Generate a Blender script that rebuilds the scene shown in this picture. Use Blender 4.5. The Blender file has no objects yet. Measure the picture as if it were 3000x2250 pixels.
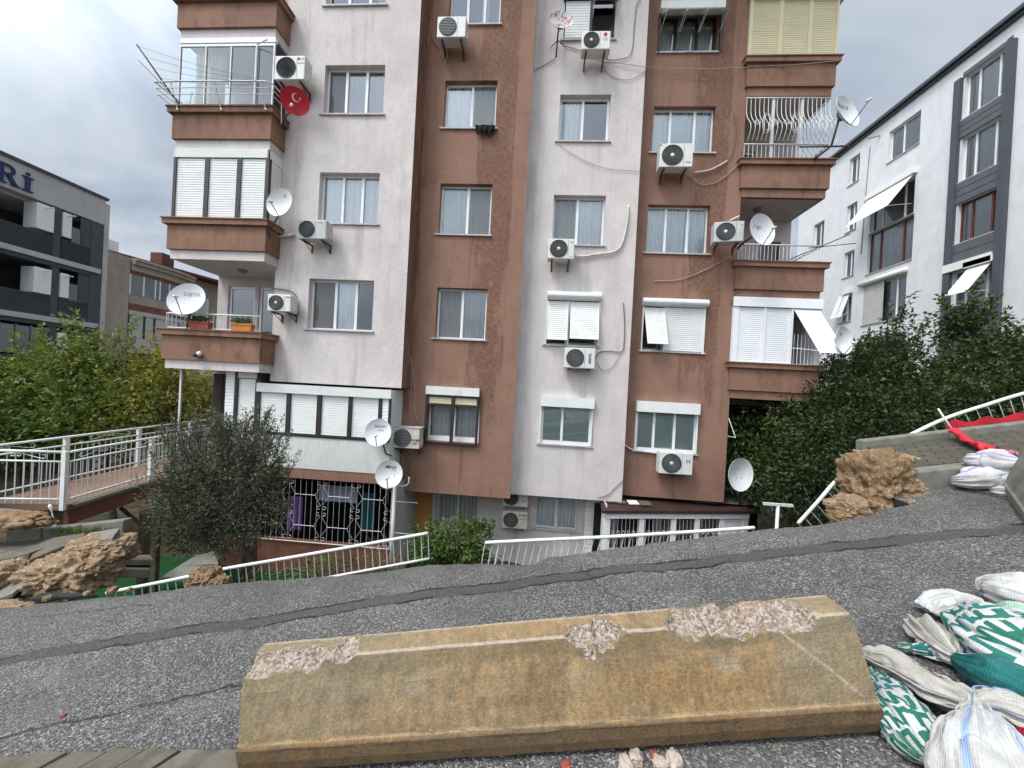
import bpy, math, random
import numpy as np
from mathutils import Vector, Matrix, noise
random.seed(7); RNG = np.random.default_rng(7)
SC = bpy.context.scene; COL = SC.collection

# ------------------------------------------------------------------ camera
F_PX, ROLL, YAW, PITCH, SHIFT = 1083.0, math.radians(3.04), math.radians(4.0), math.radians(-0.3), 20.7
_fw0 = Vector((-math.sin(YAW), math.cos(YAW), 0)); _r0 = Vector((math.cos(YAW), math.sin(YAW), 0)); _u0 = Vector((0, 0, 1))
_fw = math.cos(PITCH)*_fw0 + math.sin(PITCH)*_u0; _u1 = math.cos(PITCH)*_u0 - math.sin(PITCH)*_fw0
_r = math.cos(ROLL)*_r0 + math.sin(ROLL)*_u1; _u = math.cos(ROLL)*_u1 - math.sin(ROLL)*_r0
cam = bpy.data.cameras.new('camera'); cam_o = bpy.data.objects.new('camera', cam); COL.objects.link(cam_o)
cam_o.matrix_world = Matrix(((_r.x, _u.x, -_fw.x, 0), (_r.y, _u.y, -_fw.y, 0), (_r.z, _u.z, -_fw.z, 0), (0, 0, 0, 1)))
cam.sensor_fit = 'HORIZONTAL'; cam.sensor_width = 36; cam.lens = 36*F_PX/3000; cam.shift_y = SHIFT/3000
cam.clip_start = 0.05; cam.clip_end = 2000
SC.camera = cam_o
def ray(px, py): return _fw + (px-1500)/F_PX*_r - (py-1125-SHIFT)/F_PX*_u
def P(px, py, Y):            # point of the photograph on the plane Y = const
    d = ray(px, py); return d*(Y/d.y)
RA, RZ = 0.185, -1.735
def road(x, y): return RZ + RA*x
def G(px, py, off=0.0):      # point of the photograph on the sloping road
    d = ray(px, py); return d*((RZ+off)/(d.z-RA*d.x))

# ------------------------------------------------------------------ world, sun, exposure
SUN_EL, SUN_AZ = math.radians(58), math.radians(226)   # azimuth clockwise from +Y
W = bpy.data.worlds.new('World'); SC.world = W; W.use_nodes = True
nt = W.node_tree; nt.nodes.clear()
def wn(t, **k):
    n = nt.nodes.new(t)
    for a, b in k.items(): setattr(n, a, b)
    return n
sky = wn('ShaderNodeTexSky', sky_type='NISHITA', sun_disc=False, sun_elevation=SUN_EL, sun_rotation=SUN_AZ)
sky.air_density = 1.6; sky.dust_density = 2.5
tc = wn('ShaderNodeTexCoord'); sep = wn('ShaderNodeSeparateXYZ')
nt.links.new(tc.outputs['Generated'], sep.inputs[0])
az = wn('ShaderNodeMath', operation='MAXIMUM'); az.inputs[1].default_value = 0.0
nt.links.new(sep.outputs[2], az.inputs[0])
ad = wn('ShaderNodeMath', operation='ADD'); ad.inputs[1].default_value = 0.30; nt.links.new(az.outputs[0], ad.inputs[0])
dv = wn('ShaderNodeVectorMath', operation='DIVIDE'); cmb = wn('ShaderNodeCombineXYZ')
for i in range(3): nt.links.new(ad.outputs[0], cmb.inputs[i])
nt.links.new(tc.outputs['Generated'], dv.inputs[0]); nt.links.new(cmb.outputs[0], dv.inputs[1])
n1 = wn('ShaderNodeTexNoise'); n1.inputs['Scale'].default_value = 1.5; n1.inputs['Detail'].default_value = 8; n1.inputs['Roughness'].default_value = .56; n1.inputs['Distortion'].default_value = .5
mp = wn('ShaderNodeMapping'); mp.inputs['Location'].default_value = (3.1, 1.4, 0.2); mp.inputs['Scale'].default_value = (1, 1.5, .4)
nt.links.new(dv.outputs[0], mp.inputs[0]); nt.links.new(mp.outputs[0], n1.inputs['Vector'])
cr = wn('ShaderNodeValToRGB'); e = cr.color_ramp
e.elements[0].position = .38; e.elements[0].color = (.50, .585, .70, 1)
e.elements[1].position = .66; e.elements[1].color = (.84, .88, .94, 1)
m_ = e.elements.new(.46); m_.color = (.60, .68, .80, 1)
m_ = e.elements.new(.56); m_.color = (.74, .815, .92, 1)
nt.links.new(n1.outputs['Fac'], cr.inputs[0])
sc_ = wn('ShaderNodeVectorMath', operation='SCALE'); sc_.inputs['Scale'].default_value = 5.6; nt.links.new(cr.outputs[0], sc_.inputs[0])
# clouds boosted around the hidden sun behind the camera, added to brighten the walls
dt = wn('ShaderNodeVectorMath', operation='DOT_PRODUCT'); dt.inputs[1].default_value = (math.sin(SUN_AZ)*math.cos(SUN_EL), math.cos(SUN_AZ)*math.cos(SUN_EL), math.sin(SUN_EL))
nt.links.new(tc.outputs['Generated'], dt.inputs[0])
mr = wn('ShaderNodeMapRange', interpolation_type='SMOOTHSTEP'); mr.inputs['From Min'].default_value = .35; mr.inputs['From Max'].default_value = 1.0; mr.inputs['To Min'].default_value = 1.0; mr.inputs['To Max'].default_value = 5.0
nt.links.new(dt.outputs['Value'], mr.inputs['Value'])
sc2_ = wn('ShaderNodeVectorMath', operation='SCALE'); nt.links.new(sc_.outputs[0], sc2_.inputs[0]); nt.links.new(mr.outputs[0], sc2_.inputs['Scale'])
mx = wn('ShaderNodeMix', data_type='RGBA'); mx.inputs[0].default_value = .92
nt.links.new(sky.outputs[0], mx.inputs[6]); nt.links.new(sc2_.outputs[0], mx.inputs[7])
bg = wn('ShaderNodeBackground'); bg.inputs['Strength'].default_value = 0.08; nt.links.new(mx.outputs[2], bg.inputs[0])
wo = wn('ShaderNodeOutputWorld'); nt.links.new(bg.outputs[0], wo.inputs[0])
sun = bpy.data.lights.new('sun', 'SUN'); sun.energy = 1.5; sun.angle = math.radians(18); sun.color = (1, .965, .92)
sun_o = bpy.data.objects.new('sun', sun); COL.objects.link(sun_o)
_sd = Vector((math.sin(SUN_AZ)*math.cos(SUN_EL), math.cos(SUN_AZ)*math.cos(SUN_EL), math.sin(SUN_EL)))
sun_o.rotation_euler = _sd.to_track_quat('Z', 'Y').to_euler(); sun_o.location = _sd*60
VS = SC.view_settings; VS.view_transform = 'Standard'; VS.look = 'None'; VS.gamma = 1; VS.use_curve_mapping = False
VS.exposure = 0.85
SC.cycles.max_bounces = 8; SC.cycles.transparent_max_bounces = 16; SC.cycles.use_denoising = True

# ------------------------------------------------------------------ material helpers
class NT:
    def __init__(s, name):
        s.m = bpy.data.materials.new(name); s.m.use_nodes = True; s.t = s.m.node_tree
        s.b = s.t.nodes['Principled BSDF']; s.o = s.t.nodes['Material Output']
        s.tc = None
    def n(s, t, **k):
        x = s.t.nodes.new(t)
        for a, b in k.items(): setattr(x, a, b)
        return x
    def l(s, a, b): s.t.links.new(a, b)
    def co(s, which='Object'):
        if not s.tc: s.tc = s.n('ShaderNodeTexCoord')
        return s.tc.outputs[which]
    def map(s, scale=(1, 1, 1), loc=(0, 0, 0), src=None):
        m = s.n('ShaderNodeMapping'); m.inputs['Scale'].default_value = scale; m.inputs['Location'].default_value = loc
        s.l(src or s.co(), m.inputs[0]); return m.outputs[0]
    def noise(s, scale, detail=4, rough=.55, vec=None, dist=0):
        x = s.n('ShaderNodeTexNoise'); x.inputs['Scale'].default_value = scale; x.inputs['Detail'].default_value = detail
        x.inputs['Roughness'].default_value = rough; x.inputs['Distortion'].default_value = dist
        s.l(vec or s.co(), x.inputs['Vector']); return x.outputs['Fac']
    def vor(s, scale, feature='F1', vec=None, out='Distance'):
        x = s.n('ShaderNodeTexVoronoi', feature=feature); x.inputs['Scale'].default_value = scale
        s.l(vec or s.co(), x.inputs['Vector']); return x.outputs[out]
    def ramp(s, fac, *stops):
        r = s.n('ShaderNodeValToRGB'); c = r.color_ramp
        while len(c.elements) < len(stops): c.elements.new(.5)
        for el, (p, v) in zip(c.elements, stops):
            el.position = p; el.color = (v, v, v, 1) if not isinstance(v, tuple) else (*v, 1)
        s.l(fac, r.inputs[0]); return r.outputs[0]
    def mix(s, fac, a, b, mode='MIX'):
        x = s.n('ShaderNodeMix', data_type='RGBA', blend_type=mode)
        for v, i in ((fac, 0), (a, 6), (b, 7)):
            if isinstance(v, (int, float)): x.inputs[i].default_value = v if i == 0 else (v, v, v, 1)
            elif isinstance(v, tuple): x.inputs[i].default_value = (*v, 1)
            else: s.l(v, x.inputs[i])
        return x.outputs[2]
    def math(s, op, a, b=0.0, c=0.0):
        x = s.n('ShaderNodeMath', operation=op)
        for i, v in enumerate((a, b, c)):
            if isinstance(v, (int, float)): x.inputs[i].default_value = v
            else: s.l(v, x.inputs[i])
        return x.outputs[0]
    def xyz(s, src=None):
        x = s.n('ShaderNodeSeparateXYZ'); s.l(src or s.co(), x.inputs[0]); return x.outputs
    def smooth(s, v, a, b):
        x = s.n('ShaderNodeMapRange', interpolation_type='SMOOTHSTEP'); x.inputs['From Min'].default_value = a; x.inputs['From Max'].default_value = b
        s.l(v, x.inputs['Value']); return x.outputs[0]
    def bump(s, h, strength=.3, dist=.01):
        x = s.n('ShaderNodeBump'); x.inputs['Strength'].default_value = strength; x.inputs['Distance'].default_value = dist
        s.l(h, x.inputs['Height']); s.l(x.outputs[0], s.b.inputs['Normal'])
    def col(s, c):
        if isinstance(c, tuple): s.b.inputs['Base Color'].default_value = (*c, 1)
        else: s.l(c, s.b.inputs['Base Color'])
    def done(s, rough=.7, spec=.3, metal=0):
        if isinstance(rough, (int, float)): s.b.inputs['Roughness'].default_value = rough
        else: s.l(rough, s.b.inputs['Roughness'])
        s.b.inputs['Specular IOR Level'].default_value = spec; s.b.inputs['Metallic'].default_value = metal
        return s.m
def plain(name, c, var=.12, scale=3.0, rough=.6, spec=.3, metal=0, bump=0.0, bscale=60, dirt=None, dscale=(1.2, 1.2, .35), dlo=.55, dhi=.75):
    s = NT(name); f = s.noise(scale, 6, .6)
    a = tuple(x*(1-var) for x in c); b = tuple(min(.95, x*(1+var)) for x in c)
    k = s.mix(s.ramp(f, (.3, 0.0), (.7, 1.0)), a, b)
    if dirt: k = s.mix(s.ramp(s.noise(2.5, 8, .65, s.map(dscale)), (dlo, 0.0), (dhi, .85)), k, dirt)
    s.col(k)
    if bump: s.bump(s.noise(bscale, 4), bump, .01)
    return s.done(rough, spec, metal)

def stucco(name, base, wet, kind):
    s = NT(name); X, Y, Z = s.xyz()
    mott = s.noise(1.3, 8, .65); fine = s.noise(26, 5, .7); streak = s.noise(3.2, 7, .62, s.map((1.6, 1.6, .16)))
    a = tuple(c*.86 for c in base); b = tuple(c*1.10 for c in base)
    k = s.mix(s.ramp(mott, (.3, 0.0), (.7, 1.0)), a, b)
    if kind == 'brown':
        d = s.math('MINIMUM', s.math('ABSOLUTE', s.math('ADD', X, 2.3)), s.math('ABSOLUTE', s.math('ADD', X, -3.82)))
        side = s.math('MULTIPLY', s.smooth(s.math('ADD', d, s.math('MULTIPLY', s.noise(2.0, 7, .72, s.map((2.2, 2.2, .5))), .5)), .98, 1.12), s.math('SUBTRACT', 1.0, s.smooth(d, 1.75, 1.85)))
        hi = s.smooth(Z, 1.5, 8.5)
        amt = s.math('ADD', s.math('MULTIPLY', side, s.math('ADD', s.math('MULTIPLY', hi, .20), .0)), s.math('MULTIPLY', hi, .09))
        patch = s.noise(1.1, 9, .72, s.map((1.2, 1.2, .34), (4.2, 0, 1.3)))
        w = s.smooth(s.math('ADD', patch, amt), .66, .76)
        speck = s.smooth(s.noise(11, 6, .75), .40, .60)
        w = s.math('MULTIPLY', w, s.math('ADD', s.math('MULTIPLY', speck, .45), .40))
        k = s.mix(w, k, wet)
        k = s.mix(s.math('MULTIPLY', s.ramp(streak, (.52, 0.0), (.74, 1.0)), .55), k, tuple(c*.62 for c in base))
        k = s.mix(s.math('MULTIPLY', s.smooth(s.noise(5.5, 6, .7, s.map((2.2, 2.2, .5), (9, 3, 0))), .60, .74), .30), k, (.33, .22, .16))
        drip = s.math('MULTIPLY', s.math('MULTIPLY', s.smooth(d, .66, .72), s.math('SUBTRACT', 1.0, s.smooth(d, .80, .86))), s.smooth(s.noise(2.2, 5, .6, s.map((3.5, 3.5, .3), (1, 0, 8))), .46, .60))
        k = s.mix(s.math('MULTIPLY', drip, .55), k, wet)
        crk = s.math('ABSOLUTE', s.math('SUBTRACT', s.noise(.9, 8, .62, s.map((1, 1, .6), (3, 9, 1))), .5)); crk = s.math('MULTIPLY', s.math('SUBTRACT', 1.0, s.smooth(crk, .0, .004)), s.smooth(s.noise(.7, 2, .5, s.map((1, 1, 1), (2, 2, 2))), .52, .6)); k = s.mix(s.math('MULTIPLY', crk, .6), k, (.10, .055, .04))
    else:
        d = s.math('MINIMUM', s.math('ABSOLUTE', s.math('ADD', X, 5.38)), s.math('ABSOLUTE', s.math('ADD', X, -.9)))
        band = s.math('MULTIPLY', s.smooth(d, .76, .82), s.math('SUBTRACT', 1.0, s.smooth(d, .98, 1.06)))
        st = s.math('MULTIPLY', band, s.smooth(s.noise(1.3, 5, .6, s.map((1.5, 1.5, .3), (2, 0, 5))), .46, .60))
        k = s.mix(s.math('MULTIPLY', st, .62), k, wet)
        lite = s.math('MULTIPLY', s.math('SUBTRACT', 1.0, s.smooth(d, .70, .76)), .22); k = s.mix(lite, k, (.66, .62, .60))
        crk = s.math('ABSOLUTE', s.math('SUBTRACT', s.noise(.9, 8, .62, s.map((1, 1, .6), (3, 4, 1))), .5)); crk = s.math('MULTIPLY', s.math('SUBTRACT', 1.0, s.smooth(crk, .0, .004)), s.smooth(s.noise(.7, 2, .5, s.map((1, 1, 1), (5, 2, 2))), .52, .6)); k = s.mix(s.math('MULTIPLY', crk, .4), k, (.36, .29, .27))
        k = s.mix(s.math('MULTIPLY', s.ramp(streak, (.50, 0.0), (.75, 1.0)), .32), k, tuple(c*.82 for c in wet))
        k = s.mix(s.math('MULTIPLY', s.smooth(s.noise(4.5, 7, .7, s.map((1.4, 1.4, .22), (7, 1, 2))), .60, .78), .5), k, (.40, .33, .31))
    k = s.mix(1.0, k, s.ramp(fine, (.25, .84), (.75, 1.16)), 'MULTIPLY')
    s.col(k); s.bump(s.math('ADD', fine, s.math('MULTIPLY', s.noise(90, 3), .8)), .5, .012)
    return s.done(.85, .2)

M = {}
M['pink'] = stucco('pale pink stucco', (.625, .56, .52), (.45, .375, .355), 'pink')
M['brown'] = stucco('brown stucco', (.285, .162, .112), (.15, .074, .049), 'brown')
M['brown2'] = plain('brown painted parapet', (.25, .140, .094), .18, 1.3, .85, .2, bump=.4, bscale=30, dirt=(.135, .066, .044), dscale=(1.5, 1.5, .5), dlo=.50, dhi=.72)
M['soffit'] = plain('painted soffit', (.50, .46, .44), .1, 1.5, .8, .2, dirt=(.30, .27, .25))
M['shutter'] = plain('white shutter slats', (.74, .74, .69), .06, 2, .45, .4, dirt=(.45, .43, .38), dlo=.58, dhi=.85)
M['ivory'] = plain('ivory shutter slats', (.66, .58, .36), .06, 2, .45, .4, dirt=(.42, .37, .25), dlo=.6, dhi=.9)
M['pvc'] = plain('white window plastic', (.76, .76, .74), .05, 4, .35, .45, dirt=(.5, .48, .44), dlo=.6, dhi=.9)
M['dkframe'] = plain('dark brown frame metal', (.03, .024, .02), .2, 6, .45, .4)
M['acold'] = plain('yellowed air conditioner casing', (.60, .56, .46), .08, 3, .45, .4, dirt=(.32, .26, .18), dlo=.52, dhi=.78)
M['acgreyed'] = plain('dusty grey air conditioner casing', (.50, .50, .48), .08, 3, .45, .4, dirt=(.30, .28, .25), dlo=.5, dhi=.78)
M['sill'] = plain('marble sill', (.48, .44, .42), .15, 5, .6, .35, dirt=(.22, .18, .15))
M['whitemetal'] = plain('white painted steel', (.66, .65, .62), .08, 9, .45, .45, dirt=(.34, .24, .17), dscale=(6, 6, 6), dlo=.62, dhi=.8)
M['ac'] = plain('air conditioner casing', (.66, .65, .60), .06, 3, .4, .45, dirt=(.38, .35, .29), dlo=.58, dhi=.85)
M['acdark'] = plain('dark fan recess', (.035, .037, .036), .3, 20, .6, .3)
M['acgrey'] = plain('grey fan guard', (.17, .17, .16), .2, 20, .5, .3)
M['steel'] = plain('dark bracket steel', (.06, .055, .05), .3, 8, .55, .4, dirt=(.12, .06, .035), dscale=(5, 5, 5))
M['dish'] = plain('pale dish paint', (.66, .66, .65), .07, 3, .5, .35, dirt=(.38, .36, .32), dscale=(3, 3, 3), dlo=.58, dhi=.85)
M['rustdish'] = plain('rust flaked dish paint', (.58, .57, .55), .08, 3, .6, .3, dirt=(.36, .11, .05), dscale=(2.4, 2.4, 2.4), dlo=.50, dhi=.55)
M['navy'] = plain('navy blue letters', (.018, .030, .11), .1, 5, .5, .3)
M['reddish'] = plain('red dish paint', (.55, .02, .035), .08, 3, .4, .4)
M['white'] = plain('plain white paint', (.78, .78, .77), .03, 3, .5, .35)
M['ink'] = plain('dark lettering', (.03, .035, .06), .1, 5, .6, .3)
M['inkblue'] = plain('faded blue lettering', (.16, .20, .28), .1, 5, .6, .3)
M['inkgrey'] = plain('faded grey lettering', (.34, .34, .34), .1, 5, .6, .3)
M['inkred'] = plain('red lettering', (.45, .02, .06), .1, 5, .6, .3)
M['inkorange'] = plain('orange lettering', (.62, .22, .04), .1, 5, .6, .3)
M['cable'] = plain('pale cable sheath', (.40, .33, .27), .2, 5, .6, .3)
M['cablegrey'] = plain('grey cable sheath', (.15, .13, .12), .2, 5, .6, .3)
M['pipe'] = plain('white pipe lagging', (.62, .58, .53), .15, 5, .6, .3, dirt=(.3, .25, .2))
M['terra'] = plain('terracotta planter', (.32, .085, .045), .15, 5, .6, .3)
M['blackcloth'] = plain('black cloth', (.012, .013, .014), .3, 8, .9, .2)
M['concrete'] = plain('grey concrete', (.19, .18, .15), .2, 4, .85, .2, bump=.4, bscale=70, dirt=(.13, .115, .085), dscale=(2, 2, 2), dlo=.48, dhi=.7)
M['paver'] = plain('worn concrete pavers', (.125, .108, .082), .25, 3, .85, .2, bump=.4, bscale=80, dirt=(.06, .058, .038), dscale=(2, 2, 2), dlo=.48, dhi=.7)
M['wood'] = plain('weathered timber', (.13, .095, .06), .3, 6, .8, .2)
M['bark'] = plain('grey brown bark', (.10, .072, .05), .35, 9, .9, .15, bump=.8, bscale=40)
M['roof'] = plain('dark brown roof sheet', (.045, .022, .019), .2, 2, .55, .4, dirt=(.09, .05, .04))
M['dkgrey'] = plain('dark grey render', (.078, .088, .098), .1, 2, .8, .2)
M['dkpanel'] = plain('dark grey cladding', (.10, .11, .118), .1, 2, .6, .3)
M['offwhite'] = plain('off white render', (.66, .66, .655), .06, 1.2, .85, .2, bump=.3, bscale=50, dirt=(.54, .53, .52), dlo=.5, dhi=.8)
M['greywhite'] = plain('greyish white fascia', (.46, .45, .43), .08, 1.2, .85, .2, dirt=(.36, .35, .33), dlo=.5, dhi=.8)
M['beige'] = plain('beige render', (.36, .32, .26), .12, 1.0, .85, .2, dirt=(.24, .21, .17), dlo=.5, dhi=.75)
M['redwood'] = plain('reddish wood frames', (.13, .035, .02), .2, 4, .5, .3)
M['tile'] = plain('red roof tiles', (.12, .052, .038), .3, 6, .8, .2)
M['inside'] = plain('dim interior plaster', (.11, .105, .10), .1, 1, .9, .1)
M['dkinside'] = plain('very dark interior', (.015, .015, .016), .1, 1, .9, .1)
M['orange'] = plain('orange painted wall', (.52, .27, .09), .08, 2, .8, .2)
M['turf'] = plain('green artificial turf', (.012, .06, .018), .35, 25, .95, .1, bump=.6, bscale=180)
M['earth'] = plain('garden soil', (.085, .062, .042), .4, 1.6, .95, .1, bump=.8, bscale=12, dirt=(.035, .05, .02), dscale=(1, 1, 1), dlo=.45, dhi=.62)
M['deck'] = plain('reddish deck tiles', (.20, .125, .085), .25, 5, .8, .2, dirt=(.10, .07, .05), dscale=(2, 2, 2))
M['rust'] = plain('red brown beam paint', (.19, .085, .055), .3, 3, .8, .2, dirt=(.07, .03, .02), dscale=(2, 2, 1))
M['redcloth'] = plain('red plastic fabric', (.50, .022, .035), .15, 6, .6, .3, bump=.5, bscale=30)
M['asphaltedge'] = plain('broken asphalt edge', (.035, .035, .036), .4, 25, .9, .2, bump=.9, bscale=60)
M['purple'] = plain('purple cloth', (.16, .08, .22), .1, 4, .9, .1)
M['teal'] = plain('dark teal cloth', (.02, .085, .095), .1, 4, .9, .1)
M['sheet'] = plain('grey white sheet', (.40, .40, .50), .08, 3, .9, .1)

def glass_mat(name, tint, refl=1.0, dirt=0.0):
    s = NT(name); s.t.nodes.remove(s.b)
    tr = s.n('ShaderNodeBsdfTransparent'); tr.inputs[0].default_value = (*tint, 1)
    gl = s.n('ShaderNodeBsdfGlossy'); gl.inputs['Roughness'].default_value = .015; gl.inputs[0].default_value = (.95, .97, 1, 1)
    fr = s.n('ShaderNodeFresnel'); fr.inputs[0].default_value = 1.55
    bmp = s.n('ShaderNodeBump'); bmp.inputs['Strength'].default_value = .05; bmp.inputs['Distance'].default_value = .05
    s.l(s.noise(1.3, 2), bmp.inputs['Height']); s.l(bmp.outputs[0], gl.inputs['Normal'])
    k = s.math('MINIMUM', s.math('MULTIPLY_ADD', fr.outputs[0], 1.8*refl, .07*refl), 1.0)
    mx = s.n('ShaderNodeMixShader'); s.l(k, mx.inputs[0]); s.l(tr.outputs[0], mx.inputs[1]); s.l(gl.outputs[0], mx.inputs[2])
    s.l(mx.outputs[0], s.o.inputs[0]); return s.m
M['glass'] = glass_mat('window glass', (.93, .96, .96), .8)
M['darkglass'] = glass_mat('tinted glass', (.10, .115, .13), 1.0)
M['clearglass'] = glass_mat('balcony glass', (.90, .96, .96), .6)
M['smoke'] = glass_mat('smoked balcony glass', (.14, .15, .17), .3)
def cloth_mat(name, c, alpha=.0, transl=.35):
    s = NT(name); s.t.nodes.remove(s.b)
    d = s.n('ShaderNodeBsdfDiffuse'); t = s.n('ShaderNodeBsdfTranslucent'); d.inputs[0].default_value = (*c, 1); t.inputs[0].default_value = (*c, 1)
    m1 = s.n('ShaderNodeMixShader'); m1.inputs[0].default_value = transl; s.l(d.outputs[0], m1.inputs[1]); s.l(t.outputs[0], m1.inputs[2])
    tr = s.n('ShaderNodeBsdfTransparent'); m2 = s.n('ShaderNodeMixShader'); m2.inputs[0].default_value = alpha
    s.l(m1.outputs[0], m2.inputs[1]); s.l(tr.outputs[0], m2.inputs[2]); s.l(m2.outputs[0], s.o.inputs[0]); return s.m
M['curtain'] = cloth_mat('white curtain', (.86, .89, .89), .0, .08)
M['sheer'] = cloth_mat('sheer net curtain', (.74, .76, .75), .30, .1)
M['cream'] = cloth_mat('cream curtain', (.86, .83, .74), .0, .1)
M['net'] = cloth_mat('fly screen mesh', (.22, .22, .205), .55, 0)
M['blind'] = cloth_mat('grey green blind', (.52, .58, .545), .0, .05)

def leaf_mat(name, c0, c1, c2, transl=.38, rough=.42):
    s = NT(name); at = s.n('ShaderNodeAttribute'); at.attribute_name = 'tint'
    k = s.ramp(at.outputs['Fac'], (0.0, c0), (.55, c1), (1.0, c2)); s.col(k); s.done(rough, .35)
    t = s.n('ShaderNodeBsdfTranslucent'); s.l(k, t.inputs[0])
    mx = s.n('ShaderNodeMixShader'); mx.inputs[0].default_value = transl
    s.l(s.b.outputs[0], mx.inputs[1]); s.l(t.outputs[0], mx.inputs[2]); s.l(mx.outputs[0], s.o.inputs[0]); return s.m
M['leaf_lemon'] = leaf_mat('lemon tree leaves', (.045, .095, .016), (.15, .20, .034), (.44, .38, .06))
M['leaf_yellow'] = leaf_mat('yellowing leaves', (.08, .11, .018), (.24, .23, .035), (.55, .40, .06))
M['leaf_olive'] = leaf_mat('grey green narrow leaves', (.042, .050, .026), (.088, .098, .055), (.22, .23, .155), .15, .6)
M['leaf_bush'] = leaf_mat('bright bush leaves', (.035, .075, .018), (.075, .13, .028), (.19, .21, .05))
M['leaf_dark'] = leaf_mat('dark evergreen leaves', (.013, .028, .008), (.036, .056, .014), (.12, .13, .034), .3)
M['leaf_mid'] = leaf_mat('mid green leaves', (.028, .055, .012), (.065, .105, .022), (.19, .20, .045))
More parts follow.
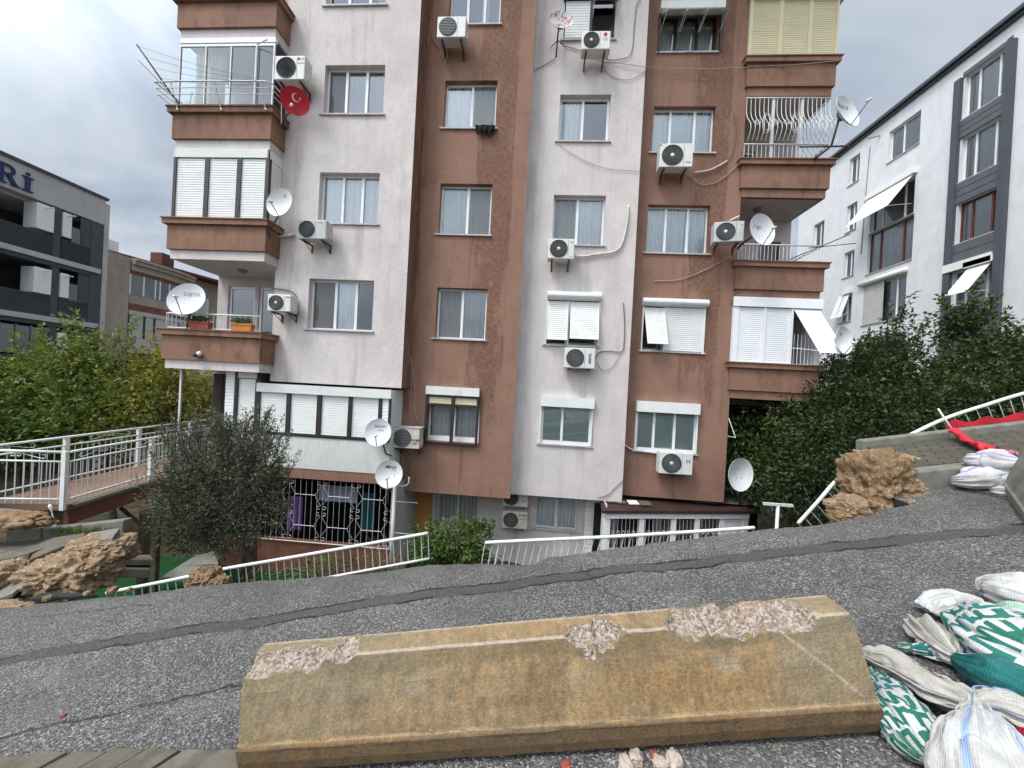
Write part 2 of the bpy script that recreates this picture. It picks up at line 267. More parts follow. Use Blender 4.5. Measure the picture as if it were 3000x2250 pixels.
# ------------------------------------------------------------------ mesh and object helpers
class MB:
    """collects faces in world (or local) coordinates and links them as ONE mesh object"""
    def __init__(s): s.v = []; s.f = []; s.mi = []; s.sm = []; s.uv = None
    def add(s, vs, fs, mi=0, smooth=False):
        b = len(s.v); s.v += [tuple(v) for v in vs]
        for f in fs: s.f.append(tuple(i+b for i in f)); s.mi.append(mi); s.sm.append(smooth)
        return s
    def box(s, x0, x1, y0, y1, z0, z1, mi=0):
        v = [(x, y, z) for z in (z0, z1) for y in (y0, y1) for x in (x0, x1)]
        return s.add(v, [(0, 2, 3, 1), (4, 5, 7, 6), (0, 1, 5, 4), (2, 6, 7, 3), (0, 4, 6, 2), (1, 3, 7, 5)], mi)
    def obox(s, c, ax, ay, az, mi=0):
        c, ax, ay, az = map(Vector, (c, ax, ay, az))
        v = [c+i*ax+j*ay+k*az for k in (-1, 1) for j in (-1, 1) for i in (-1, 1)]
        return s.add(v, [(0, 2, 3, 1), (4, 5, 7, 6), (0, 1, 5, 4), (2, 6, 7, 3), (0, 4, 6, 2), (1, 3, 7, 5)], mi)
    def quad(s, a, b, c, d, mi=0): return s.add([a, b, c, d], [(0, 1, 2, 3)], mi)
    def tube(s, pts, r, n=8, mi=0, closed=False):
        pts = [Vector(p) for p in pts]; N = len(pts); rings = []; up = None
        for i, p in enumerate(pts):
            if closed: d = pts[(i+1) % N]-pts[i-1]
            else: d = pts[min(i+1, N-1)]-pts[max(i-1, 0)]
            d.normalize()
            if up is None: up = Vector((0, 0, 1)) if abs(d.z) < .9 else Vector((0, 1, 0))
            u = (up-d*up.dot(d)); u = u.normalized() if u.length > 1e-5 else d.orthogonal().normalized(); w = d.cross(u); up = u
            rr = r[i] if isinstance(r, (list, tuple)) else r
            rings.append([p+rr*(math.cos(2*math.pi*k/n)*u+math.sin(2*math.pi*k/n)*w) for k in range(n)])
        v = [q for g in rings for q in g]; f = []
        for i in range(N if closed else N-1):
            j = (i+1) % N
            for k in range(n): f.append((i*n+k, i*n+(k+1) % n, j*n+(k+1) % n, j*n+k))
        if not closed: f += [tuple(range(n-1, -1, -1)), tuple((N-1)*n+k for k in range(n))]
        return s.add(v, f, mi, n > 4)
    def bar(s, a, b, w, mi=0): return s.tube([a, b], w*.7, 4, mi)
    def grid(s, fn, nu, nv, mi=0, smooth=True, closed_u=False):
        v = [fn(i/(nu if closed_u else nu-1), j/(nv-1)) for j in range(nv) for i in range(nu)]; f = []
        for j in range(nv-1):
            for i in range(nu if closed_u else nu-1):
                k = (i+1) % nu; f.append((j*nu+i, j*nu+k, (j+1)*nu+k, (j+1)*nu+i))
        return s.add(v, f, mi, smooth)
    def lathe(s, prof, origin, axis, n=24, mi=0, smooth=True):
        o = Vector(origin); a = Vector(axis).normalized(); u = a.orthogonal().normalized(); w = a.cross(u); v = []; f = []
        for (r, h) in prof:
            for k in range(n):
                t = 2*math.pi*k/n; v.append(o+a*h+r*(math.cos(t)*u+math.sin(t)*w))
        for i in range(len(prof)-1):
            for k in range(n): f.append((i*n+k, i*n+(k+1) % n, (i+1)*n+(k+1) % n, (i+1)*n+k))
        return s.add(v, f, mi, smooth)
    def prism(s, poly, fr, depth, mi=0):
        """poly: 2-D outline; fr(u, v, w) -> point, w runs 0..depth"""
        n = len(poly); v = [fr(a, b, 0) for a, b in poly]+[fr(a, b, depth) for a, b in poly]
        f = [tuple(range(n)), tuple(range(2*n-1, n-1, -1))]+[(i, i+n, (i+1) % n+n, (i+1) % n) for i in range(n)]
        return s.add(v, f, mi)
    def slats(s, x0, x1, z0, z1, fr, pitch=.06, d=.010, mi=0):
        """roller shutter curtain; fr(x, out, z) -> point"""
        n = max(2, round((z1-z0)/pitch)); p = (z1-z0)/n; rows = []
        for i in range(n):
            z = z0+i*p; rows += [(z, 0), (z+.16*p, d), (z+.84*p, d*.75)]
        rows.append((z1, 0)); v = []
        for z, o in rows: v += [fr(x0, o, z), fr(x1, o, z)]
        return s.add(v, [(2*i, 2*i+1, 2*i+3, 2*i+2) for i in range(len(rows)-1)], mi)
    def xf(s, mat, start=0):
        for i in range(start, len(s.v)): s.v[i] = tuple(mat @ Vector(s.v[i]))
        return s
    def build(s, name, mats, parent=None, bevel=0.0, org=None):
        """vertices in world coordinates when the root is unrotated: the root's location is subtracted"""
        o = Vector((0, 0, 0))
        if org is not None: o = Vector(org)
        elif parent is not None:
            r = parent
            while r.parent: r = r.parent
            o = Vector(r.location) if not r.get('_local') else o
        me = bpy.data.meshes.new(name)
        me.from_pydata([(x-o.x, y-o.y, z-o.z) for x, y, z in s.v], [], s.f)
        if not isinstance(mats, (list, tuple)): mats = [mats]
        for m in mats: me.materials.append(m)
        me.polygons.foreach_set('material_index', s.mi); me.polygons.foreach_set('use_smooth', s.sm)
        if s.uv is not None:
            ul = me.uv_layers.new(name='UVMap'); li = np.empty(len(me.loops), dtype=np.int32); me.loops.foreach_get('vertex_index', li)
            ul.data.foreach_set('uv', np.asarray(s.uv, dtype=np.float32)[li].ravel())
        me.update()
        ob = bpy.data.objects.new(name, me); COL.objects.link(ob)
        if parent is not None: ob.parent = parent
        elif org is not None: ob.location = o
        if bevel:
            b = ob.modifiers.new('bevel', 'BEVEL'); b.width = bevel; b.segments = 2; b.limit_method = 'ANGLE'; b.angle_limit = math.radians(40)
        return ob
def tag(o, label=None, cat=None, group=None, kind=None):
    if label: o['label'] = label
    if cat: o['category'] = cat
    if group: o['group'] = group
    if kind: o['kind'] = kind
    return o
def thing(name, label, cat, loc, group=None, local=False, rot=None):
    o = bpy.data.objects.new(name, None); COL.objects.link(o); o.location = loc; o.empty_display_size = .2
    if rot is not None: o.rotation_euler = rot
    if local: o['_local'] = 1
    return tag(o, label, cat, group)
def struct(ob, label): return tag(ob, label, None, None, 'structure')
_tcache = {}
def text_geo(body, size):
    if (body, size) not in _tcache:
        cu = bpy.data.curves.new('lettering', 'FONT'); cu.body = body; cu.size = size; cu.align_x = 'CENTER'; cu.align_y = 'CENTER'; cu.resolution_u = 2; cu.offset = size*.018
        ob = bpy.data.objects.new('lettering', cu); COL.objects.link(ob)
        dg = bpy.context.evaluated_depsgraph_get(); me = bpy.data.meshes.new_from_object(ob.evaluated_get(dg))
        _tcache[body, size] = ([tuple(v.co) for v in me.vertices], [tuple(p.vertices) for p in me.polygons])
        bpy.data.objects.remove(ob); bpy.data.curves.remove(cu); bpy.data.meshes.remove(me)
    return _tcache[body, size]
def letters(mb, body, size, fr, mi=0):
    v, f = text_geo(body, size); mb.add([fr(x, y) for x, y, z in v], f, mi); return mb
def sagpts(a, b, sag, n=14):
    a, b = Vector(a), Vector(b)
    return [a.lerp(b, t/n)-Vector((0, 0, sag*4*(t/n)*(1-t/n))) for t in range(n+1)]
def catmull(pts, n=6):
    pts = [np.array(p, float) for p in pts]; out = []
    for i in range(len(pts)-1):
        p0, p1, p2, p3 = pts[max(i-1, 0)], pts[i], pts[i+1], pts[min(i+2, len(pts)-1)]
        for k in range(n):
            t = k/n; out.append(.5*(2*p1+(p2-p0)*t+(2*p0-5*p1+4*p2-p3)*t*t+(3*p1-p0-3*p2+p3)*t**3))
    out.append(pts[-1]); return out
def wall_grid(mb, x0, x1, z0, z1, holes, fr, reveal=.12, mi=0, rmi=0, step=None):
    """wall sheet with openings; fr(x, d, z) -> point, d = depth into the wall"""
    xs = sorted({x0, x1, *[h[0] for h in holes], *[h[1] for h in holes]}); zs = sorted({z0, z1, *[h[2] for h in holes], *[h[3] for h in holes]})
    xs = [x for x in xs if x0 <= x <= x1]; zs = [z for z in zs if z0 <= z <= z1]
    for i in range(len(xs)-1):
        for j in range(len(zs)-1):
            cx, cz = (xs[i]+xs[i+1])/2, (zs[j]+zs[j+1])/2
            if any(h[0] < cx < h[1] and h[2] < cz < h[3] for h in holes): continue
            mb.quad(fr(xs[i], 0, zs[j]), fr(xs[i+1], 0, zs[j]), fr(xs[i+1], 0, zs[j+1]), fr(xs[i], 0, zs[j+1]), mi)
    for a, b, c, d in holes:
        d = min(d, z1)
        mb.quad(fr(a, 0, c), fr(a, 0, d), fr(a, reveal, d), fr(a, reveal, c), rmi); mb.quad(fr(b, 0, d), fr(b, 0, c), fr(b, reveal, c), fr(b, reveal, d), rmi)
        mb.quad(fr(a, 0, c), fr(a, reveal, c), fr(b, reveal, c), fr(b, 0, c), rmi); mb.quad(fr(a, 0, d), fr(b, 0, d), fr(b, reveal, d), fr(a, reveal, d), rmi)

def window(bld, x0, x1, z0, z1, fr, splits=(.5,), frame='pvc', glass='glass', screen=None, curtain='curtain', cur_rng=(0, 1), sill=True, reveal=.12, fw=.055, bottom=None, sill_ext=(.09, .05), fold=9, back=.09, amp=1.0):
    """window part (frame) with sub-parts pane / curtain / window_sill; fr(x, d, z), d into the wall"""
    mb = MB()
    def fbox(a, b, c, d, y0=reveal-.005, y1=reveal+.05, mi=0):
        v = [fr(x, y, z) for z in (c, d) for y in (y0, y1) for x in (a, b)]
        mb.add(v, [(0, 2, 3, 1), (4, 5, 7, 6), (0, 1, 5, 4), (2, 6, 7, 3), (0, 4, 6, 2), (1, 3, 7, 5)], mi)
    bt = bottom or fw
    fbox(x0+.002, x0+fw, z0+.002, z1-.002); fbox(x1-fw, x1-.002, z0+.002, z1-.002); fbox(x0+fw, x1-fw, z0+.002, z0+bt, reveal-.008); fbox(x0+fw, x1-fw, z1-fw, z1-.002, reveal-.008)
    xs = [x0]+[x0+(x1-x0)*s for s in splits]+[x1]
    for x in xs[1:-1]: fbox(x-.035, x+.035, z0+bt, z1-fw, reveal-.012, reveal+.045)
    w = mb.build('window', M[frame], bld)
    for i in range(len(xs)-1):
        a, b = xs[i]+.03, xs[i+1]-.03
        p = MB(); y = reveal+.02+.003*i
        p.quad(fr(a, y, z0+.03), fr(b, y, z0+.03), fr(b, y, z1-.03), fr(a, y, z1-.03)); p.build('pane', M[glass], w)
        if screen == i:
            p = MB(); y = reveal+.008
            p.quad(fr(a+.03, y, z0+.05), fr(b-.03, y, z0+.05), fr(b-.03, y, z1-.05), fr(a+.03, y, z1-.05)); p.build('fly_screen', M['net'], w)
    if curtain:
        p = MB(); a, b = x0+(x1-x0)*cur_rng[0], x0+(x1-x0)*cur_rng[1]; ph = random.random()*6; n = max(6, int(fold*(b-a)/.6)*4)
        def cf(u, v):
            x = a+(b-a)*u; d = reveal+back+amp*(.022*math.sin(u*(b-a)*fold*6+ph)+.016*math.sin(u*(b-a)*fold*2.3+2*ph))
            return fr(x, d, z0-.02+(z1-z0)*v)
        p.grid(cf, n+1, 4); p.build('curtain', M[curtain], w)
    if sill:
        p = MB(); e, o = sill_ext
        v = [fr(x, y, z) for z in (z0-.035, z0+.004) for y in (-o, reveal) for x in (x0-e, x1+e*.7)]
        p.add(v, [(0, 2, 3, 1), (4, 5, 7, 6), (0, 1, 5, 4), (2, 6, 7, 3), (0, 4, 6, 2), (1, 3, 7, 5)]); p.build('window_sill', M['sill'], w)
    return w

def roller_box(x0, x1, z0, z1, Y, proj, parent, mat='shutter', round_=False):
    mb = MB()
    if round_:
        n = 9; pr = [(0, z0)]+[(-proj*math.sin(math.pi*(k/n)) if 0 < k < n else 0, z0+(z1-z0)*(1-math.cos(math.pi*k/n))/2) for k in range(n+1)]
        v = [(x, Y+d, z) for x in (x0, x1) for d, z in pr]; m = len(pr)
        mb.add(v, [(i, i+1, m+i+1, m+i) for i in range(m-1)]+[tuple(range(m-1, -1, -1)), tuple(range(m, 2*m))], 0)
    else:
        n = max(2, round((x1-x0)/.045)); xs = []
        for i in range(n):
            a = x0+(x1-x0)*i/n; w = (x1-x0)/n; xs += [(a, 0), (a+w*.2, .006), (a+w*.8, .006)]
        xs.append((x1, 0)); v = []
        for x, d in xs: v += [(x, Y-proj-d, z0), (x, Y-proj-d, z1)]
        mb.add(v, [(2*i, 2*i+2, 2*i+3, 2*i+1) for i in range(len(xs)-1)])
        mb.quad((x0, Y-proj, z0), (x0, Y, z0), (x1, Y, z0), (x1, Y-proj, z0)); mb.quad((x0, Y-proj, z1), (x1, Y-proj, z1), (x1, Y, z1), (x0, Y, z1))
        mb.quad((x0, Y-proj, z0), (x0, Y-proj, z1), (x0, Y, z1), (x0, Y, z0)); mb.quad((x1, Y-proj, z0), (x1, Y, z0), (x1, Y, z1), (x1, Y-proj, z1))
    return mb.build('shutter_box', M[mat], parent)
def slat_panel(x0, x1, z0, z1, Y, parent, mat='shutter', tilt=0.0, frame='shutter', name='slat_curtain', pitch=.058, edge=.03, skew=0.0):
    """one roller shutter curtain hinged at its top by tilt radians"""
    ct, st = math.cos(tilt), math.sin(tilt)
    def fr(x, o, z):
        l = z1-z; return Vector((x+skew*st*l, Y-st*l-o*ct, z1-ct*l-o*st*0))
    mb = MB(); mb.slats(x0+edge, x1-edge, z0, z1, fr, pitch)
    for a, b in ((x0, x0+edge), (x1-edge, x1)):
        v = [fr(x, o, z) for z in (z0, z1) for o in (-.008, .014) for x in (a, b)]
        mb.add(v, [(0, 2, 3, 1), (4, 5, 7, 6), (0, 1, 5, 4), (2, 6, 7, 3), (0, 4, 6, 2), (1, 3, 7, 5)], 1)
    if tilt:
        v = [fr(x, o, z) for z in (z0-.03, z0) for o in (-.008, .014) for x in (x0, x1)]
        mb.add(v, [(0, 2, 3, 1), (4, 5, 7, 6), (0, 1, 5, 4), (2, 6, 7, 3), (0, 4, 6, 2), (1, 3, 7, 5)], 1)
        ang = .5
        for x in (x0, x1):
            if tilt > .35: mb.bar(fr(x, 0, z0+.03), (x, Y, z1-(z1-z0)*.75-.25*(z1-z0)*(tilt > .9)), .012, 1)
    return mb.build(name, [M[mat], M[frame]], parent)

# ------------------------------------------------------------------ air conditioners and dishes
def air_con(px0, px1, py0, py1, Yf, label, guard='acgrey', logo=None, turn=0.0, hub=True, tall=.0, mat='ac', depth=.32, brackets=True, louvre=False, legs=.0, cap=False):
    """px0..py1: the casing's front face in the photograph, Yf: distance of that face"""
    c = P((px0+px1)/2, (py0+py1)/2, Yf); w = (px1-px0)/F_PX*Yf*.99; h = (py1-py0)/F_PX*Yf*.96
    if turn: w /= math.cos(turn)
    o = thing('air_conditioner', label, 'air conditioner', (c.x, c.y, c.z-h/2), 'outdoor air conditioning units on the facade', True, (0, 0, turn))
    b = MB().box(-w/2, w/2, 0, depth, 0, h).build('casing', M[mat], o, .018)
    fx, fz, fr_ = -w/2+h*.52, h*.5, h*.41
    mb = MB(); mb.lathe([(.001, .0), (fr_, .0), (fr_, .012), (fr_*1.06, .012), (fr_*1.06, -.006)], (fx, -.004, fz), (0, -1, 0), 32, 0, False); g = None
    grd = mb.build('fan_grille', [M['acdark']], o)
    mb = MB(); nr = 9 if not louvre else 0
    for k in range(1, nr):
        r = fr_*k/nr; mb.tube([(fx+r*math.cos(a), -.014, fz+r*math.sin(a)) for a in [i*2*math.pi/28 for i in range(28)]], .0042, 4, 0, True)
    for k in range(18 if not louvre else 0):
        a = 2*math.pi*k/18; mb.bar((fx+.1*fr_*math.cos(a), -.013, fz+.1*fr_*math.sin(a)), (fx+fr_*math.cos(a+.35), -.013, fz+fr_*math.sin(a+.35)), .006)
    if louvre:
        for k in range(-5, 6):
            zz = fr_*k/5.6; xx = math.sqrt(max(0, fr_**2-zz**2)); mb.box(fx-xx, fx+xx, -.022, -.012, fz+zz-.010, fz+zz+.010)
    mb.build('guard', M[guard], grd)
    if hub: MB().lathe([(.001, .022), (fr_*.17, .022), (fr_*.2, .012)], (fx, 0, fz), (0, -1, 0), 14).build('hub', M['ac'], grd)
    px_ = fx+fr_*1.15
    if w/2-px_ > .08:
        mb = MB().box(px_-.004, px_+.004, -.003, .001, .03, h-.03, 0); mb.build('panel_seam', M['acgrey'], o)
    if logo:
        mb = MB()
        for (txt, size, u, v, mi, rot) in logo:
            cr, sr = math.cos(rot), math.sin(rot); cx = px_+(w/2-px_)*u if u is not None else 0; cz = h*v
            if txt == 'o': mb.lathe([(.001, .0), (size, .0)], (cx, -.006, cz), (0, -1, 0), 16, mi, False)
            elif txt == '=': mb.box(cx-size, cx+size, -.006, -.004, cz-size*.25, cz+size*.25, mi)
            else: letters(mb, txt, size, lambda x, y: (cx+x*cr-y*sr, -.006, cz+x*sr+y*cr), mi)
        mb.build('logo', [M['ink'], M['inkred'], M['inkblue'], M['inkgrey']], o)
    if cap: MB().box(-w/2-.01, w/2+.03, -.02, depth+.01, h+.001, h+.02).build('top_cover', M['sill'], o)
    if brackets:
        for sx in (-.33, .33):
            mb = MB(); x = sx*w; mb.box(x-.02, x+.02, .03, depth+.16, -.04, -.004); mb.box(x-.02, x+.02, depth+.12, depth+.16, -.22, -.04); mb.bar((x, .10, -.04), (x, depth+.13, -.19), .018)
            mb.build('bracket', M['steel'], o)
    if legs:
        for sx in (-.33, .33): MB().box(sx*w-.025, sx*w+.025, .02, depth, -.05, -.003).build('foot', M['steel'], o)
    mb = MB().box(w/2+.001, w/2+.03, depth*.35, depth*.85, h*.12, h*.45); mb.build('valve_cover', M[mat], o, .01)
    return o
def dish(px, py, Y, dia_px, yaw, pitch, label, mat='dish', marks=None, arm=True, mount=None, squash=.92, lnb='ac', armlen=.75, armdir=-1, curved=.16, rad=None):
    """boresight points to the viewer (-Y) turned by yaw to the right and pitch upward"""
    c = P(px, py, Y); R = rad or dia_px/F_PX*Y/2
    rot = Matrix.Rotation(yaw, 4, 'Z') @ Matrix.Rotation(-pitch, 4, 'X')
    o = thing('satellite_dish', label, 'satellite dish', c, 'satellite dishes on the facade', True, rot.to_euler())
    mb = MB(); n = 40; prof = [(R*t, -R*curved*2*(t*t)) for t in (0.02, .25, .45, .65, .82, .94, 1.0)]
    prof = prof+[(R*1.015, -R*curved*2-.006), (R*1.0, -R*curved*2+.012)]+[(R*t, -R*curved*2*t*t+.014) for t in (.8, .5, .2, .02)]
    for r, y in prof:
        for k in range(n):
            a = 2*math.pi*k/n; mb.v.append((r*squash*math.cos(a), y, r*math.sin(a)))
    for i in range(len(prof)-1):
        for k in range(n): mb.f.append((i*n+k, i*n+(k+1) % n, (i+1)*n+(k+1) % n, (i+1)*n+k)); mb.mi.append(0); mb.sm.append(True)
    refl = mb.build('reflector', M[mat], o)
    dz = lambda x, z: -R*curved*2*((x/squash)**2+z*z)/(R*R)-.004
    if marks:
        for (txt, size, u, v, mi) in marks:
            mb = MB(); x0, z0 = u*R, v*R
            if txt == 'o':
                for r0 in (size*R,):
                    mb.grid(lambda a, b: (x0+r0*b*math.cos(a*2*math.pi), dz(x0+r0*b*math.cos(a*2*math.pi), z0+r0*b*math.sin(a*2*math.pi)), z0+r0*b*math.sin(a*2*math.pi)), 24, 3, mi)
            elif txt == 'crescent':
                r0 = size*R; outer = [(r0*math.cos(a), r0*math.sin(a)) for a in np.linspace(.62, 2*math.pi-.62, 30)]
                inner = [(r0*.25+r0*.80*math.cos(a), r0*.80*math.sin(a)) for a in np.linspace(2*math.pi-.8, .8, 30)]
                K = 30
                vv = [(x0+x, dz(x0+x, z0+z), z0+z) for x, z in outer]+[(x0+x, dz(x0+x, z0+z), z0+z) for x, z in inner]
                mb.add(vv, [(i, i+1, 2*K-2-i, 2*K-1-i) for i in range(K-1)], mi)
            elif txt == 'star':
                r0 = size*R; pts = [(r0*(1 if i % 2 == 0 else .4)*math.cos(math.pi+i*math.pi/5), r0*(1 if i % 2 == 0 else .4)*math.sin(math.pi+i*math.pi/5)) for i in range(10)]
                vv = [(x0, dz(x0, z0), z0)]+[(x0+x, dz(x0+x, z0+z), z0+z) for x, z in pts]
                mb.add(vv, [(0, 1+i, 1+(i+1) % 10) for i in range(10)], mi)
            elif txt == 'dash': mb.add([(x0+sx*size*R, dz(x0, z0), z0+sz*.03*R) for sx, sz in ((-1, -1), (1, -1), (1, 1), (-1, 1))], [(0, 1, 2, 3)], mi)
            elif txt == 'streak': mb.add([(x0+sx*.012*R, dz(x0, z0+sz*size*R), z0+sz*size*R) for sx, sz in ((-1, -1), (1, -1), (1, 1), (-1, 1))], [(0, 1, 2, 3)], mi)
            else: letters(mb, txt, size*R, lambda x, y: (x0+x, dz(x0+x, z0+y), z0+y), mi)
            mb.build('dish_marking', [M['ink'], M['inkblue'], M['inkgrey'], M['inkorange'], M['white'], M['inkred']], refl)
    if arm:
        base = Vector((0, -R*curved*2+.01, armdir*R*.97)); tip = Vector((0, -R*armlen*1.35, armdir*R*.30))
        mb = MB().tube([base, tip], .011, 6); mb.build('feed_arm', M['steel'], o)
        mb = MB().lathe([(.002, -.05), (.028, -.05), (.028, .02), (.034, .03), (.034, .06), (.002, .06)], tip, (Vector((0, 0, 0))-tip), 12)
        mb.build('feed_horn', M[lnb], o)
    mb = MB().box(-.07, .07, .014, .07, -.1, .1); mb.build('back_bracket', M['steel'], o)
    if mount:
        inv = (Matrix.Translation(c) @ rot).inverted(); mb = MB()
        for pts, r in mount:
            pts = [c+rot.to_3x3() @ Vector((0, .05, 0)) if p is None else p for p in pts]; mb.tube(pts, r, 8)
        mb.xf(inv); mb.build('mounting_pole', M['steel'], o)
    return o

# ------------------------------------------------------------------ foliage
def leaf_arrays(C, D, per, spread, ll, lw, droop=.25, tintf=None, jitter=.8):
    """C, D: cluster centres and directions (N,3) -> verts, tris, tint per vertex"""
    N = len(C)*per
    c = np.repeat(C, per, 0); d = np.repeat(D, per, 0)
    p = c+RNG.normal(0, spread, (N, 3))
    ax = d+RNG.normal(0, jitter, (N, 3)); ax[:, 2] -= droop; ax /= np.linalg.norm(ax, axis=1, keepdims=True)+1e-9
    h = RNG.normal(0, 1, (N, 3)); h[:, 2] += .9; sd = np.cross(ax, h); sd /= np.linalg.norm(sd, axis=1, keepdims=True)+1e-9
    nr = np.cross(sd, ax); L = ll*RNG.uniform(.6, 1.25, (N, 1)); Wd = lw*RNG.uniform(.7, 1.2, (N, 1))
    v = np.empty((N, 4, 3)); v[:, 0] = p; v[:, 1] = p+ax*L*.45+sd*Wd+nr*Wd*.35; v[:, 2] = p+ax*L-nr*L*.12; v[:, 3] = p+ax*L*.45-sd*Wd+nr*Wd*.35
    tb = np.repeat(RNG.uniform(0, 1, len(C)), per) if tintf is None else np.repeat(tintf(C), per)
    t = np.clip(tb*.65+RNG.uniform(0, .35, N)+(RNG.random(N) < .03)*.35, 0, 1)
    return v.reshape(-1, 3), np.repeat(t, 4)
def leaf_mesh(name, parts, mat, parent, org):
    V = np.concatenate([p[0] for p in parts])-np.array(org); T = np.concatenate([p[1] for p in parts]); n = len(V)//4
    base = np.arange(n)[:, None]*4; tris = np.concatenate([base+np.array([[0, 1, 2]]), base+np.array([[0, 2, 3]])], 1).reshape(-1)
    me = bpy.data.meshes.new(name); me.vertices.add(len(V)); me.vertices.foreach_set('co', V.astype(np.float32).ravel())
    me.loops.add(len(tris)); me.loops.foreach_set('vertex_index', tris.astype(np.int32))
    me.polygons.add(len(tris)//3); me.polygons.foreach_set('loop_start', np.arange(0, len(tris), 3, dtype=np.int32))
    me.update(calc_edges=True)
    a = me.attributes.new('tint', 'FLOAT', 'POINT'); a.data.foreach_set('value', T.astype(np.float32))
    me.materials.append(mat); ob = bpy.data.objects.new(name, me); COL.objects.link(ob); ob.parent = parent; return ob
def crown_points(blobs, n, hollow=.45, gap=.0, seed=1, gs=1.1):
    """blobs: (cx,cy,cz,rx,ry,rz); cluster centres near the surface of the union, with noise gaps"""
    out = []; dirs = []; B = np.array(blobs, float); vol = (B[:, 3]*B[:, 4]*B[:, 5])**(2/3); vol /= vol.sum()
    while len(out) < n:
        b = B[RNG.choice(len(B), p=vol)]; d = RNG.normal(0, 1, 3); d /= np.linalg.norm(d)
        r = (hollow**3+(1-hollow**3)*RNG.random())**(1/3); q = b[:3]+d*b[3:]*r*(1+.14*RNG.normal())
        g = noise.noise(Vector(q*gs)+Vector((seed*7.3, seed*3.1, 0)))
        if g < gap-.25 and RNG.random() < .85: continue
        out.append(q); dirs.append(d)
    return np.array(out), np.array(dirs)
def tree(name, label, base, blobs, n, per, ll, lw, mat, trunk_r=.08, group=None, cat='tree', shoots=0, seed=1, spread=.10, tintf=None, gap=.0, hollow=.45, droop=.25, shoot_len=.7, bark='bark', stems=1, gs=1.1):
    o = thing(name, label, cat, base, group)
    C, D = crown_points(blobs, n, hollow, gap, seed, gs); parts = [leaf_arrays(C, D, per, spread, ll, lw, droop, tintf)]
    limbs = MB(); b = Vector(base); rnd = random.Random(seed)
    ctr = Vector(np.mean([x[:3] for x in blobs], axis=0))
    lowz = min(x[2]-x[5]*.4 for x in blobs)
    fork = Vector((b.x*.7+ctr.x*.3, b.y*.7+ctr.y*.3, max(b.z+.3, min(lowz+.2, ctr.z))))
    for s in range(stems):
        j = Vector((rnd.uniform(-.15, .15), rnd.uniform(-.15, .15), 0))*(stems > 1)
        limbs.tube(catmull([b+j*.5, b.lerp(fork, .5)+Vector((rnd.uniform(-.06, .06), rnd.uniform(-.06, .06), 0))+j, fork+j], 4), [trunk_r*(1-.35*i/8) for i in range(9)], 8)
    for x in blobs:
        e = Vector(x[:3])
        for q in range(3):
            t = e+Vector((rnd.uniform(-.6, .6)*x[3], rnd.uniform(-.6, .6)*x[4], rnd.uniform(0, .75)*x[5])); mid = fork.lerp(t, .5)+Vector((rnd.uniform(-.12, .12), rnd.uniform(-.12, .12), .12))
            limbs.tube(catmull([fork, mid, t], 4), [trunk_r*.55*(1-.8*i/8)+.004 for i in range(9)], 6)
    if shoots:
        sc, sd = [], []
        for k in range(shoots):
            x = blobs[rnd.randrange(len(blobs))]; a = rnd.uniform(0, 2*math.pi); q = Vector((x[0]+math.cos(a)*x[3]*rnd.uniform(.2, .95), x[1]+math.sin(a)*x[4]*rnd.uniform(.2, .95), x[2]+x[5]*rnd.uniform(.35, .85)))
            dr = Vector((math.cos(a)*.35, math.sin(a)*.35, 1)).normalized(); L = shoot_len*rnd.uniform(.5, 1.2)
            limbs.tube([q, q+dr*L*.5, q+dr*L], [.008, .006, .003], 4)
            for t in np.linspace(.1, 1, 9): sc.append(q+dr*L*t); sd.append(dr*.6)
        parts.append(leaf_arrays(np.array(sc), np.array(sd), max(3, per//3), spread*.35, ll, lw, droop*.5, tintf))
    limbs.build('trunk', M[bark], o); leaf_mesh('crown', parts, M[mat], o, base); return o
def rock_mesh(c, size, seed, sub=5, amp=.28, freq=1.6, mat=None, name='soil_clod', rot=0.0, flat=None, ridged=False):
    import bmesh
    bm = bmesh.new(); bmesh.ops.create_icosphere(bm, subdivisions=sub, radius=1.0); off = Vector((seed*5.1, seed*2.7, seed*9.3)); ms = (size[0]*size[1]*size[2])**(1/3); an = Vector((size[0]/ms, size[1]/ms, size[2]/ms))
    for v in bm.verts:
        d = v.co.normalized(); k = max(abs(d.x), abs(d.y), abs(d.z)); q = d*(1/k)**.45
        e = Vector((d.x*an.x, d.y*an.y, d.z*an.z))
        f = noise.fractal(e*freq+off, .9, 2.1, 6)*amp-abs(noise.noise(e*freq*2.0+off))*amp*.7+noise.cell(e*freq*3.1+off+Vector((.3, .3, .3))*noise.noise(e*4))*amp*.16
        f += (noise.noise(e*freq*6+off)*.5+noise.noise(e*freq*13+off)*.3)*amp*.6
        q = q*(1+f); v.co = Vector((q.x*size[0], q.y*size[1], q.z*size[2]))
        if flat is not None and v.co.z < flat: v.co.z = flat+.02*(v.co.z-flat)
    R = Matrix.Rotation(rot, 3, 'Z')
    for v in bm.verts: v.co = R @ v.co
    me = bpy.data.meshes.new(name); bm.to_mesh(me); bm.free(); me.materials.append(mat)
    for p in me.polygons: p.use_smooth = sub >= 5
    ob = bpy.data.objects.new(name, me); COL.objects.link(ob); ob.location = c; return ob
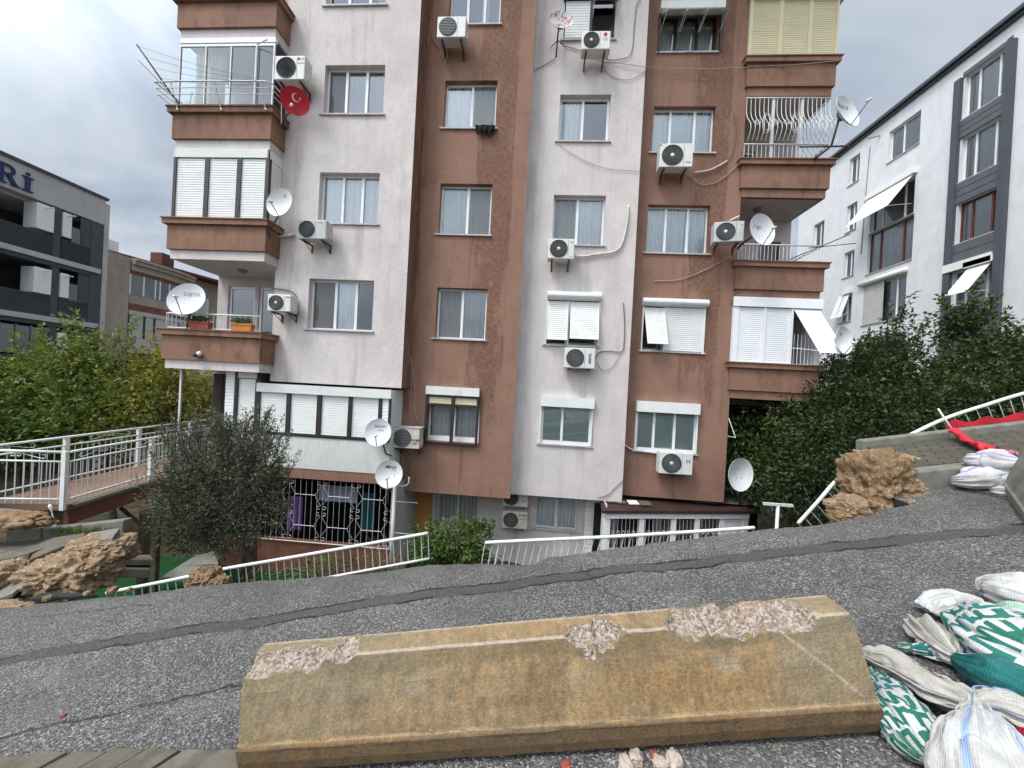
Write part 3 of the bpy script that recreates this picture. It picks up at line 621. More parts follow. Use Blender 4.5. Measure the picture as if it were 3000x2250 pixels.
# ------------------------------------------------------------------ main apartment building
def frY(Y): return lambda x, d, z: (x, Y+d, z)
BASE = (-.5, 11.0, -5.4)
B = thing('apartment_building', 'brown and pale pink apartment block with stacked balconies and many air conditioners', 'building', BASE)
Y1, Y2, Y3, Y4, YB, YR = 9.6, 10.2, 10.65, 11.1, 9.06, 11.0
TOP = 14.4
h1 = [(-6.25, -4.58, 10.04, 11.4), (-6.17, -4.51, 7.13, 8.45), (-6.17, -4.51, 4.20, 5.57), (-6.32, -4.51, 1.34, 2.70)]
h2 = [(-3.04, -1.59, 10.07, 11.4), (-3.04, -1.57, 7.19, 8.52), (-3.02, -1.56, 4.23, 5.65), (-2.96, -1.54, 1.32, 2.74), (-3.06, -1.58, -1.57, -.10)]
h3 = [(.19, 1.62, 10.03, 11.4), (.19, 1.62, 7.15, 8.48), (.16, 1.63, 4.20, 5.62), (.14, 1.61, 1.33, 2.75), (.13, 1.58, -1.51, -.25)]
h4 = [(2.99, 4.63, 10.05, 11.2), (2.95, 4.70, 7.14, 8.49), (2.94, 4.70, 4.21, 5.62), (2.96, 4.72, 1.34, 2.75), (2.93, 4.66, -1.61, -.25)]
RV = .16
mb = MB(); wall_grid(mb, -7.3, -3.62, -.13, TOP, h1, frY(Y1), RV); mb.quad((-7.3, Y1, -.13), (-7.3, Y1, TOP), (-7.3, 10.6, TOP), (-7.3, 10.6, -.13)); mb.quad((-7.3, Y1, -.13), (-7.3, Y2, -.13), (-3.62, Y2, -.13), (-3.62, Y1, -.13))
mb.build('wall', M['pink'], B)
mb = MB(); wall_grid(mb, -4.3, -.62, -3.03, TOP, [h for h in h2], frY(Y2), RV)
mb.quad((-3.62, Y1+.003, -.13), (-3.62, Y1+.003, TOP), (-3.62, Y2, TOP), (-3.62, Y2, -.13)); mb.quad((-4.3, Y2, -3.03), (-4.3, 11.4, -3.03), (-.62, 11.4, -3.03), (-.62, Y2, -3.03))
mb.build('wall', M['brown'], B)
mb = MB(); wall_grid(mb, -.62, 2.53, -3.03, TOP, h3, frY(Y3), RV); mb.quad((-.62, Y2+.003, -3.03), (-.62, Y2+.003, TOP), (-.62, Y3, TOP), (-.62, Y3, -3.03)); mb.quad((-.62, Y3, -3.03), (-.62, 11.4, -3.03), (2.53, 11.4, -3.03), (2.53, Y3, -3.03))
mb.build('wall', M['pink'], B)
mb = MB(); wall_grid(mb, 2.53, 5.53, -2.95, TOP, h4, frY(Y4), RV); mb.quad((2.53, Y3+.003, -3.03), (2.53, Y4, -3.03), (2.53, Y4, TOP), (2.53, Y3+.003, TOP)); mb.quad((2.53, Y4, -2.95), (2.53, 11.6, -2.95), (5.53, 11.6, -2.95), (5.53, Y4, -2.95))
mb.quad((5.53, Y4, -2.95), (5.53, 12.5, -2.95), (5.53, 12.5, TOP), (5.53, Y4, TOP)); mb.quad((5.53, 12.5, -5.4), (5.53, 20, -5.4), (5.53, 20, -.1), (5.53, 12.5, -.1))
mb.build('wall', M['brown'], B)
# loggia walls and the closed rear body
mb = MB(); wall_grid(mb, -9.86, -7.3, -.0, TOP, [(-9.52, -8.66, .95, 2.68), (-8.55, -7.98, 1.0, 2.68)], frY(10.6), .1)
mb.quad((-9.86, 10.6, -5.4), (-9.86, 10.6, TOP), (-9.86, 20, TOP), (-9.86, 20, -5.4)); mb.build('wall', M['soffit'], B)
mb = MB(); wall_grid(mb, 5.53, 7.84, -.12, TOP, [(6.9, 7.55, 3.15, 5.2), (5.75, 6.6, 6.1, 8.1)], frY(12.5), .1); mb.quad((7.84, 12.5, -.12), (7.84, 20, -.12), (7.84, 20, TOP), (7.84, 12.5, TOP)); mb.quad((5.53, 12.5, -.12), (5.53, 20, -.12), (7.84, 20, -.12), (7.84, 12.5, -.12)); mb.build('wall', M['soffit'], B)
mb = MB(); mb.quad((-9.86, 20, -5.4), (-9.86, 20, TOP), (7.84, 20, TOP), (7.84, 20, -5.4)); mb.build('rear_wall', M['beige'], B)
MB().box(-10.1, 8.1, 8.9, 20.2, TOP, TOP+.3).build('roof', M['soffit'], B)
# dim room volumes behind the facade
mb = MB(); mb.quad((-9.8, 13.2, -3), (7.8, 13.2, -3), (7.8, 13.2, TOP), (-9.8, 13.2, TOP))
for z in (-3.02, -.2, 2.98, 5.9, 8.8, 11.7): mb.quad((-9.8, 10.9, z), (7.8, 11.3, z), (7.8, 13.2, z), (-9.8, 13.2, z))
mb.build('room_lining', M['inside'], B)

# ---- windows of the four wall strips
f1, f2, f3, f4 = frY(Y1), frY(Y2), frY(Y3), frY(Y4)
window(B, *h1[0], f1, (.35, .7), reveal=RV, curtain='sheer', cur_rng=(.8, 1))
window(B, *h1[1], f1, (.33, .67), reveal=RV, curtain='sheer', cur_rng=(.30, 1), screen=0)
window(B, *h1[2], f1, (.36, .69), reveal=RV, curtain='curtain')
window(B, *h1[3], f1, (.38, .70), reveal=RV, curtain='curtain', cur_rng=(.36, .72), screen=0)
window(B, *h2[0], f2, (.35, .68), reveal=RV, curtain='sheer', cur_rng=(.62, .75))
w = window(B, *h2[1], f2, (.52,), reveal=RV, curtain='curtain', screen=1, fw=.05)
mb = MB()
for xx in (-2.62, -1.98): mb.grid(lambda u, v: (xx-.17*(1-v)+.34*(1-v)*u, Y2+RV+.16+.012*math.sin(u*25), 7.2+.38*v), 14, 4)
mb.build('curtain_drape', M['white'], w)
window(B, *h2[2], f2, (.53,), reveal=RV, curtain='blind', screen=1)
window(B, *h2[3], f2, (.50,), reveal=RV, curtain='sheer', screen=0, cur_rng=(0, 1))
window(B, *h2[4], f2, (.5,), reveal=RV, curtain='sheer', cur_rng=(0, 1), bottom=.14, sill=False)
window(B, *h3[0], f3, (.5,), reveal=RV, curtain=None, frame='dkframe')
window(B, *h3[1], f3, (.47,), reveal=RV, curtain='curtain', cur_rng=(.12, .45), fw=.07)
window(B, *h3[2], f3, (.48,), reveal=RV, curtain='curtain', screen=0, fw=.05)
window(B, *h3[3], f3, (.40,), reveal=RV, curtain=None, fw=.05)
window(B, *h3[4], f3, (.42,), reveal=.03, curtain='blind', bottom=.10, fw=.075, back=.05, fold=2, amp=.1)
window(B, *h4[0], f4, (.3, .68), reveal=RV, curtain='sheer', cur_rng=(.0, 1), frame='dkframe')
window(B, *h4[1], f4, (.30, .70), reveal=RV, curtain='curtain', fw=.045)
window(B, *h4[2], f4, (.32, .68), reveal=RV, curtain='curtain', fw=.045)
window(B, *h4[3], f4, (.36,), reveal=RV, curtain=None)
window(B, *h4[4], f4, (.30, .64), reveal=.03, curtain='blind', bottom=.10, fw=.06, back=.05, fold=2, amp=.1)

class Guides:
    """each box becomes a guide rail part of its own"""
    def __init__(s): s.b = []
    def box(s, *a): s.b.append(a); return s
    def build(s, name, mat, par):
        for a in s.b: MB().box(*a).build('guide_rail', mat, par)
def shutter_set(name='roller_shutter'):
    o = bpy.data.objects.new(name, None); COL.objects.link(o); o.parent = B; o.empty_display_size = .1; return o
# dark framed shutter half lowered, first floor of brown strip
s = shutter_set(); roller_box(-3.10, -1.60, -.26, -.03, Y2-.005, .13, s)
mb = MB()
for a, b in ((-3.10, -3.03), (-2.37, -2.29), (-1.66, -1.60)): mb.box(a, b, Y2-.12, Y2-.02, -1.60, -.262)
mb.box(-3.03, -2.37, Y2-.115, Y2-.02, -1.62, -1.57); mb.box(-2.29, -1.66, Y2-.115, Y2-.02, -1.62, -1.57)
mb.box(-3.03, -2.37, Y2-.10, Y2-.03, -.32, -.262); mb.box(-2.29, -1.66, Y2-.10, Y2-.03, -.32, -.262); mb.box(-3.02, -2.38, Y2-.10, Y2-.03, -.56, -.51); mb.box(-2.28, -1.67, Y2-.10, Y2-.03, -.56, -.51)
mb.build('shutter_frame', M['dkframe'], s)
slat_panel(-3.02, -2.38, -.51, -.32, Y2-.05, s, 'ivory', 0, 'ivory', edge=.02); slat_panel(-2.28, -1.67, -.51, -.32, Y2-.05, s, 'ivory', 0, 'ivory', edge=.02)
# top pink strip: closed slats on the left, awning panel on the right
s = shutter_set(); MB().box(.14, 1.68, Y3-.14, Y3-.002, 11.12, 11.3).build('shutter_box', M['dkframe'], s)
slat_panel(.22, .90, 10.06, 11.11, Y3-.03, s, pitch=.075)
slat_panel(.98, 1.62, 10.62, 11.11, Y3-.03, s, tilt=1.0, pitch=.075)
MB().box(.90, .97, Y3-.09, Y3-.02, 10.06, 11.115).build('shutter_frame', M['dkframe'], s)
# white pair tilted outward, pink strip second floor
s = shutter_set(); roller_box(.13, 1.63, 2.60, 2.86, Y3-.005, .20, s, 'pvc', True)
slat_panel(.16, .74, 1.47, 2.58, Y3-.02, s, tilt=.16); slat_panel(.80, 1.60, 1.50, 2.58, Y3-.02, s, tilt=.22)
mb = Guides(); mb.box(.12, .155, Y3-.05, Y3-.003, 1.30, 2.59); mb.box(.745, .79, Y3-.03, Y3-.003, 1.35, 2.59); mb.box(1.605, 1.64, Y3-.05, Y3-.003, 1.30, 2.59); mb.build('shutter_frame', M['pvc'], s)
# white boxes above first floor windows
s = shutter_set(); roller_box(.10, 1.60, -.43, -.15, Y3-.005, .17, s)
mb = Guides(); mb.box(.10, .135, Y3-.06, Y3-.003, -1.5, -.435); mb.box(1.55, 1.585, Y3-.06, Y3-.003, -1.5, -.435); mb.build('shutter_frame', M['pvc'], s)
s = shutter_set(); roller_box(2.88, 4.66, -.45, -.14, Y4-.005, .18, s)
mb = Guides(); mb.box(2.90, 2.935, Y4-.06, Y4-.003, -1.6, -.455); mb.box(4.63, 4.665, Y4-.06, Y4-.003, -1.6, -.455); mb.build('shutter_frame', M['pvc'], s)
# brown right strip, second floor: narrow open panel and a wide closed one
s = shutter_set(); roller_box(2.90, 4.74, 2.63, 2.88, Y4-.005, .20, s, 'pvc', True)
slat_panel(2.97, 3.55, 1.50, 2.60, Y4-.02, s, tilt=.26, skew=.25); slat_panel(3.60, 4.66, 1.36, 2.62, Y4-.02, s)
mb = Guides(); mb.box(2.93, 2.965, Y4-.06, Y4-.003, 1.30, 2.62); mb.box(3.56, 3.595, Y4-.05, Y4-.003, 1.35, 2.62); mb.box(4.665, 4.71, Y4-.06, Y4-.003, 1.30, 2.62); mb.build('shutter_frame', M['pvc'], s)
# top right: three awning panels under a ribbed box
s = shutter_set(); roller_box(2.93, 4.72, 11.12, 11.34, Y4-.005, .22, s)
for a, b in ((2.99, 3.50), (3.55, 4.06), (4.10, 4.66)): slat_panel(a, b, 10.60, 11.10, Y4-.03, s, tilt=1.02, skew=.16)
mb = Guides(); mb.box(2.94, 2.985, Y4-.08, Y4-.003, 10.04, 11.115); mb.box(4.67, 4.715, Y4-.08, Y4-.003, 10.04, 11.115); mb.box(3.51, 3.54, Y4-.05, Y4-.01, 10.6, 11.115); mb.box(4.065, 4.095, Y4-.05, Y4-.01, 10.6, 11.115); mb.build('shutter_frame', M['dkframe'], s)

# ---- balconies
def balcony(x0, x1, yf, yl, yr, zc, wallm, slabm, k, slab_back, par=True):
    """parapet on three sides with a projecting cap, slab band below"""
    o = bpy.data.objects.new('balcony', None); COL.objects.link(o); o.parent = B; t = .13
    mb = MB(); mb.box(x0, x1, yf, yf+t, zc-.80, zc-.16); mb.box(x0, x0+t, yf+t, yl, zc-.80, zc-.16); mb.box(x1-t, x1, yf+t, yr, zc-.80, zc-.16)
    mb.build('parapet', M[wallm], o)
    mb = MB(); e = .08
    mb.box(x0-e, x1+e, yf-e, yf+t, zc-.16, zc-.03); mb.box(x0-e, x0+t, yf+t, yl, zc-.16, zc-.03); mb.box(x1-t, x1+e, yf+t, yr, zc-.16, zc-.03)
    e = .11; mb.box(x0-e, x1+e, yf-e, yf+t, zc-.03, zc); mb.box(x0-e, x0+t, yf+t, yl, zc-.03, zc); mb.box(x1-t, x1+e, yf+t, yr, zc-.03, zc)
    mb.build('parapet_cap', M[wallm], o)
    MB().box(x0+.06, x1-.05, yf+.06, slab_back, zc-1.04, zc-.80).build('slab', M[slabm], o)
    return o
ZC = [1.12+2.89*k for k in range(5)]
LX0, LX1, RX0, RX1 = -9.93, -7.20, 5.46, 7.86
LB = [balcony(LX0, LX1, YB, 10.6, Y1, ZC[k], 'brown2', 'pink', k, 10.6) for k in range(4)]
RB = [balcony(RX0, RX1, YR, Y4+.02, 12.4, ZC[k], 'brown2', 'brown2', k, 12.5) for k in range(4)]
# white lining of the soffits
for k in (1, 2, 3):
    MB().box(LX0+.16, LX1-.12, YB+.16, 10.59, ZC[k]-1.052, ZC[k]-1.043).build('soffit', M['soffit'], LB[k])
    MB().box(RX0+.10, RX1-.12, YR+.16, 12.49, ZC[k]-1.052, ZC[k]-1.043).build('soffit', M['soffit'], RB[k])
def ceiling_lamp(x, y, z, par):
    mb = MB().lathe([(.001, -.07), (.09, -.065), (.12, -.03), (.12, 0)], (x, y, z), (0, 0, 1), 16); mb.build('ceiling_lamp', M['acgrey'], par)
ceiling_lamp(-8.5, 9.9, ZC[1]-1.055, LB[1]); ceiling_lamp(6.35, 11.7, ZC[2]-1.055, RB[2])
# open loggia on the left: railing, door, pots
def railing(name, pts, ztop, zbot, r, n, parent, mat='whitemetal', bw=.011, low=None):
    mb = MB(); a, b = Vector(pts[0]), Vector(pts[1]); mb.tube([(a.x, a.y, ztop), (b.x, b.y, ztop)], r, 6)
    if low is not None: mb.tube([(a.x, a.y, low), (b.x, b.y, low)], r*.7, 6)
    for i in range(n+1):
        q = a.lerp(b, i/n); mb.bar((q.x, q.y, zbot), (q.x, q.y, ztop), bw*(1.6 if i in (0, n) else 1))
    return mb.build(name, M[mat], parent)
railing('balcony_railing', ((LX0+.12, YB+.03), (LX1-.06, YB+.03)), 1.53, 1.12, .022, 22, LB[0], low=1.15)
railing('balcony_railing', ((LX0+.05, YB+.05), (LX0+.05, 10.5)), 1.53, 1.12, .02, 11, LB[0])
fl = frY(10.6)
def door(par, x0, x1, z0, z1, fr, frame='pvc', glass='glass', parent_name='balcony_door'):
    mb = MB(); w = .07
    for a, b, c, d in ((x0, x0+w, z0, z1), (x1-w, x1, z0, z1), (x0+w, x1-w, z1-w, z1), (x0+w, x1-w, z0, z0+w)):
        v = [fr(x, y, z) for z in (c, d) for y in (.06, .11) for x in (a, b)]; mb.add(v, [(0, 2, 3, 1), (4, 5, 7, 6), (0, 1, 5, 4), (2, 6, 7, 3), (0, 4, 6, 2), (1, 3, 7, 5)])
    o = mb.build(parent_name, M[frame], par); MB().quad(fr(x0+.03, .085, z0+.03), fr(x1-.03, .085, z0+.03), fr(x1-.03, .085, z1-.03), fr(x0+.03, .085, z1-.03)).build('pane', M[glass], o); return o
door(LB[0], -9.52, -8.66, .95, 2.68, fl); door(LB[0], -8.55, -7.98, 1.0, 2.68, fl, glass='glass', parent_name='balcony_window')
door(RB[1], 6.9, 7.55, 3.2, 5.2, frY(12.5), 'redwood'); door(RB[2], 5.75, 6.6, 6.15, 8.1, frY(12.5))
# closed white shutter balcony on the left (first of the stack above the open one)
s = shutter_set('balcony_enclosure'); z0, z1 = 4.03, 5.62
roller_box(LX0+.06, LX1-.08, 5.63, 5.86, YB+.08, .05, s)
for a, b in ((-9.79, -8.99), (-8.87, -8.10), (-7.98, -7.32)): slat_panel(a, b, z0+.02, z1, YB+.07, s, edge=.015, pitch=.062)
mb = MB()
for a, b in ((-9.87, -9.79), (-8.99, -8.87), (-8.10, -7.98), (-7.32, -7.22)): mb.box(a, b, YB+.03, YB+.12, z0, z1+.008)
for a, b in ((-9.79, -8.99), (-8.87, -8.10), (-7.98, -7.32)): mb.box(a, b, YB+.06, YB+.12, z1, z1+.008)
mb.build('shutter_frame', M['dkframe'], s)
mb = MB(); mb.slats(YB+.13, Y1-.01, z0+.02, z1, lambda x, o, z: (LX1-.055+o, x, z), .062); mb.quad((LX1-.05, YB+.08, 5.63), (LX1-.05, Y1, 5.63), (LX1-.05, Y1, 5.86), (LX1-.05, YB+.08, 5.86)); mb.build('side_slats', M['shutter'], s)
MB().box(LX0+.05, LX0+.1, YB+.13, 10.59, z0, 5.86).build('side_panel', M['shutter'], s)
# glazed balcony above it
s = shutter_set('balcony_glazing'); z0, z1 = 6.91, 8.76; xs = [-9.84, -9.06, -8.36, -7.66, -7.0]
mb = MB(); mb.box(LX0+.05, LX1-.03, YB+.05, YB+.13, z1-.13, z1); mb.box(LX0+.06, LX1-.04, YB+.05, YB+.11, z0, z0+.06); mb.box(LX0+.06, LX1-.04, YB+.06, YB+.11, z1-.21, z1-.15)
for x, w in ((-9.86, .02), (-9.14, .025), (-8.44, .025), (-7.74, .05), (-7.26, .03)): mb.box(x-w/2, x+w/2, YB+.055, YB+.105, z0+.06, z1-.21)
mb.build('glazing_frame', M['pvc'], s)
for a, b in ((-9.85, -9.15), (-9.13, -8.45), (-8.43, -7.77), (-7.71, -7.28)): MB().quad((a, YB+.08, z0+.05), (b, YB+.08, z0+.05), (b, YB+.08, z1-.18), (a, YB+.08, z1-.18)).build('pane', M['clearglass'], s)
MB().quad((-9.85, YB+.09, z0+.05), (-9.85, 10.5, z0+.05), (-9.85, 10.5, z1-.1), (-9.85, YB+.09, z1-.1)).build('pane', M['clearglass'], s)
MB().quad((-7.24, YB+.09, z0+.05), (-7.24, Y1, z0+.05), (-7.24, Y1, z1-.1), (-7.24, YB+.09, z1-.1)).build('pane', M['smoke'], s)
mb = MB(); mb.bar((-7.70, YB+.02, z1-.22), (-7.28, YB-.16, z1-.27), .022); mb.bar((-7.71, YB+.03, z0+.1), (-7.71, YB+.03, z1-.22), .02); mb.build('opened_sash', M['pvc'], s)
mb = MB()
for a, b, d in ((-9.6, -9.27, .25), (-9.27, -9.0, .3), (-9.0, -8.8, .27)): mb.grid(lambda u, v: (a+(b-a)*u+.02*math.sin(v*3), YB+d+.05*math.sin(u*15), z0-.05+v*1.75), 26, 4)
mb.build('curtain', M['cream'], s)
mb = MB()
for q in range(3): mb.bar((-8.75+q*.16, YB+.45, z0), (-8.55+q*.16, YB+.75, z0+.75-q*.1), .035)
mb.build('clothes_airer', M['white'], s)
# drying rail around the glazed balcony
mb = MB()
for q, (out, z) in enumerate(((.30, 7.33), (.26, 7.20), (.22, 7.07))):
    mb.tube(catmull([(LX0-.18, YB+.4, z), (LX0-.2, YB-out+.1, z), (LX0+.05, YB-out, z), (LX1-.3, YB-out, z), (LX1+.10, YB-out+.05, z), (LX1+.16, YB-out+.25, z), (LX1+.16, Y1-.05, z)], 5), .02 if q == 0 else .011, 6)
for x in (-9.7, -8.5, -7.3):
    mb.bar((x, YB-.10, 6.80), (x, YB-.30, 7.34), .02); mb.bar((x, YB-.10, 6.80), (x+.08, YB-.16, 6.72), .03)
mb.bar((LX1+.16, YB+.15, 6.6), (LX1+.16, YB+.1, 7.45), .02)
mb.build('drying_rail', M['whitemetal'], LB[2])
mb = MB(); mb.tube([(-9.72, YB-.05, 6.95), (-10.25, YB-.65, 7.95)], .02, 6); mb.tube([(-9.70, YB-.05, 7.0), (-10.3, YB-.55, 7.65)], .009, 5)
for q in range(4): mb.tube(sagpts((-10.25+.1*q, YB-.65+.1*q, 7.92-.18*q), (-7.35, YB-.35, 7.35-.05*q), .06), .0035, 4)
mb.build('drying_line_pole', M['steel'], LB[2])
# right stack: lowest closed with one panel pushed out, open, caged, ivory shutters
s = shutter_set('balcony_enclosure'); roller_box(5.44, 7.86, 2.71, 2.98, YR+.02, .06, s, 'white')
slat_panel(5.62, 6.28, 1.14, 2.70, YR+.03, s, 'white', 0, 'white'); slat_panel(6.36, 7.03, 1.14, 2.70, YR+.03, s, 'white', 0, 'white')
slat_panel(7.10, 7.78, 1.22, 2.70, YR+.02, s, 'white', .52, 'white', skew=.30)
mb = MB()
for a, b in ((5.46, 5.61), (6.285, 6.355), (7.035, 7.095), (7.785, 7.85)): mb.box(a, b, YR-.01, YR+.09, 1.12, 2.705)
mb.box(5.61, 7.785, YR+.0, YR+.09, 1.12, 1.138); mb.build('shutter_frame', M['white'], s)
mb = MB()
for k in range(7): mb.bar((7.13+.1*k, YR+.12, 1.13), (7.13+.1*k, YR+.12, 2.0), .012)
mb.build('inner_bars', M['white'], s)
MB().box(7.79, 7.84, YR+.09, 12.4, 1.12, 2.98).build('side_panel', M['white'], s)
railing('balcony_railing', ((RX0+.05, YR+.04), (RX1-.08, YR+.04)), 4.50, 4.0, .022, 22, RB[1], low=4.04); railing('balcony_railing', ((RX1-.06, YR+.05), (RX1-.06, 12.4)), 4.50, 4.0, .02, 12, RB[1])
mb = MB(); mb.tube([(6.9, YR-.02, 4.08), (8.1, YR-.5, 4.62)], .014, 5); mb.tube([(7.4, YR+.0, 4.42), (8.3, YR-.45, 4.40)], .012, 5); mb.build('drying_line_pole', M['steel'], RB[1])
# bellied window cage
def belly(t): return -.30*math.exp(-((t-.22)/.27)**2)+.0
mb = MB(); zt, zm, zb = 8.68, 7.36, 6.91
def cage_bar(x, y, z0, z1, out=(0, -1), r=.010, wob=0):
    mb.tube([(x+out[0]*-belly(t)*1, y+out[1]*-belly(t), z0+(z1-z0)*t) for t in np.linspace(0, 1, 11)], r, 4)
nb = 19
for i in range(nb+1):
    x = RX0+.06+(RX1-RX0-.14)*i/nb; cage_bar(x, YR+.04, zm, zt)
    mb.bar((x, YR+.04, zb), (x, YR+.04, zm), .013)
for i in range(10): y = YR+.12+1.3*i/9; cage_bar(RX1-.06, y, zm, zt, (1, 0)); mb.bar((RX1-.06, y, zb), (RX1-.06, y, zm), .012)
for z in (zt, zm): mb.tube([(RX0+.04, YR+.04, z), (RX1-.06, YR+.04, z), (RX1-.06, 12.4, z)], .022, 6)
for x in (6.27, 7.05): mb.box(x-.035, x+.035, YR+.05, YR+.10, zb, zt)
for cx in (5.95, 6.72, 7.45):
    zc_ = zm+.42; yy = YR+.04-.27
    for rr, rz in ((.11, .28), (.075, .22)): mb.tube([(cx+rr*math.cos(a), yy-.0, zc_+rz*math.sin(a)) for a in np.linspace(0, 2*math.pi, 20)[:-1]], .008, 4, 0, True)
    for dx in (-.24, .24):
        for rr in (.075, .045): mb.tube([(cx+dx+rr*math.cos(a), yy-.0, zc_+.02+rr*math.sin(a)) for a in np.linspace(0, 2*math.pi, 12)[:-1]], .007, 4, 0, True)
mb.tube([(RX0+.06, YR-.22, zm+.44), (RX1-.06, YR-.22, zm+.44)], .006, 4)
mb.build('window_cage', M['whitemetal'], RB[2])
s = shutter_set('balcony_enclosure'); z0, z1 = 9.81, 11.5
for a, b in ((5.56, 6.26), (6.38, 7.06), (7.18, 7.80)): slat_panel(a, b, z0+.02, z1, YR+.05, s, 'ivory', 0, 'ivory', pitch=.062, edge=.02)
mb = MB()
for a, b in ((5.46, 5.555), (6.265, 6.375), (7.065, 7.175), (7.805, 7.87)): mb.box(a, b, YR+.01, YR+.09, z0, z1)
mb.build('shutter_frame', M['ivory'], s); MB().box(7.81, 7.85, YR+.09, 12.4, z0, z1).build('side_panel', M['ivory'], s); MB().box(5.4, 8.05, YR-.12, 12.5, z1, z1+.12).build('shutter_box', M['sill'], s)

# ---- enclosed porch at the lower left
YP = 9.45
s = shutter_set('enclosed_porch')
roller_box(-7.50, -3.80, -.42, -.19, YP+.0, .07, s); roller_box(-8.10, -7.55, -.08, .12, YP+.02, .04, s)
for a, b in ((-7.42, -6.68), (-6.56, -5.83), (-5.70, -4.97), (-4.86, -4.15)): slat_panel(a, b, -1.49, -.425, YP+.02, s, edge=.015, pitch=.06)
slat_panel(-8.06, -7.57, -1.5, -.10, YP+.02, s, edge=.015, pitch=.06)
mb = MB()
for a, b, t in ((-8.16, -8.065, .12), (-7.565, -7.425, -.085), (-6.675, -6.565, -.425), (-5.825, -5.705, -.425), (-4.965, -4.865, -.425), (-4.145, -4.05, -.425), (-3.87, -3.80, -.425)): mb.box(a, b, YP-.03, YP+.06, -1.5, t)
mb.box(-8.47, -3.80, YP-.035, YP+.06, -1.56, -1.502); mb.box(-8.06, -7.57, YP, YP+.05, -.098, -.082); mb.build('shutter_frame', M['dkframe'], s)
MB().slats(-8.43, -8.17, -1.5, .12, lambda x, o, z: (x, YP-o, z), .09).build('horizontal_cladding', M['white'], s); MB().slats(-4.045, -3.875, -1.5, -.425, lambda x, o, z: (x, YP-o, z), .09).build('horizontal_cladding', M['white'], s)
def vribs(x0, x1, z0, z1, fr, pitch=.05, d=.012):
    n = max(2, round((x1-x0)/pitch)); v = []; xs = []
    for i in range(n): w = (x1-x0)/n; a = x0+w*i; xs += [(a, 0), (a+.15*w, d), (a+.85*w, d)]
    xs.append((x1, 0))
    for x, o in xs: v += [fr(x, o, z0), fr(x, o, z1)]
    return v, [(2*i, 2*i+2, 2*i+3, 2*i+1) for i in range(len(xs)-1)]
mb = MB(); mb.add(*vribs(-8.46, -3.80, -2.41, -1.565, lambda x, o, z: (x, YP+.0-o, z))); mb.add(*vribs(YP, Y2, -2.41, -.2, lambda y, o, z: (-3.80+o, y, z))); mb.build('ribbed_panel', M['shutter'], s)
mb = MB(); mb.box(-8.44, -3.83, YP+.07, YP+.12, -2.4, -.2); mb.box(-8.5, -7.5, YP+.07, 10.55, -.2, .13); mb.build('porch_lining', M['inside'], s)
MB().box(-8.46, -3.81, YP+.004, Y2+1.2, -2.68, -2.412).build('porch_beam', M['brown'], B)
# open porch behind the bridge end
MB().box(-9.86, -8.47, 9.35, 10.9, -2.6, -2.45).build('entrance_landing', M['deck'], B)
MB().box(-9.60, -9.555, 9.28, 9.325, -2.45, .15).build('entrance_post', M['whitemetal'], B)
MB().box(-9.85, -8.48, 10.9, 11.0, -2.45, .1).build('entrance_wall', M['inside'], B)

# ---- ground floor
mb = MB(); wall_grid(mb, -3.8, 5.53, -5.4, -3.0, [(-2.98, -1.64, -4.25, -3.2), (.13, 1.40, -4.23, -3.1)], frY(11.4), .1); mb.build('ground_floor_wall', M['pink'], B)
for x0, x1, z0, z1, fr_s in ((-2.98, -1.64, -4.25, -3.2, 'sheer'), (.13, 1.40, -4.23, -3.1, 'curtain')):
    w = window(B, x0, x1, z0, z1, frY(11.4), (.5,), reveal=.1, curtain=fr_s, sill=True, back=.1)
    mb = MB(); n = 11
    for i in range(n+1): x = x0+(x1-x0)*i/n; mb.bar((x, 11.36, z0), (x, 11.36, z1), .010)
    for z in (z0+.1, (z0+z1)/2, z1-.1): mb.bar((x0, 11.355, z), (x1, 11.355, z), .010)
    mb.build('window_bars', M['whitemetal'], w)
MB().box(-3.62, -3.12, 11.30, 11.39, -5.4, -3.04).build('orange_panel', M['orange'], B)
mb = MB(); mb.slats(1.62, 2.04, -5.4, -3.04, lambda x, o, z: (x, 11.3-o, z), .14, .012); mb.add(*vribs(10.3, 11.35, -5.4, -3.0, lambda y, o, z: (2.06-o, y, z), .08)); mb.build('white_cladding', M['shutter'], B)
mb = MB(); mb.add(*vribs(-3.75, -3.64, -5.4, -2.7, lambda x, o, z: (x, 9.62-o, z))); mb.add(*vribs(9.62, 11.35, -5.4, -2.7, lambda y, o, z: (-3.63+o, y, z), .09)); mb.build('grey_cladding', M['greywhite'], B)
# barred porch below the enclosed one
mb = MB(); X0, X1, zt, zb = -7.95, -3.70, -2.69, -4.40; nb = 27; YG = 9.52
for i in range(nb+1):
    x = X0+(X1-X0)*i/nb; mb.bar((x, YG, zb), (x, YG, zt), .0085)
mb.bar((X0, YG, zb), (X1, YG, zb), .016)
for c in range(5):
    cx = X0+.48+c*.93
    for z in (-3.12, -3.95):
        mb.bar((cx+.17, YG-.01, z), (cx+.76, YG-.01, z), .010)
    for zz, sg in ((-2.80, 1), (-3.45, -1), (-3.62, 1), (-4.28, -1)):
        for sx in (-1, 1):
            mb.tube([(cx+sx*(.04+.045+.045*math.cos(a)), YG-.012, zz+.04*math.sin(a)) for a in np.linspace(-2.6, 2.2, 9)], .006, 4)
            mb.bar((cx+sx*.02, YG-.012, zz-sg*.05), (cx+sx*.18, YG-.012, zz-sg*.30), .006)
mb.build('porch_grille', M['whitemetal'], B)
mb = MB(); mb.box(-8.44, -3.62, 9.56, 9.75, -5.4, -4.42); mb.build('low_wall', M['rust'], B)
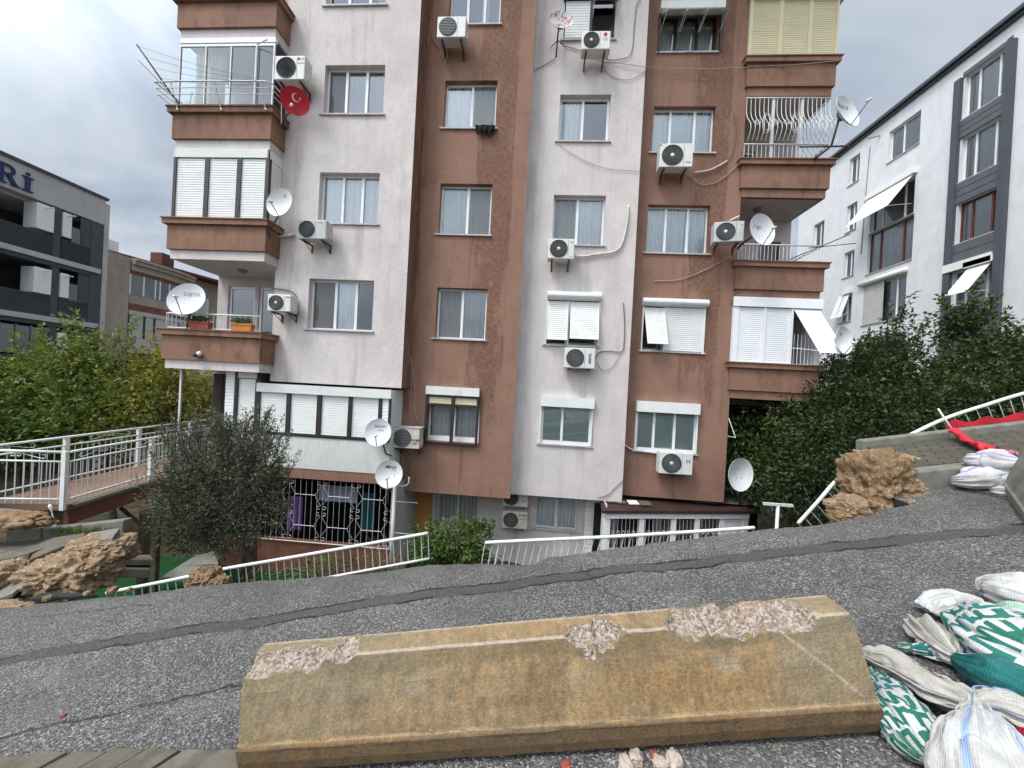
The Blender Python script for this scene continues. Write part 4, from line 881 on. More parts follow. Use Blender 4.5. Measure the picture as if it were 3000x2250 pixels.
mb = MB(); mb.quad((-8.44, 11.4, -5.4), (-3.8, 11.4, -5.4), (-3.8, 11.4, -2.7), (-8.44, 11.4, -2.7)); mb.quad((-8.44, 9.56, -5.4), (-8.44, 11.4, -5.4), (-8.44, 11.4, -2.7), (-8.44, 9.56, -2.7)); mb.quad((-8.44, 9.7, -5.3), (-3.7, 9.7, -5.3), (-3.7, 11.4, -5.3), (-8.44, 11.4, -5.3)); mb.build('porch_interior', M['dkinside'], B)
MB().tube([(-3.62, 9.5, -5.4), (-3.62, 9.5, -2.68)], .045, 10).build('white_post', M['whitemetal'], B)
def hanging_cloth(x0, x1, z0, z1, y, mat, label):
    mb = MB(); mb.grid(lambda u, v: (x0+(x1-x0)*u, y+.03*math.sin(u*19)*(1-v*.6), z0+(z1-z0)*v), 20, 6); o = mb.build('laundry', M[mat], None, 0, ((x0+x1)/2, y, z0)); return tag(o, label, 'laundry', 'laundry hung inside the barred porch')
hanging_cloth(-6.9, -6.45, -4.3, -3.35, 10.0, 'purple', 'purple cloth hanging behind the white porch bars near the olive tree')
hanging_cloth(-6.05, -4.95, -3.45, -3.0, 10.1, 'sheet', 'pale grey sheet hung across the middle of the barred porch')
hanging_cloth(-4.75, -4.35, -4.2, -3.1, 10.0, 'teal', 'dark teal cloth hanging at the right end of the barred porch')
# lean-to annex with brown roof
A_ = thing('annex', 'low white lean-to annex with dark brown roof against the brown wall', 'annex', (4.0, 10.9, -5.4))
fA = lambda t, d=0, z=0: Vector((2.0+4.55*t, 10.2+1.0*t, 0))+Vector((.215, -.977, 0))*d+Vector((0, 0, z))
mb = MB(); q = [fA(-.03, .12, -3.13), fA(1.0, .12, -3.13), Vector((7.0, 12.4, -2.96)), Vector((5.6, 12.4, -2.975)), Vector((2.0, 11.35, -3.035))]
mb.add(q+[p_-Vector((0, 0, .07)) for p_ in q], [(0, 1, 2, 3, 4), (9, 8, 7, 6, 5)]+[(i, i+5, (i+1) % 5+5, (i+1) % 5) for i in range(5)]); mb.build('roof', M['roof'], A_)
mb = MB(); v, f = vribs(0, .93, -3.36, -3.20, lambda t, o, z: fA(t, .05+o, z), .009); mb.add(v, f); mb.build('fascia', M['white'], A_)
mb = MB()
def abox(t0, t1, d0, d1, z0, z1, mi=0):
    v = [fA(t, d, z) for z in (z0, z1) for d in (d0, d1) for t in (t0, t1)]; mb.add(v, [(0, 1, 3, 2), (4, 6, 7, 5), (0, 4, 5, 1), (2, 3, 7, 6), (0, 2, 6, 4), (1, 5, 7, 3)], mi)
for t in (0, .215, .42, .575, .74, .90): abox(t, t+.03, -.05, .03, -5.4, -3.37)
for a, b in ((.03, .215), (.245, .42), (.45, .575), (.605, .74)): abox(a, b, -.04, .02, -4.3, -4.2); abox(a, b, -.06, -.05, -5.4, -4.3)
abox(.77, .90, -.04, -.0, -5.4, -3.4); mb.build('window_frame', M['white'], A_)
for a, b in ((.03, .215), (.245, .42), (.45, .575), (.605, .74)):
    MB().quad(fA(a, -.02, -4.2), fA(b, -.02, -4.2), fA(b, -.02, -3.37), fA(a, -.02, -3.37)).build('pane', M['glass'], A_)
mb = MB()
for i in range(30): t = .03+.71*i/29; mb.bar(fA(t, .035, -5.3), fA(t, .035, -3.38), .006)
for t in np.linspace(.05, .72, 22): mb.tube([fA(t+.008*math.cos(a), .045, -3.75+.05*math.sin(a)) for a in np.linspace(0, 2*math.pi, 9)[:-1]], .006, 4, 0, True)
mb.build('window_bars', M['whitemetal'], A_)
mb = MB(); mb.quad(fA(0, -.8, -5.4), fA(1, -.8, -5.4), fA(1, -.8, -3.2), fA(0, -.8, -3.2)); mb.quad(fA(1, 0, -5.4), (6.95, 12.3, -5.4), (6.95, 12.3, -3.05), fA(1, 0, -3.15)); mb.build('annex_wall', M['dkinside'], A_)
mb = MB()
for i in (0, 2):
    t0 = .05+.14*i; mb.grid(lambda u, v: fA(t0+.05*u, -.25+.03*math.sin(u*9), -4.6+1.3*v), 10, 3)
mb.build('curtain', M['curtain'], A_)
def roof_tile(px, py, s, mat, label, rz):
    c = P(px, py, 10.75); mb = MB(); mb.box(-s*.6, s*.6, -s*.5, s*.5, 0, .03); o = mb.build('flat_tile', M[mat]); o.location = (c.x, c.y, -3.065+.025*(c.y-10.4)); o.rotation_euler = (math.radians(8), 0, rz); tag(o, label, 'tile', 'loose slabs on the annex roof')
roof_tile(1790, 1472, .20, 'paver', 'speckled brown slab at the left corner of the annex roof', .1)
roof_tile(1818, 1474, .20, 'concrete', 'speckled slab second from the left on the annex roof', .1)
roof_tile(1854, 1474, .24, 'white', 'pale cream slab lying on the dark annex roof', .12)
roof_tile(1890, 1471, .26, 'paver', 'broad brown slab right of the cream one on the annex roof', .1)
# ------------------------------------------------------------------ air conditioners (px of the casing front)
def z(b, x, y): return b[0]+x/b[2], b[1]+y/b[2]
zA, zB, zC_ = (400, 0, 3.687), (400, 400, 3.687), (400, 750, 3.687)
def ac(b, l, r, t, bo, Yf, label, **k):
    (x0, y0), (x1, y1) = z(b, l, t), z(b, r, bo); return air_con(x0, x1, y0, y1, Yf, label, **k)
ac((400, 0, 3.687), 1472, 1832, 590, 868, Y1-.50, 'white air conditioner beside the glazed balcony above the red dish', guard='acdark', hub=False, logo=[('o', .035, .22, .86, 1, 0), ('LG', .075, .66, .86, 3, 0), ('INVERTER', .045, .45, .68, 2, 0)])
ac((400, 400, 3.687), 1722, 2062, 890, 1112, Y1-.46, 'white air conditioner with square grey fan guard below the third floor pink window', hub=False, mat='acgreyed', logo=[('=', .05, .45, .86, 3, 0)])
ac((400, 750, 3.687), 1405, 1672, 405, 605, Y1-.46, 'small white air conditioner with a black pipe next to the open loggia', turn=.05, logo=[('=', .05, .55, .85, 2, .1)])
ac((1200, 0, 3.16), 250, 525, 145, 348, Y2-.50, 'white air conditioner on black brackets under the top window of the brown strip', louvre=True, hub=False)
ac((1200, 0, 3.16), 1597, 1856, 283, 456, Y3-.52, 'white air conditioner with red round emblem beside the rusty dish', logo=[('o', .05, .5, .80, 1, 0), ('LG', .095, .5, .55, 3, 0)])
ac((1200, 500, 3.16), 1283, 1525, 625, 818, Y3-.46, 'air conditioner overlapping a pink strip window with a long white pipe on its right', logo=[('=', .05, .5, .82, 3, 0), ('=', .04, .5, .12, 3, 0)])
ac((1200, 1000, 3.16), 1435, 1716, 58, 252, Y3-.40, 'air conditioner with vertical brand lettering under the tilted white shutters', hub=False, legs=1, brackets=False, logo=[('AIRFEL', .10, .5, .5, 0, math.pi/2)])
ac((1850, 0, 3.16), 270, 562, 1325, 1546, Y4-.52, 'large grey white air conditioner in front of the curtained brown strip window', turn=-.03, logo=[('=', .04, -2.6, .93, 0, 0), ('=', .07, .5, .2, 3, 0)])
ac((1850, 500, 3.16), 782, 1024, 468, 656, Y4-.62, 'air conditioner with visible fan beside the large pale dish at the right corner', mat='acgreyed', turn=-.16, logo=[('=', .025, .7, .8, 0, 1.2)])
ac((1700, 1050, 3.16), 742, 1035, 870, 1076, Y4-.42, 'air conditioner with bluish print under the lowest brown strip window', brackets=False, legs=1, logo=[('H', .17, .55, .62, 2, 0)])
ac((600, 1080, 3.16), 1722, 1994, 540, 745, Y2-.50, 'cream air conditioner with a beige cover next to the lettered dish by the porch', louvre=True, mat='acold', hub=False, cap=True, logo=[('HOME', .085, .5, .42, 0, 0), ('GET', .085, .5, .26, 0, 0)])
ac((1200, 1400, 2.765), 746, 955, 272, 415, 11.0, 'lower of two stacked ground floor air conditioners behind the leafy bush', mat='acold', hub=False, logo=[('BAYMAK', .065, .5, .82, 0, 0), ('= = =', .09, .5, .6, 0, 0)])
ac((1200, 1400, 2.765), 750, 960, 95, 236, 11.0, 'upper of two stacked ground floor air conditioners right under the pink wall', hub=False, logo=[('=', .06, .5, .35, 2, 0)])

# ------------------------------------------------------------------ satellite dishes
def dpt(b, x, y, Y): return P(*z(b, x, y), Y)
dish(557, 884, 9.0, 100, .18, .30, 'large pale dish with faint letters on the open loggia railing at the left', rad=.44, squash=1.0, marks=[('DIJITAL', .30, .1, .42, 2), ('o', .03, -.25, -.1, 2), ('o', .03, .2, -.2, 2), ('o', .03, 0, -.45, 2)], mount=[([None, Vector((-9.25, 9.09, 1.2))], .025), ([Vector((-9.25, 9.09, 1.5)), Vector((-9.25, 9.09, 1.12))], .025)], armlen=.8)
dish(829, 599, 8.95, 94, -.22, .02, 'pale oval dish with small orange emblem beside the white shuttered balcony', rad=.345, squash=1.18, marks=[('o', .10, .25, .52, 3), ('o', .04, -.1, -.2, 2), ('o', .04, .2, -.3, 2)], mount=[([None, Vector((-7.16, 9.12, 3.75)), Vector((-7.18, 9.2, 3.6))], .02)], armdir=-1)
dish(867, 297, 9.0, 84, .10, -.62, 'red dish painted with a white crescent and star under an air conditioner', mat='reddish', rad=.30, squash=1.22, curved=.10, marks=[('crescent', .30, .05, .25, 4), ('star', .12, .40, .18, 4)], mount=[([None, Vector((-7.05, 9.3, 6.75)), Vector((-7.15, 9.45, 6.6))], .02)], lnb='ac')
dish(1642, 70, 10.2, 66, .12, .25, 'rust stained dish on a black tripod mast at the top of the pink strip', mat='rustdish', rad=.31, squash=1.05, armdir=1, armlen=.4, mount=[([None, P(1635, 95, 10.4), P(1629, 168, 10.45)], .022), ([P(1634, 118, 10.45), P(1614, 138, 10.63)], .012), ([P(1634, 118, 10.45), P(1656, 138, 10.63)], .012)])
dish(1112, 1268, 9.25, 82, 0.05, .22, 'pale dish with blue lettering in front of the enclosed porch shutters', rad=.345, squash=.97, marks=[('SEZGIN', .26, .05, .45, 1), ('UYDU', .17, .05, .18, 1)], mount=[([None, P(1130, 1330, 9.4), P(1148, 1335, 9.44)], .02)], armlen=.5)
dish(1143, 1389, 9.2, 82, 0.12, .22, 'pale dish with black lettering above the barred porch corner', rad=.345, squash=.97, marks=[('MEGA', .30, .05, .50, 0), ('UYDU', .13, .28, .28, 1), ('streak', .2, .35, -.1, 3)], mount=[([None, Vector((-3.72, 9.44, -2.5)), Vector((-3.78, 9.46, -2.75)), Vector((-3.78, 9.46, -3.2))], .022)], armlen=.55)
dish(2466, 338, 10.2, 92, .42, .22, 'weathered dish on a long arm at the caged balcony corner', rad=.44, squash=1.0, marks=[('NEOPLUS', .22, 0, .5, 1)], mount=[([None, dpt((1850, 0, 3.16), 1850, 1350, 10.5), dpt((1850, 0, 3.16), 1690, 1475, 10.9)], .028), ([dpt((1850, 0, 3.16), 1560, 1360, 10.7), dpt((1850, 0, 3.16), 2045, 1352, 10.5)], .022)], armlen=.95)
dish(2221, 680, 10.35, 90, .30, .12, 'large pale dish with a round print in front of the open right balcony', rad=.43, squash=.92, marks=[('TIVIBU', .22, -.05, .30, 2), ('o', .07, -.02, .22, 1), ('streak', .22, -.25, -.35, 2), ('streak', .25, .0, -.35, 2), ('streak', .2, .25, -.3, 2)], mount=[([None, dpt((1850, 500, 3.16), 1010, 690, 10.85), dpt((1850, 500, 3.16), 985, 720, 11.05)], .03)], armlen=.8)
dish(2460, 1000, 10.4, 66, .3, .1, 'dish with an orange emblem half hidden by the pushed out white shutter', rad=.36, squash=.8, marks=[('o', .09, .05, .5, 3)], mount=[([None, Vector((8.1, 10.9, 1.0)), Vector((7.9, 11.0, .9))], .025)], armlen=.7)
dish(2158, 1388, 10.2, 84, .30, .06, 'greyish plain dish standing on the brown annex roof', rad=.43, squash=.90, marks=[('dash', .30, .05, .35, 2), ('o', .035, 0, -.25, 1), ('o', .035, .3, -.25, 0)], mount=[([None, P(2165, 1430, 10.6), P(2170, 1478, 10.75)], .03), ([P(2180, 1440, 10.4), P(2215, 1410, 10.1), P(2260, 1445, 10.0)], .03)], arm=False)

# ------------------------------------------------------------------ cables and pipes on the facade
def cable(pts, r, mat, label, smooth=True, name='cable', cat='cable'):
    o = MB().tube(catmull(pts, 6) if smooth else pts, r, 6).build(name, M[mat], None, 0, tuple(pts[0])); return tag(o, label, cat, 'cables and pipes along the facade')
a1, a2, a3, b4, b5, b6 = (1200, 0, 3.16), (1200, 500, 3.16), (1200, 1000, 3.16), (1850, 0, 3.16), (1850, 500, 3.16), (1700, 1050, 3.16)
pp = lambda b, Y, *xy: [P(*z(b, x, y), Y) for x, y in xy]
cable([P(1251-.052*y, y, Y2-.03) for y in (-40, 200, 500, 800, 1000)]+pp(a3, Y2-.03, (45, 400), (48, 600), (72, 725)), .012, 'cable', 'long pale cable running down the inner edge of the left brown strip')
cable(pp(a2, Y3-.05, (1530, 795), (1640, 790), (1760, 770), (1880, 755), (1960, 690), (2010, 500), (2028, 320)), .028, 'pipe', 'thick white lagged pipe curving up right of the pink strip air conditioner', name='pipe', cat='pipe')
cable(pp(a2, Y3-.03, (1978, 1220), (1990, 1400), (1985, 1600))+pp(a3, Y3-.03, (1960, 95), (1830, 90), (1750, 105), (1718, 160)), .013, 'cablegrey', 'dark pipe hooking down to the lowest pink strip air conditioner', name='pipe', cat='pipe')
cable(pp(a3, Y3-.03, (1735, 200), (1780, 260), (1850, 260), (1905, 200), (1955, 110)), .006, 'cablegrey', 'thin looped wire beside the lettered pink strip air conditioner')
cable(pp(b4, Y4-.03, (950, 1040), (965, 1150), (960, 1300), (930, 1430), (880, 1500)), .011, 'cablegrey', 'dark wire hanging between the curtained window and the caged balcony')
cable(pp(b4, Y4-.05, (885, 1490), (780, 1550), (700, 1580), (580, 1598)), .022, 'pipe', 'short white lagged pipe right of the large grey air conditioner', name='pipe', cat='pipe')
cable(pp(b5, Y4-.03, (520, 40), (640, 125), (760, 115), (870, 50), (1010, -80)), .010, 'cable', 'tan cable looping below the large grey air conditioner')
cable(pp(b5, Y4-.03, (205, 1020), (300, 1018), (440, 1010), (600, 955), (780, 870), (920, 795)), .011, 'cable', 'tan cable sweeping over brown wall under the three pane window')
cable(pp(b6, Y4-.05, (412, 800), (470, 840), (580, 860), (740, 882)), .022, 'pipe', 'white pipe entering the lowest right air conditioner from the pink wall', name='pipe', cat='pipe')
cable(pp(b6, Y3-.03, (395, 1130), (330, 1190), (250, 1265), (160, 1290)), .010, 'cablegrey', 'grey cable slanting across the lower right corner of the pink strip')
cable(pp(a1, Y3-.03, (1145, 655), (1260, 595), (1350, 540)), .010, 'cablegrey', 'grey cable from the rusty dish mast down to the left')
cable(pp(a1, Y3-.03, (1440, 425), (1560, 465), (1800, 545), (1930, 550), (2050, 495), (2080, 250), (2100, 60), (2140, -20)), .010, 'cablegrey', 'grey cable rising past the air conditioner with the red emblem')
cable(pp(a1, Y3-.04, (1790, 580), (1900, 580), (2212, 625))+pp(b4, Y4-.12, (130, 625), (500, 638), (900, 632), (1300, 610))+pp(b4, YR-.12, (1600, 592), (1920, 562)), .009, 'cable', 'thin cable strung across the upper right facade to the ivory balcony')
cable(pp(a1, Y3-.03, (1780, 600), (1860, 700), (1980, 740), (2100, 715), (2212, 625)), .007, 'cablegrey', 'slack loop of wire under the top pink strip air conditioner')
cable(pp(a1, Y3-.03, (1385, 1340), (1550, 1450), (1750, 1540), (1950, 1575), (2212, 1585)), .006, 'cablegrey', 'thin grey wire sagging below the second pink strip window from the top')
cable(pp(zC_, Y1-.06, (1430, 330), (1480, 352), (1560, 360), (1650, 378), (1720, 430), (1745, 560), (1735, 640)), .018, 'cablegrey', 'black lagged pipe arching over the air conditioner by the loggia', name='pipe', cat='pipe')
cable(pp(zB, Y1-.04, (1525, 1080), (1600, 1075), (1700, 1060)), .04, 'pipe', 'short pinkish pipe between the balcony corner and an air conditioner', name='pipe', cat='pipe')
cable(pp((600, 1080, 3.16), Y2-.05, (1745, 780), (1830, 810), (1840, 850), (1940, 790), (2000, 760)), .010, 'cable', 'pale cables dangling under the cream air conditioner')
cable(pp((600, 1080, 3.16), 9.3, (1790, 1085), (1850, 1085), (1885, 1060), (1890, 1005)), .022, 'whitemetal', 'white bent pipe beside the dish with black lettering', name='pipe', cat='pipe')
cable(pp(a1, Y2-.04, (200, 300), (215, 380), (270, 450)), .010, 'cablegrey', 'dark wire behind the black bracketed air conditioner', )
cable(pp(a1, Y2-.12, (340, 450), (348, 520), (330, 580)), .012, 'cable', 'pale drain hose below the black bracketed air conditioner', name='hose', cat='hose')
cable(pp(b5, Y4-.1, (905, 468), (1000, 420)), .03, 'pipe', 'short white pipe stub above the corner air conditioner', False, 'pipe', 'pipe')

# black cloth over a sill, planters, camera, lights
mb = MB(); c0 = P(*z(a1, 605, 1185), Y2-.10); c1 = P(*z(a1, 790, 1185), Y2-.10)
def clf(u, v):
    x = c0.x+(c1.x-c0.x)*(u+.05*(u-.5)*-2*v); drop = .27*(.86+.10*math.sin(u*9+.8)+.06*math.sin(u*21))*(1-.35*max(0, u-.85)/.15)*(1-.45*max(0, .12-u)/.12)
    return (x, Y2-.10-.03*math.sin(v*3.1)-.022*math.sin(u*23+v*2), 7.21-drop*v)
mb.grid(clf, 26, 10); mb.grid(lambda u, v: (c0.x+(c1.x-c0.x)*u, Y2-.10+.16*v, 7.212+.012*math.sin(u*17)), 26, 3)
tag(mb.build('hanging_cloth', M['blackcloth'], None, 0, tuple(c0)), 'black cloth draped over a window sill on the brown strip', 'cloth')
def planter(px, py, w, mat, label):
    c = P(px, py, YB-.02); o = thing('planter', label, 'planter', (c.x, c.y, 1.125), 'flower boxes on the open loggia')
    z0 = 1.128; mb = MB(); h = .18; d = .17
    v = [(c.x+sx*(w/2-.03*(1-k)), c.y+sy*(d/2-.02*(1-k)), z0+h*k) for k in (0, 1) for sy in (-1, 1) for sx in (-1, 1)]
    mb.add(v, [(0, 2, 3, 1), (0, 1, 5, 4), (2, 6, 7, 3), (0, 4, 6, 2), (1, 3, 7, 5), (4, 5, 7, 6)]); mb.box(c.x-w/2-.012, c.x+w/2+.012, c.y-d/2-.012, c.y+d/2+.012, z0+h-.03, z0+h+.002); mb.build('box', M[mat], o)
    C = np.column_stack([RNG.uniform(c.x-w*.4, c.x+w*.4, 60), RNG.normal(c.y, .04, 60), z0+h+RNG.uniform(0, .13, 60)]); D = RNG.normal(0, .5, (60, 3)); D[:, 2] += .6
    leaf_mesh('plant', [leaf_arrays(C, D, 6, .03, .055, .016)], M['leaf_mid'], o, (c.x, c.y, 1.125))
planter(588, 958, .56, 'terra', 'red planter box on the loggia railing beneath the big dish'); planter(712, 962, .56, 'inkorange', 'orange planter box nearer the loggia corner with green leaves')
c = P(573, 1040, YB-.10); o = thing('security_camera', 'small black and white camera under the open loggia parapet', 'camera', c)
MB().lathe([(.001, -.10), (.05, -.09), (.055, 0), (.045, .05), (.001, .05)], c, (.4, -.9, -.2), 14).build('camera_body', M['ink'], o); MB().lathe([(.05, -.01), (.062, 0), (.06, .06), (.03, .08), (.001, .08)], c+Vector((.05, .02, .025)), (.8, .3, .5), 14).build('camera_shell', M['white'], o)
MB().bar(c+Vector((0, .02, 0)), (c.x, YB, c.z), .03).build('camera_bracket', M['ink'], o)
# T-shaped washing post
c = P(2279, 1482, 8.6); o = thing('clothesline_post', 'white T-shaped metal post behind the broken road edge', 'post', (c.x, c.y, -5.4))
mb = MB().tube([(c.x, c.y, -5.4), (c.x, c.y, c.z)], .035, 8); mb.build('post', M['whitemetal'], o); MB().box(c.x-.31, c.x+.31, c.y-.03, c.y+.03, c.z, c.z+.055).build('crossbar', M['whitemetal'], o)
mb = MB(); mb.bar(P(2135, 1225, 10.6), P(2155, 1282, 10.4), .016); mb.bar(P(2132, 1278, 10.9), P(2155, 1282, 10.4), .016); mb.build('wall_bracket', M['whitemetal'], B)
# ------------------------------------------------------------------ road
def road_material():
    s = NT('worn coarse asphalt'); X, Y, Z = s.xyz()
    c1 = s.vor(118, out='Color'); g = s.n('ShaderNodeSeparateColor'); s.l(c1, g.inputs[0]); rnd = g.outputs[0]; rnd2 = g.outputs[1]
    c2 = s.vor(42, out='Color'); g2 = s.n('ShaderNodeSeparateColor'); s.l(c2, g2.inputs[0])
    k = s.ramp(rnd, (.0, (.031, .029, .0265)), (.42, (.092, .0865, .078)), (.78, (.182, .171, .154)), (.93, (.32, .302, .273)), (1.0, (.47, .45, .42)))
    big = s.math('GREATER_THAN', g2.outputs[0], .86); d2 = s.vor(42); big = s.math('MULTIPLY', big, s.math('LESS_THAN', d2, .38))
    k = s.mix(big, k, s.ramp(g2.outputs[1], (0.0, (.18, .175, .17)), (1.0, (.44, .43, .41))))
    k = s.mix(s.ramp(s.noise(.9, 6, .65), (.32, 0.0), (.66, .6)), k, (.062, .060, .057)); k = s.mix(s.math('MULTIPLY', s.smooth(s.noise(.55, 7, .7, s.map((1, 1, 1), (11, 4, 0))), .50, .64), .35), k, (.155, .146, .13)); k = s.mix(s.math('MULTIPLY', s.smooth(s.noise(5.0, 6, .75, s.map((.5, 1.6, 1), (2, 9, 0))), .60, .74), .45), k, (.045, .043, .040))
    k = s.mix(s.math('MULTIPLY', s.ramp(s.noise(2.3, 6, .7, s.map((1, 1, 1), (8, 2, 0))), (.55, 0.0), (.75, 1.0)), .35), k, (.27, .255, .235))
    # wet tar joint along the road: two dark edges with a dark band between
    wob = s.math('MULTIPLY_ADD', s.noise(1.2, 6, .6, s.map((1, .2, 0))), .30, -.15)
    yc = s.math('ADD', s.math('MULTIPLY_ADD', s.math('MULTIPLY', X, X), -.0105, 3.34), s.math('MULTIPLY', X, .068))
    dd = s.math('ABSOLUTE', s.math('SUBTRACT', Y, s.math('ADD', yc, wob)))
    rag = s.math('MULTIPLY_ADD', s.noise(14, 5, .7), .05, 0)
    band = s.math('SUBTRACT', 1.0, s.smooth(s.math('ADD', dd, rag), .085, .115))
    edge = s.math('SUBTRACT', 1.0, s.smooth(s.math('ABSOLUTE', s.math('SUBTRACT', s.math('ADD', dd, rag), .10)), .006, .022))
    edge = s.math('MULTIPLY', edge, s.smooth(s.noise(2.2, 5, .7), .40, .58))
    k = s.mix(s.math('MULTIPLY', band, .72), k, (.055, .053, .051)); k = s.mix(edge, k, (.009, .009, .009))
    def crack(y0, sl, curve, x0, x1, w, seed):
        wv = s.math('MULTIPLY_ADD', s.noise(2.6, 7, .68, s.map((1, .3, 0), (seed, seed*2, 0))), .34, -.17)
        d = s.math('ABSOLUTE', s.math('SUBTRACT', Y, s.math('ADD', s.math('MULTIPLY_ADD', X, sl, y0), wv)))
        m = s.math('SUBTRACT', 1.0, s.smooth(d, w*.35, w)); m = s.math('MULTIPLY', m, s.math('MULTIPLY', s.smooth(X, x0, x0+.4), s.math('SUBTRACT', 1.0, s.smooth(X, x1-.4, x1))))
        return s.math('MULTIPLY', m, s.smooth(s.noise(3.1, 4, .6, s.map((1, 1, 0), (seed, 0, 0))), .36, .5))
    for a in ((2.72, .20, 0, -4.6, -1.0, .020, 1.0), (2.30, .14, 0, -1.1, .9, .018, 3.3), (3.75, .03, 0, -5.5, -3.0, .014, 5.1)): k = s.mix(s.math('MULTIPLY', crack(*a), .8), k, (.012, .012, .012))
    xw = s.math('MULTIPLY_ADD', s.noise(2.2, 6, .7, s.map((.3, 1, 0), (4, 1, 0))), .4, -.2); dx = s.math('ABSOLUTE', s.math('SUBTRACT', X, s.math('ADD', s.math('MULTIPLY_ADD', Y, -.42, 1.95), xw)))
    k = s.mix(s.math('MULTIPLY', s.math('SUBTRACT', 1.0, s.smooth(dx, .005, .02)), s.math('MULTIPLY', s.smooth(Y, 1.9, 2.2), .45)), k, (.012, .012, .012))
    s.col(k); rel = s.math('ADD', s.math('MULTIPLY', rnd2, .5), s.math('SUBTRACT', 1.0, s.vor(118)))
    s.bump(s.math('SUBTRACT', rel, s.math('MULTIPLY', band, .8)), .9, .008)
    return s.done(s.mix(band, s.ramp(rnd2, (0.0, .55), (1.0, .9)), .5), .35)
M['road'] = road_material()
edge_px = [(-300, 1800), (0, 1772), (120, 1757), (312, 1738), (420, 1728), (560, 1708), (760, 1690), (900, 1680), (1080, 1668), (1180, 1655), (1260, 1643), (1410, 1638), (1500, 1641), (1570, 1640), (1600, 1620), (1680, 1612), (1760, 1600), (1900, 1580), (2050, 1560), (2200, 1543), (2250, 1535), (2330, 1530), (2420, 1524), (2520, 1500), (2580, 1494), (2680, 1478)]
edge = [G(x, y) for x, y in edge_px]; ex = [p.x for p in edge]; ey = [p.y for p in edge]
def edge_y(x):
    if x <= ex[0]: return 4.0
    if x >= ex[-1]: return 4.62 if x > 4.0 else ey[-1]
    return float(np.interp(x, ex, ey))+.03*noise.noise(Vector((x*4.1, 0, 3)))+.018*noise.noise(Vector((x*13, 0, 7)))
xs = [-40, -28, -20, -14, -10, -8]+list(np.arange(-7, 7.001, .07))+[8, 9.5, 12, 16, 22, 30]
ts = [0, .25, .45, .55, .65, .72, .78, .83, .87, .90, .925, .945, .962, .976, .988, 1.0]
def rz(x, y):
    e_ = edge_y(x); k = max(0, 1-(e_-y)/.45)
    return road(x, y)+.012*noise.noise(Vector((x*.9, y*.9, 0)))-(.05*k*k if -7 < x < 3.6 else 0)
mb = MB(); R_ = []
for t in ts: R_.append([(x, -9+(edge_y(x)+9)*t, rz(x, -9+(edge_y(x)+9)*t)) for x in xs])
nx = len(xs); mb.add([p for r in R_ for p in r], [(j*nx+i, j*nx+i+1, (j+1)*nx+i+1, (j+1)*nx+i) for j in range(len(ts)-1) for i in range(nx-1)], 0, True)
last = R_[-1]
def rag(x, q, s_): return .05*noise.noise(Vector((x*7, q*3, s_)))
e1 = [(x, y+.02+rag(x, 1, 2), z_-.05+rag(x, 2, 4)*.4) for x, y, z_ in last]; e2 = [(x, y-.04+rag(x, 3, 9), z_-.14+rag(x, 5, 4)*.5) for x, y, z_ in last]; e3 = [(x, y-.35, z_-.3) for x, y, z_ in last]
mb.add([*last, *e1, *e2, *e3], [(k*nx+i, k*nx+i+1, (k+1)*nx+i+1, (k+1)*nx+i) for k in range(3) for i in range(nx-1)], 1)
struct(mb.build('road', [M['road'], M['asphaltedge']]), 'steep grey asphalt road with a broken edge and a dark tar joint')

# ------------------------------------------------------------------ terrain
def gz(x, y):
    if y < 3.2: return min(road(x, y)-.35, -.2)
    base = -5.4+.55*max(0, min(1, (x-8)/6))*2
    if -11 < x < 4: cut = 1
    else: cut = 0
    top = road(x, y)-.25; k = max(0, min(1, (y-3.2)/(2.6 if cut else 3.6))); k = k*k*(3-2*k)
    n_ = .18*noise.noise(Vector((x*.9, y*.9, 5)))+.07*noise.noise(Vector((x*3, y*3, 5)))
    far = max(0, min(1, (math.hypot(x, y)-22)/20))
    return (top*(1-k)+base*k)+n_*k*(1-far)
gx = list(np.concatenate([[-900, -300, -120, -60, -40, -30, -24, -18], np.arange(-14, 12.01, .35), [14, 17, 20, 26, 34, 50, 80, 140, 300, 900]]))
gy = list(np.concatenate([[-900, -300, -100, -50, -30, -20, -12, -6, 0, 2], np.arange(3, 13.01, .35), [14, 16, 19, 22, 27, 34, 45, 70, 120, 300, 900]]))
mb = MB(); mb.add([(x, y, (gz(max(-22, min(30, x)), y) if y < 40 else -5.4)) for y in gy for x in gx], [(j*len(gx)+i, j*len(gx)+i+1, (j+1)*len(gx)+i+1, (j+1)*len(gx)+i) for j in range(len(gy)-1) for i in range(len(gx)-1)], 0, True)
struct(mb.build('ground', M['earth']), 'dark garden soil around and below the apartment block')
mb = MB(); n_ = 16
mb.grid(lambda u, v: (-13+9*u, 6.6+3.4*v, gz(-13+9*u, 6.6+3.4*v)+.05+.03*noise.noise(Vector((u*9, v*6, 1)))), 40, 24); struct(mb.build('artificial_turf', M['turf']), 'green artificial turf in the garden under the footbridge')

